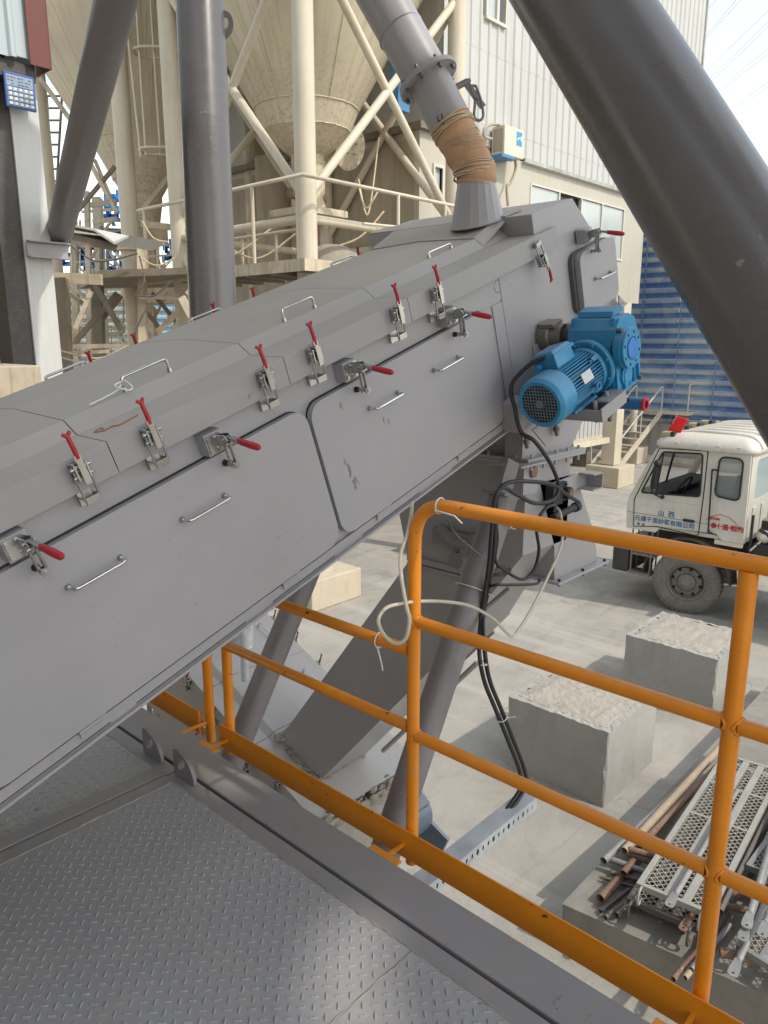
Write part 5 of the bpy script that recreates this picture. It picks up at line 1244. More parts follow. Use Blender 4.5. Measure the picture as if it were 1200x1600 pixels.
def silo(name, label, cx, cy, t, axpx, prof, top_r, par_cols=None, dirty='cream'):
    # prof: (radius px, image y) read at depth t
    pr = []
    for rp, y in prof:
        pr.append((rp / F_ * t, att(axpx, y, t).z))
    o = thing(name, label, 'silo', (cx, cy, pr[-1][1]))
    r0, z0 = pr[0]; r1, z1 = pr[1]; k = (r0 - r1) / (z0 - z1)
    full = [(top_r, 18.0), (top_r, z0 + (top_r - r0) / k), (r0, z0)]
    mb = MB(); mb.lathe([(r, z) for r, z in full + pr[1:2]], (cx, cy, 0), (0, 0, 1), 64); part(mb, 'cone_shell', M['cone'], o)
    mb = MB(); mb.lathe([(r, z) for r, z in pr[1:]], (cx, cy, 0), (0, 0, 1), 48); part(mb, 'outlet_cone', M['cone'], o)
    for r, z in (pr[0], pr[1], pr[2]):
        mb = MB(); n = 90; mb.tube([(cx + (r + .004) * math.cos(2 * math.pi * i / n), cy + (r + .004) * math.sin(2 * math.pi * i / n), z + random.uniform(-.006, .006)) for i in range(n + 1)], .011, 6)
        part(mb, 'weld_seam', M['cone'], o)
    r, z = full[1]; mb = MB()
    for q in (20, 75, 130, 200, 250, 290, 330):
        a_ = R(q); mb = MB(); mb.cyl((cx + (r + .003) * math.cos(a_), cy + (r + .003) * math.sin(a_), z), (cx + (pr[1][0] + .003) * math.cos(a_ + .05), cy + (pr[1][0] + .003) * math.sin(a_ + .05), pr[1][1]), .007, seg=6); part(mb, 'weld_seam', M['cone'], o)
    return o, pr
cx1, cy1 = 9.62, 10.72; t1_ = UY * cx1 + VY * cy1
s1, pr1 = silo('cement_silo', 'large cream silo with streaked cone behind the front white column', cx1, cy1, t1_, 491, [(161, 60), (74, 205), (62, 234), (36, 258), (24, 266), (22, 300)], 3.0)
ring = pr1[1]
mh = att(545, 231, t1_ - .55); nd = Vector((.05, -.95, -.30)).normalized()
mb = MB(); mb.cyl(mh - nd * .75, mh, .31, seg=32); mb.cyl(mh, mh + nd * .02, .38, seg=36); mb.cyl(mh + nd * .022, mh + nd * .045, .38, seg=36)
a = nd.orthogonal().normalized(); b = nd.cross(a)
for k in range(16):
    d = a * math.cos(k * math.pi / 8) + b * math.sin(k * math.pi / 8); mb.cyl(mh + d * .34 - nd * .02, mh + d * .34 + nd * .065, .016, seg=6)
part(mb, 'manhole', M['cream_dirty'], s1)
mb = MB()
for k in range(4):
    d = a * (.12 * math.cos(k * 1.6)) + b * (.12 * math.sin(k * 1.6)); mb.cyl(mh + d + nd * .045, mh + d + nd * .14, .014, seg=6)
part(mb, 'cover_bolts', M['cream_dirty'], s1)
q = att(521, 163, t1_ - 1.05); mb = MB(); mb.cyl(q + Vector((.05, .35, 0)), q - Vector((.1, .1, .02)), .07, seg=16); part(mb, 'pipe_stub', M['cream_dirty'], s1)
zo = pr1[-1][1]
rv = thing('rotary_valve', 'rusty valve and square feeder hanging under the outlet of the middle silo', 'valve', (cx1, cy1, zo - 1.3))
mb = MB(); mb.cyl((cx1, cy1, zo - .5), (cx1, cy1, zo + .02), .30, seg=24); part(mb, 'outlet_pipe', M['cream_dirty'], rv)
mb = MB(); mb.box(cx1 - .5, cx1 + .5, cy1 - .5, cy1 + .5, zo - .62, zo - .5); part(mb, 'flange_plate', M['cream_dirty'], rv, bevel=.01)
mb = MB(); mb.cyl((cx1, cy1, zo - 1.9), (cx1, cy1, zo - .62), .2, seg=20); mb.cyl((cx1 - .6, cy1 - .2, zo - .3), (cx1 + .2, cy1 - .2, zo - .3), .09, seg=16); part(mb, 'valve_body', M['rust'], rv)
# second silo
cx2, cy2 = 9.3, 15.75; t2_ = UY * cx2 + VY * cy2
s2, pr2 = silo('cement_silo', 'cream silo at the left whose cone reaches down between two thinner columns', cx2, cy2, t2_, 247, [(169, 80), (66, 250), (40, 300), (27, 322), (27, 330), (22, 360)], 3.0)
zo2 = pr2[-1][1]
rv2 = thing('rotary_valve', 'tan boxy valve and pipe under the outlet of the left silo', 'valve', (cx2, cy2, zo2 - 2))
mb = MB(); mb.box(cx2 - .35, cx2 + .35, cy2 - .35, cy2 + .35, zo2 - .45, zo2 - .05); mb.cyl((cx2, cy2, zo2 - 1.0), (cx2, cy2, zo2 - .45), .22, seg=18); part(mb, 'valve_box', M['cream_dirty'], rv2, bevel=.01)
mb = MB(); mb.box(cx2 - .45, cx2 + .45, cy2 - .45, cy2 + .45, zo2 - 1.7, zo2 - 1.0); part(mb, 'feeder_box', M['cream_dirty'], rv2, bevel=.01)
# frame of the left silo
f2 = thing('silo_trestle', 'cream round columns with brown braces under the left silo', 'steel frame', (9.3, 15.5, ZG))
q200 = atx(199, 300, 7.94); q70 = atx(70, 250, 7.94)
for x, y, r in ((q200.x, q200.y, .17), (q70.x, q70.y, .17), (11.6, q200.y, .16), (11.6, q70.y, .16)):
    part(column(x, y, r, 12), 'column', M['cream_col'], f2); footing('footing', x, y, .55, .5, f2)
mb = MB(); zc = atx(205, 392, 7.94).z; mb.cyl((q200.x, q200.y, ZG + .5), (q200.x, q200.y, zc), .20, seg=28); mb.cyl((q200.x, q200.y, zc), (q200.x, q200.y, zc + .03), .27, seg=28)
for k in range(8):
    d = Vector((math.cos(k * math.pi / 4), math.sin(k * math.pi / 4), 0)); mb.prism([(0, 0), (.1, 0), (0, .25)], 'y', -.008, .008, M=basis((q200.x + d.x * .168, q200.y + d.y * .168, zc + .03), d, Vector((-d.y, d.x, 0))))
part(mb, 'column_collar', M['cream_dirty'], f2)
PXB = [((115, 337), (180, 260), 15.5, .11, 'brown_steel'), ((140, 253), (183, 333), 15.2, .11, 'cream_dirty'), ((63, 123), (112, 190), 15.6, .12, 'cream_dirty'), ((100, 150), (178, 262), 16.5, .10, 'brown_steel'), ((217, 335), (263, 277), 15.2, .12, 'cream_dirty'), ((148, 250), (182, 330), 17, .10, 'cream_dirty'),
       ((145, 347), (184, 342), 15, .12, 'cream_dirty'), ((220, 350), (266, 355), 14.5, .16, 'cream_dirty'), ((284, 345), (300, 310), 13.6, .13, 'cream_dirty'), ((130, 322), (182, 315), 17, .14, 'cream_dirty'), ((290, 364), (306, 362), 13.0, .15, 'cream_col')]
for a, b, t, w_, m in PXB:
    mb = MB(); mb.bar(att(*a, t), att(*b, t), w_ * .72, w_ * .5, up=(UY, VY, 0)); part(mb, 'brace', M[m], f2)
# ladder with hoops up the left silo
lad = thing('caged_ladder', 'thin cream caged ladder hanging in front of the left silo', 'ladder', att(235, 240, 13.6))
tl = 13.6
for (a, b) in (((196, 20), (220, 246)), ((211, -20), (228, 243)), ((234, -20), (251, 243))):
    mb = MB(); mb.cyl(att(*a, tl), att(*b, tl), .022, seg=8); part(mb, 'cage_bar', M['cream_col'], lad)
for y in (82, 236, -40):
    c_ = att(230 + y * .06, y, tl + .2); pts = []
    for q in range(90, 331, 12): pts.append(c_ + Vector((UX, VX, 0)) * .34 * math.cos(R(q)) * 1.0 + Vector((UY, VY, 0)) * .34 * math.sin(R(q)) * -1)
    mb = MB(); mb.tube([c_ + Vector((UX, VX, 0)) * .45 + Vector((UY, VY, 0)) * -.28, *[c_ + Vector((UX, VX, 0)) * (.30 * math.cos(R(q))) - Vector((UY, VY, 0)) * (.30 * math.sin(R(q))) for q in range(100, 261, 12)], c_ + Vector((UX, VX, 0)) * .45 + Vector((UY, VY, 0)) * .28], .026, 8); part(mb, 'cage_hoop', M['cream_col'], lad)
# catwalk round the middle silo
o_ = .45; zf = att(466, 408, 10.8).z
cw = thing('catwalk', 'cream steel catwalk with tube railings around the middle silo', 'catwalk', (A_c.x, A_c.y, zf - .2))
x0, y0, x1, y1 = A_c.x - o_, A_c.y - o_, B_c.x + .6, C_c.y + .6
mb = MB(); mb.box(x0, x1, y0, y0 + 1.25, zf - .02, zf); mb.box(x0, x0 + 1.25, y0 + 1.251, y1, zf - .02, zf); part(mb, 'walkway', M['brown_steel'], cw)
mb = MB(); mb.box(x0 - .03, x1, y0 - .03, y0 - .002, zf - .14, zf + .03); mb.box(x0 - .03, x0 - .002, y0, y1, zf - .14, zf + .03)
part(mb, 'edge_channel', M['cream_dirty'], cw)
for k in range(6):
    mb = MB(); yy = y0 + .1 + k * .6; mb.box(x0, x0 + 1.25, yy, yy + .08, zf - .16, zf - .021); part(mb, 'floor_beam', M['brown_steel'], cw)
for k in range(6):
    mb = MB(); xx = x0 + 1.4 + k * .5; mb.box(xx, xx + .08, y0, y0 + 1.25, zf - .16, zf - .021); part(mb, 'floor_beam', M['brown_steel'], cw)
zr = att(463, 281, 10.8).z
for z in (zr,):
    mb = MB(); mb.tube([(x1, y0, z), (x0, y0, z), (x0, y1, z)], .030, 10); part(mb, 'hand_rail', M['cream_col'], cw)
mb = MB(); mb.tube([(x1, y0 + .05, zr - .28), (x1 - .9, y0, zr - .42), (x0 + 1.2, y0, zr - .52)], .022, 8); part(mb, 'hand_rail', M['cream_col'], cw)
mb = MB(); mb.tube([(x0 + .8, y0 + 1.0, zr - .55), (x0 + .8, y0 + 2.8, zr - .55), (x0 + .8, y1, zr - .5)], .026, 8); part(mb, 'hand_rail', M['cream_col'], cw)
for (x, y) in ((x0, y0 + 1.15), (x0, y0 + 2.3), (x0, y1 - .2), (x0 + 2.0, y0), (x0 + 3.2, y0), (x1 - .3, y0)):
    mb = MB(); mb.cyl((x, y, zf), (x, y, zr), .028, seg=10); part(mb, 'rail_post', M['cream_col'], cw)
for (x, y) in ((x0 + .8, y0 + 1.6), (x0 + .8, y0 + 2.5), (x0 + .8, y0 + 3.0), (x0 + .8, y1 - .4)):
    mb = MB(); mb.cyl((x, y, zf), (x, y, zr - .55), .024, seg=10); part(mb, 'rail_post', M['cream_col'], cw)
dm = MB(); dm.ball((x0 + 1.5, y0 + 1.0, zf + .1), .55, 20, 10, sc=(1, .8, .6)); solo(dm, 'dust_heap', M['mud'], 'grey heap of dust on the catwalk beside the front white column', 'heap')
for k, (a, m_, b, t) in enumerate((((330, 383), (365, 398), (430, 352), 12.5), ((335, 372), (400, 404), (462, 365), 12.8), ((500, 392), (560, 372), (600, 330), 13), ((560, 290), (572, 325), (590, 300), 13.2), ((560, 280), (575, 335), (592, 215), 13.6))):
    solo(cab([att(*a, t), att(*m_, t), att(*b, t)], .018, 6, 10), 'hanging_cable', M['wire'], ('sagging pale cable above the left part of the catwalk, upper one', 'sagging pale cable crossing the left part of the catwalk low down', 'cable curving up at the right of the front white column', 'short cable loop hanging under the manhole', 'long cable hanging from the brace beside the manhole')[k], 'cable')
# ladder leaning on the annex
la = thing('leaning_ladder', 'tan steel ladder leaning against the brown wall behind the catwalk', 'ladder', att(600, 400, 15))
mb = MB(); mb.bar(att(618, 270, 15.2), att(573, 412, 14.8), .05, .07); part(mb, 'side_rail', M['cream_dirty'], la)
mb = MB(); mb.bar(att(638, 274, 15.2), att(602, 412, 14.8), .05, .07); part(mb, 'side_rail', M['cream_dirty'], la)
for k in range(5):
    f = k / 4.5 + .02; mb = MB(); mb.cyl(att(618, 270, 15.2).lerp(att(573, 412, 14.8), f), att(638, 274, 15.2).lerp(att(602, 412, 14.8), f), .022, seg=8); part(mb, 'rung', M['cream_dirty'], la)
# old plank wall and dark bay behind the catwalk
pw = thing('plank_wall', 'weathered grey plank wall behind the crossed braces left of the middle silo', 'wall', att(368, 330, 19))
pl_a, pl_b = att(338, 330, 19), att(396, 330, 19); pz = att(360, 140, 19).z
for i in range(9):
    a = pl_a.lerp(pl_b, i / 9); b = pl_a.lerp(pl_b, (i + .93) / 9); d = Vector((UY, VY, 0)) * .03
    mb = MB(); mb.hexa([a, b, b + d, a + d, Vector((a.x, a.y, pz)), Vector((b.x, b.y, pz)), Vector((b.x, b.y, pz)) + d, Vector((a.x, a.y, pz)) + d]); part(mb, 'plank', M['oldplank'], pw)
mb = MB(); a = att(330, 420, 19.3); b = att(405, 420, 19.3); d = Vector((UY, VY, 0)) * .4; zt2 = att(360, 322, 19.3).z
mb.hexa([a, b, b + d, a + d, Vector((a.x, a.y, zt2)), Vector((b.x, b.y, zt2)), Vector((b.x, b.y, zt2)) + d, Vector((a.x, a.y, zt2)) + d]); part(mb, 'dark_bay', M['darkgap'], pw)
ob = MB(); a = att(404, 420, 18); ob.cyl((a.x, a.y, ZG), (a.x, a.y, 7), .25, seg=20); solo(ob, 'column', M['cream_dirty'], 'dusty tan column between the plank wall and the middle silo', 'column')
tk = MB(); a = att(432, 380, 17.0); tk.cyl((a.x, a.y, ZG), (a.x, a.y, att(432, 255, 17).z), .42, seg=24); solo(tk, 'filter_drum', M['annex'], 'brown dusty drum standing behind the catwalk railing', 'tank')

# ================================================================== MAIN BUILDING
bld = thing('mixing_building', 'tall white clad plant building with a window band and cream lower storey at the right', 'building', (16.5, 12.5, ZG))
bv = 9.8
uL, uR = aty(655, 300, bv).x, aty(1000, 440, bv).x
zg_ = aty(880, 272, bv).z; zl = aty(992, 474, bv).z
uT0, uT1 = aty(690, 150, bv).x, aty(1099, 60, bv).x
mb = MB()
wz0, wz1 = aty(970, 405, bv).z, aty(973, 328, bv).z; wu0, wu1 = aty(829, 300, bv).x, aty(973, 360, bv).x
nw0, nw1, nwz0, nwz1 = aty(678, 300, bv).x, aty(690, 300, bv).x, aty(684, 305, bv).z, aty(684, 262, bv).z
mb.join(plate([(uL, zl), (uR, zl), (uR, zg_), (uL, zg_)], [[(wu0, wz0), (wu1, wz0), (wu1, wz1), (wu0, wz1)], [(nw0, nwz0), (nw1, nwz0), (nw1, nwz1), (nw0, nwz1)]], basis((0, bv, 0), (1, 0, 0), (0, 0, 1), (0, 1, 0)), .12))
mb.box(uR - .12, uR, bv + .121, 17, zl, zg_); mb.box(uL + .2, uR - .121, bv + .125, 17, zl, zl + .2); mb.box(uL, uR, bv + .122, 17, zg_ - .12, zg_ - .002)
part(mb, 'lower_wall', M['clad_low'], bld)
mb = MB(); mb.box(uL, uL + .12, bv + .121, 17, -1.0, zg_ - .121); part(mb, 'end_wall', M['annex'], bld)
mb = MB(); mb.box(uL - .12, uT0, bv - .12, 17, zg_, zg_ + .12); part(mb, 'annex_roof', M['brown_steel'], bld)
# upper cladding: trapezoid ribs
mb = MB(); zt3 = 15.5; hz0, hz1 = aty(770, 33, bv).z, aty(770, -40, bv).z; hu0, hu1 = aty(757, 10, bv).x, aty(785, 20, bv).x
pr = []; x = uT0; pt_ = .30
while x < uT1:
    for dx, dd in ((0, 0), (.20, 0), (.225, .028), (.275, .028), (.30, 0)): pr.append((min(x + dx, uT1), bv - .03 - dd))
    x += pt_
def strip(z0, z1, xs0, xs1):
    q = [p for p in pr if xs0 <= p[0] <= xs1]; m_ = MB(); n = len(q)
    m_.add([(a_, b_, z0) for a_, b_ in q] + [(a_, b_, z1) for a_, b_ in q], [(i, i + 1, i + 1 + n, i + n) for i in range(n - 1)]); return m_
mb.join(strip(zg_ + .05, hz0, uT0, uT1)); mb.join(strip(hz0, hz1, uT0, hu0)); mb.join(strip(hz0, hz1, hu1, uT1)); mb.join(strip(hz1, zt3, uT0, uT1))
part(mb, 'upper_cladding', M['clad'], bld)
mb = MB(); mb.box(uT0, uT0 + .1, bv, 17, zg_ + .12, zt3); mb.box(uT1 - .1, uT1, bv, 17, zg_ + .05, zt3); mb.box(uT0, uT1, bv + .1, 17, zt3 - .2, zt3); mb.box(uT0 + .1, uT1 - .1, bv + .05, 17, zg_ + .04, zg_ + .12)
part(mb, 'upper_walls', M['clad'], bld)
mb = MB(); mb.box(uT1 - .06, uT1 + .03, bv - .075, bv + .1, zg_ + .05, zt3); mb.box(aty(815, 250, bv).x, uT1, bv - .10, bv - .062, zg_ - .03, zg_ + .05); part(mb, 'flashing_trim', M['oldplank'], bld)
for (p_, q_) in (((725, 67), (880, 140)), ((740, 190), (900, 225))):
    zz = aty(*p_, bv).z; mb = MB()
    x = uT0 + .25
    while x < uT1: mb.cyl((x, bv - .062, zz), (x, bv - .052, zz), .022, seg=6); x += .30
    mb.box(uT0, uT1, bv - .0305, bv - .0290 + .02, zz - .006, zz + .006); part(mb, 'screw_row', M['oldplank'], bld)
win = MB(); fw_ = .05
us = [wu0] + [aty(x_, 340, bv).x for x_ in (872, 907, 940)] + [wu1]
win.box(wu0, wu1, bv - .03, bv + .06, wz0 - .05, wz0); win.box(wu0, wu1, bv - .02, bv + .06, wz1, wz1 + .04)
for u_ in us: win.box(u_ - fw_ / 2, u_ + fw_ / 2, bv - .02, bv + .06, wz0 + .001, wz1 - .001)
wo = part(win, 'window', M['frame_white'], bld)
for i in range(4):
    mb = MB(); mb.box(us[i] + .026, us[i + 1] - .026, bv + (.02 if i != 1 else .10), bv + (.03 if i != 1 else .112), wz0 + .002, wz1 - .002); part(mb, 'pane', M['winglass'] if i != 1 else M['windark'], wo)
mb = MB(); x_ = us[3] + .4; mb.prism([(x_, wz0 + .02), (x_ + .5, wz0 + .02), (x_ + .5, wz0 + .25), (x_, wz0 + .25)], 'y', bv + .012, bv + .0195); mb.prism([(x_ + .05 + .22 + .28 * math.cos(R(q)), wz0 + .5 + .2 * math.sin(R(q))) for q in range(0, 360, 20)], 'y', bv + .012, bv + .0195); part(mb, 'paper_patch', M['oldplank'], wo)
mb = MB(); mb.box(hu0 - .05, hu1 + .05, bv - .10, bv - .0, hz0 - .06, hz0 - .001); mb.box(hu0 - .05, hu0, bv - .09, bv, hz0, hz1); mb.box(hu1, hu1 + .05, bv - .09, bv, hz0, hz1); um = hu0 + (hu1 - hu0) * .58; mb.box(um - .03, um + .03, bv - .08, bv, hz0, hz1)
w2 = part(mb, 'window', M['frame_white'], bld)
mb = MB(); mb.box(hu0 + .001, um - .031, bv - .03, bv - .02, hz0, hz1); part(mb, 'pane', M['winglass'], w2)
mb = MB(); mb.box(um + .031, hu1 - .001, bv + .08, bv + .09, hz0, hz1); part(mb, 'pane', M['windark'], w2)
mb = MB(); mb.box(nw0 - .05, nw0, bv - .03, bv + .05, nwz0, nwz1); mb.box(nw1, nw1 + .05, bv - .03, bv + .05, nwz0, nwz1); mb.box(nw0 - .05, nw1 + .05, bv - .03, bv + .05, nwz1 + .001, nwz1 + .06)
w3 = part(mb, 'window', M['frame_white'], bld); mb = MB(); mb.box(nw0, nw1, bv + .05, bv + .06, nwz0, nwz1); part(mb, 'pane', M['winglass'], w3)
# corner column on a footing, beam and raised cabin under the building
cc = thing('steel_column', 'cream steel corner column on a square tan concrete footing beside the stairs', 'column', (20.6, 9.75, ZG))
cu, cvv = 20.55, 9.9
mb = MB(); mb.box(cu - .22, cu + .22, cvv - .20, cvv - .185, ZG + .62, zl); mb.box(cu - .22, cu + .22, cvv + .185, cvv + .20, ZG + .62, zl); mb.box(cu - .012, cu + .012, cvv - .184, cvv + .184, ZG + .62, zl); mb.box(cu - .222, cu - .205, cvv - .18, cvv + .18, ZG + .62, zl)
part(mb, 'column_shaft', M['cream_col'], cc); footing('footing', cu, cvv, .52, .6, cc)
mb = MB(); mb.bar(Vector((cu - .25, cvv, -1.25)), Vector((14.0, cvv + .2, -1.25)), .1, .16); part(mb, 'tie_beam', M['cream_col'], cc)
c2 = thing('steel_column', 'thin cream column on a small footing in front of the concrete wall', 'column', (25.2, 12.2, ZG))
q = atz(985, 722, ZG); mb = MB(); mb.cyl((q.x, q.y, ZG + .5), (q.x, q.y, -.55), .13, seg=14); part(mb, 'column_shaft', M['cream_col'], c2); footing('footing', q.x, q.y, .42, .55, c2)
fb = solo(MB().box(8.9, 10.0, 8.2, 9.4, ZG, ZG + .6) if False else MB().box(15.2, 16.2, 9.6, 10.6, ZG, ZG + .7), 'footing_block', M['footing'], 'tan concrete block behind the chute, below the ribbed cabin', 'concrete block', bevel=.02)
cb_ = thing('ribbed_cabin', 'white ribbed sheet cabin raised off the ground under the building', 'cabin', (18, 13, ZG + .5))
q0 = aty(868, 694, 11.6); q1 = aty(940, 678, 11.6); mb = MB(); x = q0.x - 3
zc0 = q0.z + .02
while x < q1.x + .2:
    mb.box(x, x + .22, 11.56, 11.6, zc0, zc0 + 2.4); x += .26
mb.box(q0.x - 3, q1.x + .2, 11.6005, 15, zc0, zc0 + 2.4); part(mb, 'ribbed_wall', M['clad'], cb_)
mb = MB(); mb.box(q0.x - 3, q1.x + .2, 11.5, 11.57, zc0 - .12, zc0 - .001); part(mb, 'base_rail', M['cream_col'], cb_)
for x in (q0.x - 2.5, q0.x + 1, q1.x - .4):
    mb = MB(); mb.box(x, x + .35, 11.9, 12.4, ZG, zc0 - .121); part(mb, 'pedestal', M['brown_steel'], cb_)
mb = MB(); mb.box(12.5, 21, 15.2, 15.5, ZG, zl + .2); solo(mb, 'back_wall', M['brown_steel'], 'dark dirty wall in the shade far under the building', 'wall')
mb = MB(); mb.box(aty(950, 480, 9.95).x, aty(985, 485, 9.95).x, 9.95, 10.0, aty(965, 520, 9.95).z, zl - .01); solo(mb, 'pink_sheet', M['pink'], 'faded pink sheet hanging just under the cream lower storey', 'sheet')
# air conditioner with pipes
ac = thing('air_conditioner', 'old white air conditioner unit on a blue bracket on the white wall', 'air conditioner', aty(790, 250, bv - .2))
au0, au1 = aty(783, 230, bv - .32).x, aty(813, 230, bv - .32).x; az1, az0 = aty(790, 197, bv - .32).z, aty(798, 246, bv - .32).z
mb = MB(); mb.box(au0, au1, bv - .40, bv - .08, az0, az1); part(mb, 'unit_case', M['acwhite'], ac, bevel=.015)
mb = MB(); mb.box(au0 - .004, au0 + .0, bv - .36, bv - .12, az0 + .06, az1 - .06); part(mb, 'side_grille', M['annex'], ac)
mb = MB(); mb.box(au0 + .62 * (au1 - au0), au0 + .9 * (au1 - au0), bv - .406, bv - .4005, az1 - .32, az1 - .06); st_ = part(mb, 'blue_sticker', flat('blue_sticker', (.02, .28, .50), .4), ac)
mb = MB()
for k in range(3): xx = au0 + .66 * (au1 - au0) + k * .06; mb.box(xx, xx + .035, bv - .4085, bv - .4065, az1 - .22 + .03 * (k % 2), az1 - .17 + .02 * k)
part(mb, 'sticker_mark', M['led'], st_)
mb = MB(); mb.box(au0 - .10, au1 * .5 + au0 * .5, bv - .42, bv - .06, az0 - .07, az0 - .002); part(mb, 'bracket', M['bluepaint'], ac, bevel=.01)
pts = [aty(x, y, bv - .25) for x, y in ((768, 217), (757, 213), (758, 200), (772, 194), (788, 199), (797, 215), (802, 240), (806, 262), (798, 285), (792, 292), (794, 322))]
solo(cab(pts, .03), 'refrigerant_pipe', M['annex'], 'grey insulated pipe looping over the air conditioner and down the wall', 'pipe')
mb = MB(); q = aty(631, 182, bv - .3); mb.box(q.x - .15, q.x + .15, bv - .3, bv - .1, zg_ + .1, zg_ + 1.6); solo(mb, 'blue_post', M['bluepaint'], 'blue painted post standing on the low brown roof', 'post')
mb = cab([att(612, 208, 15), att(640, 198, 15), att(655, 200, 15), att(661, 212, 15)], .03); solo(mb, 'roof_pipe', M['cream_dirty'], 'tan pipe bent over the low brown roof', 'pipe')

# stairs with rails
st = thing('steel_stairs', 'cream steel stairs with tube handrails beside the corner column', 'stairs', atz(940, 735, ZG))
sl0 = atz(921, 731, ZG); sl1 = atx(962, 640, sl0.x + 3.2)
wv_ = Vector((0, -.95, 0)); sl1 = Vector((sl0.x + 3.2, sl0.y, sl1.z)); n_ = 9
for d in (Vector((0, 0, 0)), wv_):
    mb = MB(); mb.bar(sl0 + d, sl1 + d, .05, .2); part(mb, 'stringer', M['cream_col'], st)
for k in range(n_):
    p = sl0.lerp(sl1, (k + .5) / n_); mb = MB(); mb.box(p.x - .12, p.x + .12, p.y - .925, p.y - .026, p.z + .03, p.z + .06); part(mb, 'tread', M['cream_dirty'], st)
mb = MB(); mb.box(sl1.x, sl1.x + 1.4, sl1.y - 1.9, sl1.y + .2, sl1.z - .05, sl1.z + .06); part(mb, 'landing', M['cream_col'], st)
for d in (Vector((0, 0, 0)), wv_):
    mb = MB(); h = Vector((0, 0, .95)); pts = bent([sl0 + d + Vector((.1, 0, 0)), sl0 + d + h, sl1 + d + h, sl1 + d], .18, 6); mb.tube(pts, .028, 8)
    p = sl0.lerp(sl1, .5) + d; mb.cyl(p, p + h, .024, seg=8); part(mb, 'hand_rail', M['clad'], st)
L0 = Vector((sl1.x + 1.35, sl1.y - 1.85, sl1.z)); L1 = L0 + Vector((-1.3, 0, 0)); L2 = Vector((L0.x, sl1.y + .1, sl1.z)); h = Vector((0, 0, 1.0))
mb = MB(); mb.tube(bent([L1, L1 + h, L0 + h, L2 + h], .1, 4), .026, 8); mb.tube([L1 + h * .5, L0 + h * .5, L2 + h * .5], .022, 8)
for p in (L0, L2, L0.lerp(L2, .5)): mb.cyl(p, p + h, .024, seg=8)
part(mb, 'landing_rail', M['clad'], st)

# ================================================================== HOARDING AND FAR THINGS
fx = 26.4; zw = atx(1040, 662, fx).z
hw = solo(MB().box(fx, fx + .3, -14, 24, ZG, zw), 'concrete_wall', M['concrete_wall'], 'stained concrete base wall below the blue sheet hoarding', 'wall', bevel=.01)
hd = thing('sheet_hoarding', 'tall faded blue corrugated sheet hoarding with horizontal ribs on the concrete wall', 'hoarding', (fx, 6, zw))
prf = []; z = zw + .01
while z < zw + 7.2:
    for dz_ in range(8): prf.append((fx + .12 - .06 * math.sin(2 * math.pi * dz_ / 8), z + .345 * dz_ / 8))
    z += .345
mb = MB(); n = len(prf)
for ya, yb in ((-14, -9), (-8.98, -4), (-3.98, 1), (1.02, 6), (6.02, 10.6), (10.62, 15), (15.02, 24)):
    o2 = random.uniform(0, .02); mb.add([(x - o2, ya, zz) for x, zz in prf] + [(x - o2, yb, zz) for x, zz in prf], [(i, i + 1, i + 1 + n, i + n) for i in range(n - 1)], True)
for k_ in range(len(mb.mi)): mb.mi[k_] = 1 if (k_ % (n - 1)) % 8 in (0, 1, 2, 3) else 0  # pale crests, blue valleys: fading with lit and shaded bands painted in
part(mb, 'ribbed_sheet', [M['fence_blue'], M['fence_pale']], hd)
for yy in [11.9 - k * 1.35 for k in range(14)]:
    mb = MB(); mb.box(fx + .035, fx + .065, yy, yy + .05, zw + .005, zw + 7.1); part(mb, 'batten', M['fence_blue'], hd)
for k in range(18):
    mb = MB(); z = zw + .15 + .345 * k; mb.box(fx + .03, fx + .05, -6, 12.6, z, z + .022); part(mb, 'net_wire', M['oldplank'], hd)
kerb = solo(MB().box(25.2, 26.2, 7.5, 13.5, ZG, ZG + .14), 'kerb_strip', M['footing'], 'low pale concrete strip at the foot of the wall', 'kerb', bevel=.02)
# far hoarding and netting seen between the left columns
q0, q1 = att(60, 530, 34), att(330, 530, 34); zz0, zz1 = att(100, 545, 34).z, att(100, 440, 34).z
def far_panel(a, b, z0, z1, mat, label, name, cat, n=10):
    a = Vector((a.x, a.y, 0)); b = Vector((b.x, b.y, 0)); d = (b - a).normalized(); nn = Vector((d.y, -d.x, 0)); mb = MB(); pr_ = []
    z = z0
    while z < z1: pr_ += [(0, z), (0, z + .15), (.08, z + .2), (.08, z + .3)]; z += .35
    m_ = len(pr_); mb.add([a + nn * o + Vector((0, 0, z)) for o, z in pr_] + [b + nn * o + Vector((0, 0, z)) for o, z in pr_], [(i, i + 1, i + 1 + m_, i + m_) for i in range(m_ - 1)])
    return solo(mb, name, mat, label, cat)
far_panel(att(50, 500, 34), att(205, 500, 34), ZG, att(120, 440, 34).z, M['oldplank'], 'pale ribbed fence far behind the left silo frame', 'far_fence', 'fence')
far_panel(att(206, 500, 34), att(345, 500, 34), ZG, att(250, 452, 34).z, paint('pale_blue_far_sheet', (.35, .52, .62), .6, .1, .5), 'pale blue ribbed fence far behind between the two column rows', 'far_fence', 'fence')
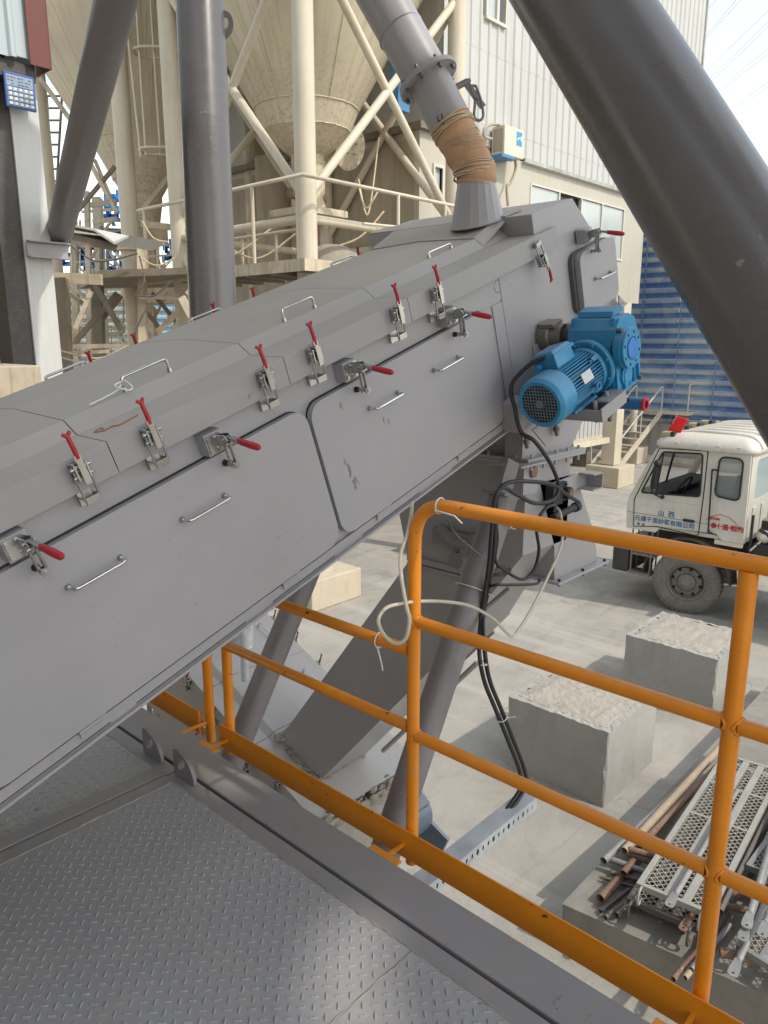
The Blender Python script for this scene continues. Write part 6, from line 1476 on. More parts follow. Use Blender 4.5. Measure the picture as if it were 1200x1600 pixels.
def net(cx_, cy_, w_, h_, t, label):
    mb = MB(); n = 9; vs = []; r_ = random.Random(int(cx_ * 7 + cy_))
    for j in range(n + 1):
        for i in range(n + 1): vs.append(att(cx_ + w_ * (i / n - .5) + r_.uniform(-3, 3) * (j in (0, n)), cy_ + h_ * (j / n - .5) + r_.uniform(-4, 4) * (i in (0, n)), t + .5 * math.sin(i * 1.3 + j * .7) + .3 * r_.random()))
    fs = [(j * (n + 1) + i, j * (n + 1) + i + 1, (j + 1) * (n + 1) + i + 1, (j + 1) * (n + 1) + i) for j in range(n) for i in range(n) if r_.random() > .2]
    mb.add(vs, fs, True); o = solo(mb, 'safety_net', M['net'], label, 'net', 'blue safety nets'); m_ = o.modifiers.new('solid', 'SOLIDIFY'); m_.thickness = .02
for a in ((114, 385, 46, 62, 24, 'blue net hanging just right of the white post foot'), (146, 400, 30, 56, 25, 'narrow blue net between the white post and the first round column'), (184, 395, 36, 74, 26, 'blue net behind the first round column'), (180, 325, 36, 56, 27, 'blue net scrap high beside the first round column'), (224, 385, 24, 50, 27, 'blue net scrap beside the tan valve'), (263, 390, 18, 34, 27, 'small blue net scrap left of the second round column')): net(*a)
# lattice gantry on the left, its deck and sheet roof
lt = thing('lattice_gantry', 'dusty brown steel gantry with crossed struts behind the conveyor at the left', 'gantry', att(180, 560, 13))
for (a, b, w_, t, m_) in (((97, 436), (105, 640), .17, 11.5, 'brown_steel'), ((152, 440), (158, 620), .17, 13.5, 'brown_steel'), ((112, 230), (122, 620), .13, 17, 'cream_dirty'), ((152, 310), (166, 620), .20, 18.5, 'cream_col'), ((136, 300), (142, 620), .10, 16, 'cream_dirty'), ((232, 480), (238, 600), .28, 17, 'cream_dirty'), ((221, 380), (224, 560), .12, 12.6, 'cream_dirty')):
    mb = MB(); mb.bar(att(*a, t), att(*b, t), w_, w_, up=(UY, VY, 0)); part(mb, 'post', M[m_], lt)
for (a, b, w_, t, m_) in (((149, 445), (192, 520), .13, 12.6, 'brown_steel'), ((184, 458), (112, 540), .13, 12.9, 'brown_steel'), ((143, 455), (107, 540), .11, 12.2, 'cream_dirty'), ((190, 462), (150, 510), .12, 13.6, 'brown_steel'), ((100, 452), (135, 478), .10, 13.2, 'brown_steel'), ((115, 450), (195, 510), .09, 14.5, 'cream_dirty'), ((222, 480), (252, 515), .10, 13, 'brown_steel'), ((278, 487), (245, 520), .13, 12.8, 'cream_dirty'), ((238, 458), (278, 505), .10, 14, 'brown_steel'), ((262, 456), (240, 500), .07, 15, 'cream_dirty'), ((245, 460), (280, 520), .07, 16, 'cream_dirty'), ((170, 350), (135, 420), .08, 17, 'cream_dirty'), ((125, 385), (190, 385), .06, 16.5, 'cream_dirty'), ((110, 410), (185, 405), .06, 16.5, 'cream_dirty'), ((120, 365), (190, 360), .05, 17.5, 'cream_dirty'), ((216, 380), (280, 385), .05, 14.5, 'cream_dirty'), ((216, 402), (275, 398), .05, 14.5, 'cream_dirty'), ((284, 465), (300, 495), .16, 11.6, 'cream_col'), ((292, 455), (306, 470), .1, 12, 'cream_dirty'), ((92, 542), (196, 540), .10, 12, 'cream_dirty'), ((85, 552), (170, 549), .08, 11.5, 'cream_dirty'), ((218, 465), (276, 466), .07, 12.4, 'cream_dirty'), ((160, 523), (190, 520), .1, 14, 'cream_dirty'), ((240, 535), (290, 530), .09, 14, 'brown_steel')):
    mb = MB(); mb.bar(att(*a, t), att(*b, t), w_ * .68, w_ * .45, up=(UY, VY, 0)); part(mb, 'strut', M[m_], lt)
a0, a1 = att(84, 434, 11.6), att(159, 437, 11.6); mb = MB(); mb.bar(a0, a1, .10, .16); part(mb, 'deck_beam', M['cream_dirty'], lt)
a0, a1 = att(158, 434, 12), att(298, 428, 12); dv_ = Vector((UY, VY, 0)) * 3; mb = MB()
mb.hexa([a0, a1, a1 + dv_, a0 + dv_ + Vector((-1.2, .8, 0)), a0 + Vector((0, 0, .12)), a1 + Vector((0, 0, .10)), a1 + dv_ + Vector((0, 0, .10)), a0 + dv_ + Vector((-1.2, .8, .12))]); part(mb, 'deck_plate', M['brown_steel'], lt)
for (a, b, t) in (((128, 340), (128, 430), 13), ((150, 372), (150, 430), 13), ((128, 345), (150, 372), 13), ((118, 360), (190, 358), 13.4)):
    pass
rl = random.Random(21)
for k in range(84):
    x = rl.uniform(95, 292); y = rl.choice((rl.uniform(330, 425), rl.uniform(448, 540))); dx = rl.choice((0, 0, rl.uniform(-40, 40), rl.uniform(20, 60))); dy = rl.uniform(30, 90) if abs(dx) < 45 else rl.uniform(-8, 8)
    t = rl.uniform(15.5, 24); y1 = min(y + dy, 430 if y < 430 else 560); w_ = rl.choice((.025, .035, .05, .07))
    mb = MB(); mb.bar(att(x, y, t), att(x + dx, y1, t + rl.uniform(-.6, .6)), w_, w_, up=(UY, VY, 0)); part(mb, 'strut', M[rl.choice(('cream_dirty', 'cream_col', 'cream_dirty', 'brown_steel', 'cream_col'))], lt)
# ladder far behind
fl = thing('far_ladder', 'thin ladder seen against the sky behind the slanted grey pipe', 'ladder', att(85, 300, 19))
for (a, b) in (((73, 150), (83, 300)), ((98, 130), (88, 300))):
    mb = MB(); mb.cyl(att(*a, 19), att(*b, 19), .03, seg=6); part(mb, 'side_rail', M['brown_steel'], fl)
for k in range(8):
    mb = MB(); y = 150 + k * 19; mb.cyl(att(74 + k * 1.2, y, 19), att(97 - k * 1.2, y, 19), .025, seg=6); part(mb, 'rung', M['brown_steel'], fl)
# crumpled sheet roof beside the white post
mb = MB(); pts = [(100, 352), (118, 351), (146, 357), (178, 378), (201, 367)]
lo = [att(x, y, 9.4) for x, y in pts]; bk_ = [p + Vector((UY, VY, 0)) * 1.6 + Vector((0, 0, .1)) for p in lo]
mb.add(lo + bk_ + [p - Vector((0, 0, .03)) for p in lo] + [p - Vector((0, 0, .03)) for p in bk_], [(i, i + 1, i + 6, i + 5) for i in range(4)] + [(i + 10, i + 15, i + 16, i + 11) for i in range(4)] + [(i, i + 10, i + 11, i + 1) for i in range(4)] + [(i + 5, i + 6, i + 16, i + 15) for i in range(4)])
rs = solo(mb, 'roof_sheet', M['white_steel'], 'bent pale sheet roof sticking out right of the white post', 'sheet')
mb = MB(); mb.hexa([att(100, 378, 9.5), att(180, 392, 9.5), att(185, 380, 11), att(105, 372, 11), att(100, 362, 9.5), att(178, 381, 9.5), att(183, 372, 11), att(105, 358, 11)]); solo(mb, 'roof_beam', M['brown_steel'], 'dusty brown beam under the bent sheet roof', 'beam')
for k, (a, m_, b, t) in enumerate((((100, 375), (150, 408), (215, 396), 11.8), ((85, 545), (150, 560), (196, 543), 11.3), ((88, 556), (140, 566), (200, 540), 11.2), ((214, 462), (240, 462), (268, 440), 11.8), ((230, 480), (212, 520), (216, 560), 11.7), ((222, 345), (240, 372), (262, 378), 12.4), ((216, 400), (245, 415), (275, 402), 12.2), ((208, 465), (225, 440), (218, 400), 12.0))):
    solo(cab([att(*a, t), att(*m_, t), att(*b, t)], .014, 6, 10), 'hanging_cable', M['cablegrey'] if k in (0, 3, 4, 7) else M['wire'], ('dark cable sagging from the sheet roof to the first round column', 'tan cable lowest above the conveyor at the left, upper strand', 'tan cable lowest above the conveyor at the left, lower strand', 'dark bundle leaving the first round column to the right', 'dark cable hanging down along the first round column', 'pale cable looping below the left silo outlet', 'pale cable sagging between the two round columns', 'dark cable curling up the first round column')[k], 'cable')

# ================================================================== SHED AND WHITE POST AT THE LEFT
pv = 7.05
e0, e1, e2 = aty(29, 300, pv), aty(72, 300, pv), aty(91, 580, pv)
wp = thing('white_post', 'chipped white square steel post at the left edge carrying a bracket', 'post', (e1.x - .2, pv, ZG))
zt4 = aty(40, 60, pv).z
mb = MB(); mb.box(e0.x, e1.x, pv, pv + .32, ZG, zt4); part(mb, 'post_body', M['white_steel'], wp, bevel=.004)
mb = MB(); mb.box(e0.x - .19, e0.x - .004, pv + .02, pv + .32, ZG, zt4 + .1); part(mb, 'rear_channel', M['darkpipe'], wp)  # dark colour stands in for the shade left of the post
bz0, bz1 = aty(70, 404, pv - .05).z, aty(70, 378, pv - .05).z; b0, b1 = aty(42, 390, pv - .05).x, aty(105, 390, pv - .05).x
mb = MB(); mb.box(b0, b1, pv - .06, pv - .045, bz0, bz1); mb.box(b0, b1, pv - .12, pv - .061, bz1 - .012, bz1); mb.box(b0, b1, pv - .12, pv - .061, bz0, bz0 + .012); mb.box(b0 + .05, b1, pv - .044, pv + .3, bz1 - .014, bz1 - .002)
part(mb, 'bracket', M['grey_side'], wp, 'grey channel bracket with a rusty lower edge')
sh = thing('clad_shed', 'pale blue corrugated shed with dark brown corner trim at the top left corner', 'shed', (1.5, 8.5, ZG))
sv_ = pv - .15; sc = aty(76, 104, sv_); mb = MB(); pr_ = []; x = -3.0
while x < sc.x - .12:
    pr_ += [(x, sv_), (x + .17, sv_), (x + .19, sv_ - .025), (x + .22, sv_ - .025), (x + .24, sv_)]; x += .24
pr_ = [p for p in pr_ if p[0] < sc.x - .1]; n = len(pr_)
mb.add([(a, b, sc.z) for a, b in pr_] + [(a, b, 9) for a, b in pr_], [(i, i + 1, i + 1 + n, i + n) for i in range(n - 1)])
mb.box(-3, sc.x - .1, sv_ + .005, sv_ + .03, sc.z + .02, 9); mb.box(sc.x - .12, sc.x - .09, sv_ + .031, 12, sc.z + .05, 9)
part(mb, 'corrugated_wall', M['clad_blue'], sh)
mb = MB(); mb.box(sc.x - .17, sc.x, sv_ - .04, sv_ - .028, sc.z - .03, 9); mb.box(sc.x - .002, sc.x + .01, sv_ - .04, sv_ + .25, sc.z - .03, 9); part(mb, 'corner_trim', M['browntrim'], sh)
mb = MB(); mb.box(-3, sc.x - .1, sv_ + .04, sv_ + .5, sc.z - .14, sc.z - .01); mb.box(-3, sc.x - .2, sv_ + .1, 12, sc.z + .1, sc.z + .12)
part(mb, 'soffit', M['darkpipe'], sh)  # coloured dark to make up for missing shade beneath the cladding
mb = MB(); mb.box(-3, e0.x - .4, 8.6, 8.7, ZG, sc.z); mb.box(e0.x - .45, e0.x - .36, 7.6, 8.59, ZG, sc.z); part(mb, 'back_wall', M['annex'], sh)
for k in range(5):
    x = e0.x - 1.3 + k * .2; mb = MB(); mb.cyl((x, 8.5, -1.0), (x, 8.5, 2.3), .09, seg=10); part(mb, 'hanging_strip', M['cream_dirty'], sh)
q = aty(15, 590, 6.2); mb = MB(); mb.box(q.x - 1.2, q.x + .25, 6.2, 7.0, ZG, aty(15, 572, 6.2).z); solo(mb, 'pale_cabinet', M['cream_dirty'], 'pale cream cabinet top at the left edge behind the conveyor', 'cabinet', bevel=.01)
# solar lamp board
s0, s1 = aty(6, 140, pv - .10), aty(53, 145, pv - .10); sz0, sz1 = aty(30, 171, pv - .10).z, aty(30, 117, pv - .10).z
sg = thing('lamp_board', 'small blue board with print above rows of white lenses on the white post', 'sign', ((s0.x + s1.x) / 2, pv - .1, sz0))
mb = MB(); mb.box(s0.x, s1.x, pv - .125, pv - .10, sz0, sz1); mb.box(s0.x + .1, s1.x - .1, pv - .099, pv - .001, sz0 + .1, sz1 - .1); part(mb, 'board', M['signblue'], sg, bevel=.006)
W_ = s1.x - s0.x; H_ = sz1 - sz0
mb = MB(); mb.box(s0.x + .06 * W_, s1.x - .06 * W_, pv - .1268, pv - .1255, sz0 + .62 * H_, sz1 - .07 * H_); part(mb, 'print_field', M['signface'], sg)
mb = MB(); rr_ = random.Random(3)
for r_ in range(3):
    for c_ in range(7):
        if rr_.random() < .8: x = s0.x + (.10 + c_ * .115) * W_; z = sz1 - (.13 + r_ * .09) * H_; mb.box(x, x + rr_.uniform(.04, .10) * W_, pv - .1282, pv - .127, z - .035 * H_, z)
part(mb, 'print', M['ink_grey'], sg)
for r_ in range(4):
    for c_ in range(5):
        mb = MB(); x = s0.x + (.075 + c_ * .173) * W_; z = sz0 + (.06 + r_ * .138) * H_
        mb.hexa([(x, pv - .1255, z), (x + .155 * W_, pv - .1255, z), (x + .155 * W_, pv - .1255, z + .11 * H_), (x, pv - .1255, z + .11 * H_), (x + .03 * W_, pv - .14, z + .02 * H_), (x + .12 * W_, pv - .14, z + .02 * H_), (x + .12 * W_, pv - .14, z + .09 * H_), (x + .03 * W_, pv - .14, z + .09 * H_)]); part(mb, 'lamp_lens', M['led'], sg)

# power lines
for k, (a, b) in enumerate((((1098, 66), (1162, -5)), ((1100, 60), (1150, 0)), ((1098, 116), (1205, 12)), ((1098, 133), (1205, 30)), ((1100, 138), (1205, 37)), ((1106, 153), (1205, 72)), ((1110, 155), (1205, 80)), ((1124, 183), (1205, 124)), ((1128, 185), (1205, 132)), ((1100, 22), (1122, -4)))):
    p = att(*a, 70); q = att(*b, 52); d = (q - p); mb = MB(); pp = [p - d * .8 + d * 2.6 * i / 12 for i in range(13)]
    mb.tube(pp, .013, 6); solo(mb, 'power_line', M['oldgrey'], 'thin overhead power line crossing the pale sky at the top right', 'power line', 'overhead power lines')
# ================================================================== TRUCK (faces +Y, near side at x = 11.3)
TX = 11.3; TW = 2.3
def tk(x, y, z): return Vector((TX + x, y, ZG + z))
trk = thing('tipper_truck', 'dusty white truck with Chinese lettering on its door and a red flag', 'truck', (TX + TW / 2, 3.5, ZG))
YZ = Matrix(((0, 0, 1, TX), (1, 0, 0, 0), (0, 1, 0, ZG), (0, 0, 0, 1)))          # 2D (y, z) sheet, thickness +x
def rr(pts, r, n=4):
    P3 = [Vector((x, y, 0)) for x, y in pts]; out = []
    m = len(P3)
    for i in range(m):
        p = P3[i]; a = P3[i - 1] - p; b = P3[(i + 1) % m] - p; k = min(r, a.length * .45, b.length * .45)
        a = p + a.normalized() * k; b = p + b.normalized() * k
        for j in range(n + 1):
            t = j / n; q = a.lerp(p, t).lerp(p.lerp(b, t), t); out.append((q.x, q.y))
    return out
side = [(3.31, 1.27), (3.33, 2.60), (4.60, 2.63), (4.72, 2.52), (5.09, 1.74), (5.12, 1.62), (5.10, 1.22), (4.62, 1.22), (4.52, 1.33), (3.70, 1.36), (3.60, 1.27)]
w_door = rr([(4.90, 1.825), (4.60, 2.50), (4.00, 2.53), (3.985, 1.885)], .05); w_rear = rr([(3.425, 1.895), (3.425, 2.51), (3.75, 2.515), (3.775, 1.93)], .09)
def shift(M_, dx): Q = M_.copy(); Q[0][3] += dx; return Q
mb = plate(side, [w_door, w_rear], YZ, .04); mb.join(plate(side, [w_door, w_rear], shift(YZ, TW - .04), .04))
# rear wall with window, front wall below the windscreen, windscreen pillars, floor
XZ = Matrix(((1, 0, 0, TX), (0, 0, 1, 3.31), (0, 1, 0, ZG), (0, 0, 0, 1)))
mb.join(plate([(.041, 1.27), (TW - .041, 1.27), (TW - .041, 2.60), (.041, 2.60)], [rr([(.28, 1.88), (.28, 2.48), (1.0, 2.48), (1.0, 1.88)], .08), rr([(1.25, 1.88), (1.25, 2.48), (2.0, 2.48), (2.0, 1.88)], .08)], XZ, .04))
for k in range(5):
    x = .25 + k * .4; mb.box(TX + x, TX + x + .12, 3.295, 3.309, ZG + 1.36, ZG + 1.78)
mb.hexa([tk(.041, 5.12, 1.22), tk(TW - .041, 5.12, 1.22), tk(TW - .041, 5.06, 1.22), tk(.041, 5.06, 1.22), tk(.041, 5.12, 1.66), tk(TW - .041, 5.12, 1.66), tk(TW - .041, 5.05, 1.66), tk(.041, 5.05, 1.66)])
mb.box(TX + .041, TX + TW - .041, 3.36, 5.05, ZG + 1.27, ZG + 1.33)
cabp = part(mb, 'cab_body', M['truck'], trk, bevel=.006)
# roof: stacked rounded outlines
mb = MB(); lv = [(2.585, .045, 0), (2.60, .06, 0), (2.66, .055, .0), (2.735, .01, .03), (2.79, -.07, .10), (2.825, -.20, .22), (2.835, -.45, .5)]; rings = []
for z, g_, fr in lv:
    rr_ = max(.05, .16 + g_ * .3); rings.append([tk(x, y, z) for x, y in roundrect(-g_, TW + g_, 3.31 - g_, 4.69 + g_ - fr * 1.0, rr_, 6)])
n = len(rings[0]); vs = [p for r_ in rings for p in r_]
mb.add(vs, [(k * n + i, k * n + (i + 1) % n, (k + 1) * n + (i + 1) % n, (k + 1) * n + i) for k in range(len(rings) - 1) for i in range(n)], True); mb.add(rings[-1], [tuple(range(n))], True); mb.add(rings[0], [tuple(reversed(range(n)))], False)
for k in range(6):
    x = .22 + k * .37; pts = [tk(x, 3.25, 2.66), tk(x, 3.33, 2.765), tk(x, 3.48, 2.815), tk(x, 4.0, 2.835), tk(x, 4.35, 2.81), tk(x, 4.5, 2.77)]; mb.tube(smooth_path(pts, 5), .032, 8)
part(mb, 'roof', M['truck'], trk)
mb = MB()
for y in (3.45, 3.75, 4.05, 4.35): mb.box(TX - .062, TX - .045, y, y + .06, ZG + 2.60, ZG + 2.68)
part(mb, 'drip_clip', M['truck'], trk, bevel=.005)
mb = MB()      # door outline seams and swage lines
def seam(pts, r=.008): mb.tube([tk(-.001, y, z) for y, z in pts], r, 6)
seam([(3.93, 2.58), (3.935, 1.9), (3.955, 1.30), (4.0, 1.28), (4.6, 1.32), (4.98, 1.26), (5.0, 1.7), (4.66, 2.55), (3.93, 2.58)]); seam([(5.10, 1.487), (3.33, 1.484)], .003)
part(mb, 'door_seam', M['darkgap'], trk)
mb = MB()
for z, d in ((1.76, .012), (1.64, .008)): mb.tube([tk(.004, 4.98, z), tk(.004, 3.97, z)], d, 6)
mb.tube([tk(.004, 3.9, 1.60), tk(.004, 3.34, 1.60)], .008, 6)
part(mb, 'swage_line', M['truck'], trk)
mb = MB(); mb.tube([tk(-.006, y, z) for y, z in w_door + w_door[:1]], .013, 6); mb.tube([tk(-.006, y, z) for y, z in w_rear + w_rear[:1]], .013, 6); mb.tube([tk(-.004, 4.66, 1.835), tk(-.004, 4.585, 2.5)], .012, 6)
part(mb, 'window_rubber', M['blackrub'], trk)
tri = rr([(4.89, 1.83), (4.605, 2.48), (4.66, 1.84)], .02)
part(plate(tri, [], shift(YZ, .015), .004), 'side_glass', M['tint'], trk); mb = plate(w_rear, [], shift(YZ, .015), .004); part(mb, 'side_glass', M['tint'], trk)
part(plate(w_rear, [], shift(YZ, TW - .02), .004), 'far_glass', M['tint'], trk); mb = plate(w_door, [], shift(YZ, TW - .02), .004); part(mb, 'far_glass', M['tint'], trk)
mb = MB(); mb.box(TX + .25, TX + 1.03, 3.325, 3.33, ZG + 1.85, ZG + 2.5); mb.box(TX + 1.22, TX + 2.03, 3.325, 3.33, ZG + 1.85, ZG + 2.5); part(mb, 'rear_glass', M['rearglass'], trk)
mb = MB(); mb.hexa([tk(.06, 5.085, 1.68), tk(TW - .06, 5.085, 1.68), tk(TW - .06, 5.075, 1.68), tk(.06, 5.075, 1.68), tk(.06, 4.68, 2.58), tk(TW - .06, 4.68, 2.58), tk(TW - .06, 4.67, 2.58), tk(.06, 4.67, 2.58)]); part(mb, 'windscreen', M['tint'], trk)
mb = MB(); mb.bar(tk(TW / 2, 5.0, 1.70), tk(TW / 2 - .3, 4.75, 2.45), .03, .02); part(mb, 'windscreen_strap', M['interior'], trk)
mb = MB(); mb.box(TX + .05, TX + TW - .05, 4.55, 5.0, ZG + 1.40, ZG + 1.84); mb.box(TX + .6, TX + 1.6, 3.4, 4.6, ZG + 1.34, ZG + 1.75); mb.tube(ring_pts(Vector((0, 0, 0)), .21, 20) + ring_pts(Vector((0, 0, 0)), .21, 20)[:1], .016, 8)
st_i = len(mb.v) - 21 * 8 - 16
mb.cyl(tk(.5, 4.5, 1.75), tk(.5, 4.6, 1.6), .03, seg=10)
# steering wheel in place
Ms = basis(tk(.55, 4.46, 1.88), (1, 0, 0), (0, .5, -.86))
for i, p in enumerate(mb.v):
    if abs(p.x) < 1 and abs(p.y) < 1: mb.v[i] = Ms @ p
part(mb, 'dashboard', M['interior'], trk)
for x in (.28, 1.45):
    mb = MB(); mb.box(TX + x, TX + x + .5, 3.62, 4.15, ZG + 1.45, ZG + 1.62); mb.prism([(3.50, 1.55), (3.66, 1.60), (3.58, 2.22), (3.44, 2.2)], 'x', TX + x, TX + x + .5, M=Matrix.Translation((0, 0, ZG))); mb.prism([(3.46, 2.26), (3.56, 2.26), (3.54, 2.44), (3.45, 2.44)], 'x', TX + x + .12, TX + x + .38, M=Matrix.Translation((0, 0, ZG)))
    part(mb, 'seat', M['seatcloth'], trk, bevel=.02)
mb = MB(); mb.box(TX + 1.7, TX + 1.75, 4.50, 4.53, ZG + 2.15, ZG + 2.5); part(mb, 'hanging_charm', M['flagred'], trk)
for k in range(5):
    x = .08 + k * .52; mb = MB(); mb.box(TX + x - .075, TX + x + .075, 4.50, 4.66, ZG + 2.775 - (.05 if k in (0, 4) else 0), ZG + 2.86 - (.05 if k in (0, 4) else 0)); o = part(mb, 'marker_lamp', M['amber'], trk, bevel=.02)
    mb = MB(); mb.box(TX + x - .08, TX + x + .08, 4.45, 4.515, ZG + 2.77 - (.05 if k in (0, 4) else 0), ZG + 2.868 - (.05 if k in (0, 4) else 0)); part(mb, 'lamp_housing', M['interior'], o, bevel=.01)
mb = MB(); mb.cyl(tk(-.05, 3.80, 1.38), tk(-.05, 3.83, 2.32), .013, seg=8); mb.tube([tk(-.005, 3.83, 2.30), tk(-.05, 3.83, 2.32), tk(-.05, 3.74, 2.32)], .012, 6); mb.tube([tk(-.005, 3.80, 1.40), tk(-.05, 3.80, 1.38), tk(-.05, 3.73, 1.37)], .012, 6); part(mb, 'grab_handle', M['blackrub'], trk)
mb = MB(); mb.box(TX - .03, TX - .001, 4.03, 4.20, ZG + 1.475, ZG + 1.515); part(mb, 'door_handle', M['blackrub'], trk, bevel=.006)
mb = MB(); mb.tube(smooth_path([tk(-.02, 4.56, 1.80), tk(-.10, 4.66, 1.86), tk(-.16, 4.68, 2.02), tk(-.16, 4.64, 2.25)], 5), .014, 8); mb.box(TX - .26, TX - .10, 4.58, 4.63, ZG + 1.95, ZG + 2.30); mb.ball(tk(-.17, 4.60, 2.34), .06, 10, 6); mb.cyl(tk(-.03, 4.55, 1.80), tk(0, 4.55, 1.80), .03, seg=10); part(mb, 'mirror', M['blackrub'], trk, bevel=.01)
mb = MB(); mb.cyl(tk(.02, 4.66, 2.52), tk(-.02, 4.43, 3.08), .006, seg=6); part(mb, 'flag_pole', M['cream_dirty'], trk)
mb = MB(); vs = []
for j in range(6):
    for i in range(5): vs.append(tk(-.02 + .02 * math.sin(i * 1.4), 4.44 - i * .05 + j * .022, 3.06 - j * .045 - i * .006))
mb.add(vs, [(j * 5 + i, j * 5 + i + 1, (j + 1) * 5 + i + 1, (j + 1) * 5 + i) for j in range(5) for i in range(4)], True); fl_ = part(mb, 'red_flag', M['flagred'], trk); fl_.modifiers.new('solid', 'SOLIDIFY').thickness = .004
# lettering
def letter(txt, y, z, size, mat, name, dx=-.004, sp=None):
    m = text_mb(txt, size, .0015, bold=.0025 if mat == 'ink_red' else .001)
    Mt = Matrix(((0, 0, 1, TX + dx), (-1, 0, 0, y), (0, 1, 0, ZG + z), (0, 0, 0, 1)))
    m.xf(Mt); return part(m, name, M[mat], cabp)
letter('山  西', 4.47, 1.54, .105, 'ink_blue', 'lettering'); letter('元通干混砂浆有限公司', 4.495, 1.405, .095, 'ink_blue', 'lettering')
letter('●', 3.745, 1.475, .10, 'ink_red', 'emblem'); letter('十通·锐豹', 3.52, 1.475, .095, 'ink_red', 'lettering')
letter('SITOM', 3.74, 1.585, .05, 'ink_red', 'lettering')
letter('货  运', 4.86, 1.31, .05, 'ink_grey', 'lettering')
mb = MB(); mb.tube([tk(-.003, y, z) for y, z in ((3.86, 1.55), (3.78, 1.62), (3.66, 1.66), (3.55, 1.64), (3.46, 1.585), (3.42, 1.54))], .004, 5); part(mb, 'car_outline', M['ink_red'], cabp)
# lower body: sill, step, bumper, arch, mud flap, chassis
mb = MB(); mb.box(TX + .005, TX + .06, 3.32, 3.72, ZG + 1.20, ZG + 1.268); part(mb, 'sill', M['truck_lo'], trk, bevel=.01)
mb = MB(); mb.box(TX - .02, TX + TW + .02, 5.02, 5.30, ZG + .48, ZG + .95); part(mb, 'bumper', M['chassis'], trk, bevel=.04)
mb = MB(); mb.box(TX + .0, TX + .3, 4.60, 5.0, ZG + .80, ZG + .83); mb.box(TX - .02, TX + .24, 4.66, 5.02, ZG + .48, ZG + .52)
for x, y in ((.0, 4.66), (.0, 4.98), (.22, 4.66), (.22, 4.98)): mb.cyl(tk(x, y, .48), tk(x, y, 1.22), .014, seg=8)
part(mb, 'entry_step', M['rim'], trk)
mb = MB()
arc = [(4.105 + .66 * math.cos(R(q)), .52 + .66 * math.sin(R(q))) for q in range(-5, 181, 12)]
for (y0, z0), (y1, z1) in zip(arc, arc[1:]): mb.hexa([tk(.02, y0, z0), tk(.34, y0, z0), tk(.34, y1, z1), tk(.02, y1, z1), tk(.02, y0 * 1 + (y0 - 4.105) * .03, z0 + .02), tk(.34, y0 + (y0 - 4.105) * .03, z0 + .02), tk(.34, y1 + (y1 - 4.105) * .03, z1 + .02), tk(.02, y1 + (y1 - 4.105) * .03, z1 + .02)])
part(mb, 'wheel_arch', M['chassis'], trk)
mb = MB(); mb.hexa([tk(.02, 3.36, .95), tk(.40, 3.36, .95), tk(.42, 3.30, .18), tk(.06, 3.26, .12), tk(.02, 3.375, .95), tk(.40, 3.375, .95), tk(.42, 3.315, .18), tk(.06, 3.275, .12)]); part(mb, 'mud_flap', M['truck_lo'], trk)
mb = MB(); mb.box(TX + .65, TX + .75, -2.6, 5.0, ZG + .78, ZG + 1.04); mb.box(TX + TW - .75, TX + TW - .65, -2.6, 5.0, ZG + .78, ZG + 1.04); mb.cyl(tk(.2, 4.105, .51), tk(TW - .2, 4.105, .51), .08, seg=14); mb.cyl(tk(.2, -1.0, .51), tk(TW - .2, -1.0, .51), .12, seg=14)
mb.box(TX + .5, TX + 1.8, 3.5, 4.9, ZG + .85, ZG + 1.25); mb.box(TX + .75, TX + 1.55, 2.9, 3.3, ZG + .95, ZG + 1.5)
part(mb, 'chassis', M['chassis'], trk)
mb = MB(); mb.tube(smooth_path([tk(.15, 3.15, 1.5), tk(.2, 3.0, 1.35), tk(.3, 3.1, 1.1), tk(.4, 2.9, 1.0)], 5), .03, 8); mb.bar(tk(.05, 3.22, 1.18), tk(.3, 2.95, 1.55), .02, .02, mi=1); mb.box(TX + .1, TX + .4, 2.9, 3.2, ZG + 1.05, ZG + 1.28); mb.ball(tk(.22, 3.1, 1.38), .10, 10, 6, mi=1); mb.cyl(tk(.1, 3.24, 1.1), tk(.1, 3.24, 1.7), .02, seg=8); mb.cyl(tk(.35, 2.8, 1.1), tk(.35, 2.3, 1.1), .22, seg=20)
part(mb, 'engine_piping', [M['interior'], M['truck_lo']], trk)
mb = MB(); mb.cyl(tk(.05, 2.6, .9), tk(.05, 1.5, .9), .28, seg=24); part(mb, 'fuel_tank', M['oldgrey'], trk, bevel=.01)
mb = MB(); mb.box(TX + .1, TX + TW - .1, -2.6, 2.4, ZG + 1.25, ZG + 1.4); mb.box(TX, TX + TW, -2.6, 2.3, ZG + 1.401, ZG + 2.5); part(mb, 'load_body', M['truck'], trk, bevel=.02)
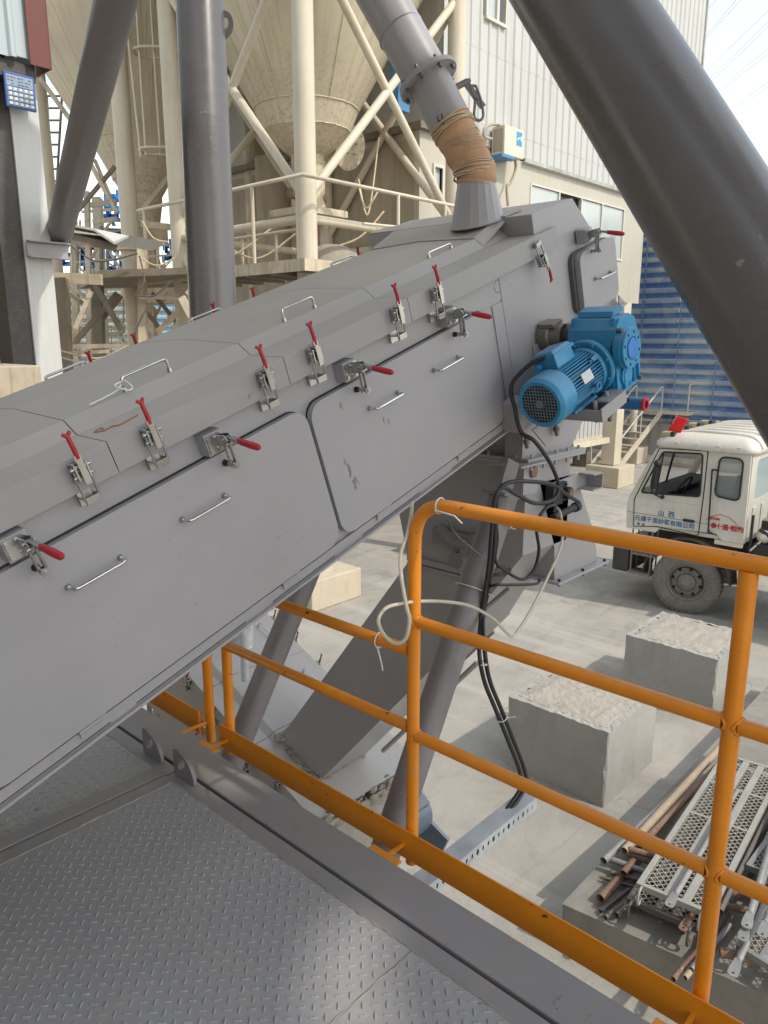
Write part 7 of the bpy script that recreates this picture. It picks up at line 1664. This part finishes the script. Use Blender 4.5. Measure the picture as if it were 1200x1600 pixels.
def wheel(cx, cy, ang, out):
    # axis along x; outer face towards -x when out = -1
    r, w = .505, .255
    Mw = Matrix.Translation(tk(cx, cy, r)) @ Matrix.Rotation(R(ang), 4, 'Z')
    ax_ = Vector((out, 0, 0))
    mb = MB(); mb.lathe([(.285, .105), (.30, .125), (.36, .134), (.43, .132), (.475, .118), (.497, .10), (r, .08), (r, -.08), (.497, -.10), (.475, -.118), (.40, -.132), (.285, -.105)], (0, 0, 0), ax_, 56)
    for k in range(44):
        t = 2 * math.pi * k / 44
        for sgn in (1, -1):
            d = Vector((0, math.cos(t + .07 * sgn), math.sin(t + .07 * sgn))); tan = Vector((0, -d.z, d.y))
            mb.hexa([d * (r - .01) + ax_ * (.100 * sgn) + tan * a + 0 * d for a in (-.022, .022)] + [d * (r - .03) + ax_ * (.122 * sgn) + tan * a for a in (.020, -.020)] + [d * (r + .012) + ax_ * (.055 * sgn) + tan * a for a in (-.026, .026)] + [d * (r - .006) + ax_ * (.118 * sgn) + tan * a for a in (.022, -.022)])
    for h_ in (.02, -.02, .045, -.045): mb.lathe([(r + .010, h_ - .007), (r + .010, h_ + .007)], (0, 0, 0), ax_, 40)
    wh = part(mb.xf(Mw), 'wheel', M['tyre'], trk)
    mb = MB(); mb.lathe([(.292, .112), (.285, .126), (.270, .124), (.255, .06), (.235, .045), (.22, .075), (.150, .085), (.135, .075)], (0, 0, 0), ax_, 44)
    mb.lathe([(.135, .075), (.125, .115), (.085, .125), (.08, .15), (.055, .16), (0, .16)], (0, 0, 0), ax_, 32); mb.lathe([(.27, -.1), (.25, .05)], (0, 0, 0), ax_, 30)
    for k in range(10):
        t = 2 * math.pi * k / 10; d = Vector((0, math.cos(t), math.sin(t)))
        mb.cyl(d * .165 + ax_ * .07, d * .165 + ax_ * .115, .021, .016, 8)
    for k in range(8):
        t = 2 * math.pi * (k + .3) / 8; d = Vector((0, math.cos(t), math.sin(t))); mb.cyl(d * .208 + ax_ * .055, d * .208 + ax_ * .0805, .026, seg=12, mi=1)
    part(mb.xf(Mw), 'rim', [M['rim'], M['darkgap']], wh)
wheel(.15, 4.105, 11, -1); wheel(TW - .15, 4.105, 11, 1)
for x, o in ((.17, -1), (TW - .17, 1)): wheel(x, -1.0, 0, o)
SUN_EL, SUN_AZ = 48.0, -78.0           # azimuth of the direction towards the sun, degrees from +X towards +Y
sd = Vector((math.cos(R(SUN_EL)) * math.cos(R(SUN_AZ)), math.cos(R(SUN_EL)) * math.sin(R(SUN_AZ)), math.sin(R(SUN_EL))))
# ================================================================== UNSEEN BLOCKERS OVERHEAD AND BEHIND (added and shaped to shade the platform)
tw = thing('shade_blockers', 'unseen sheet, silo shell and wall added above and behind the platform for shade', 'light blocker', (-1.6, 1.2, ZG))
FZ = 7.4
def up_to_blocker(p): return p + sd * ((FZ - p.z) / sd.z)
def gap(pts): return [(q.x, q.y) for q in (up_to_blocker(p) for p in pts)]  # hole outlines projected so sun patches land on deck and toe board
g1 = gap([atz(x, y, 0) for x, y in ((495, 1640), (480, 1560), (498, 1480), (545, 1425), (600, 1415), (622, 1450), (612, 1540), (640, 1640))])
g2 = gap([atx(x, y, 1.611) for x, y in ((878, 1428), (876, 1505), (906, 1520), (908, 1445))])
c3 = atz(365, 1214, 0); g3 = gap([c3 + Vector((.10 * math.cos(R(q)), .16 * math.sin(R(q)), 0)) for q in range(0, 360, 30)])
mb = plate([(5.4, -8.6), (5.4, -2.0), (2.6, -2.0), (2.6, 1.6), (-.8, 1.6), (-.8, -8.6)], [g1, g2, g3], Matrix.Translation((0, 0, FZ)), .03); part(mb, 'sun_blocker', M['grey_tube'], tw)  # unseen sheet added to keep sun off the platform
mb = MB(); mb.lathe([(1.5, 9.5), (1.5, 7.46)], (.9, .0, 0), (0, 0, 1), 40); part(mb, 'silo_shell', M['grey_tube'], tw)
mb = MB(); mb.box(-3.4, -3.3, -1.8, 6.5, ZG, 8.5); part(mb, 'rear_blocker', M['annex'], tw)  # unseen wall added to darken the faces turned toward it
# ================================================================== LIGHT, SKY, CAMERA
sun = bpy.data.lights.new('sun', 'SUN'); sun.energy = 1.6; sun.angle = R(.9); sun.color = (1.0, .93, .83)
so = bpy.data.objects.new('sun', sun); COL.objects.link(so); so.rotation_euler = sd.to_track_quat('Z', 'Y').to_euler(); so.location = (0, 0, 30)
w = bpy.data.worlds.new('World'); scene.world = w; w.use_nodes = True
nt = w.node_tree; bg = nt.nodes['Background']
sky = nt.nodes.new('ShaderNodeTexSky'); sky.sky_type = 'NISHITA'; sky.sun_disc = False
sky.sun_elevation = R(SUN_EL); sky.sun_rotation = math.atan2(sd.x, sd.y); sky.air_density = 2.0; sky.dust_density = 1.3; sky.ozone_density = 1.0; sky.altitude = 100
hs = nt.nodes.new('ShaderNodeHueSaturation'); hs.inputs['Saturation'].default_value = .50; hs.inputs['Value'].default_value = 1.0
nt.links.new(sky.outputs[0], hs.inputs['Color']); nt.links.new(hs.outputs[0], bg.inputs['Color']); bg.inputs['Strength'].default_value = .15
cam = bpy.data.cameras.new('camera'); co = bpy.data.objects.new('camera', cam); COL.objects.link(co); scene.camera = co
cam.sensor_fit = 'VERTICAL'; cam.sensor_height = 36; cam.lens = F_ / 1600 * 36; cam.clip_start = .02; cam.clip_end = 1000
right = Vector((UX, VX, 0)); fwd = Vector((UY * math.cos(PT), VY * math.cos(PT), -math.sin(PT))); upv = right.cross(fwd)
co.matrix_world = Matrix(((right.x, upv.x, -fwd.x, 0), (right.y, upv.y, -fwd.y, 0), (right.z, upv.z, -fwd.z, CAMH), (0, 0, 0, 1)))
scene.render.engine = 'CYCLES'; scene.cycles.max_bounces = 6; scene.cycles.use_denoising = True
scene.view_settings.view_transform = 'Standard'; scene.view_settings.look = 'None'; scene.view_settings.exposure = .82; scene.view_settings.gamma = 1
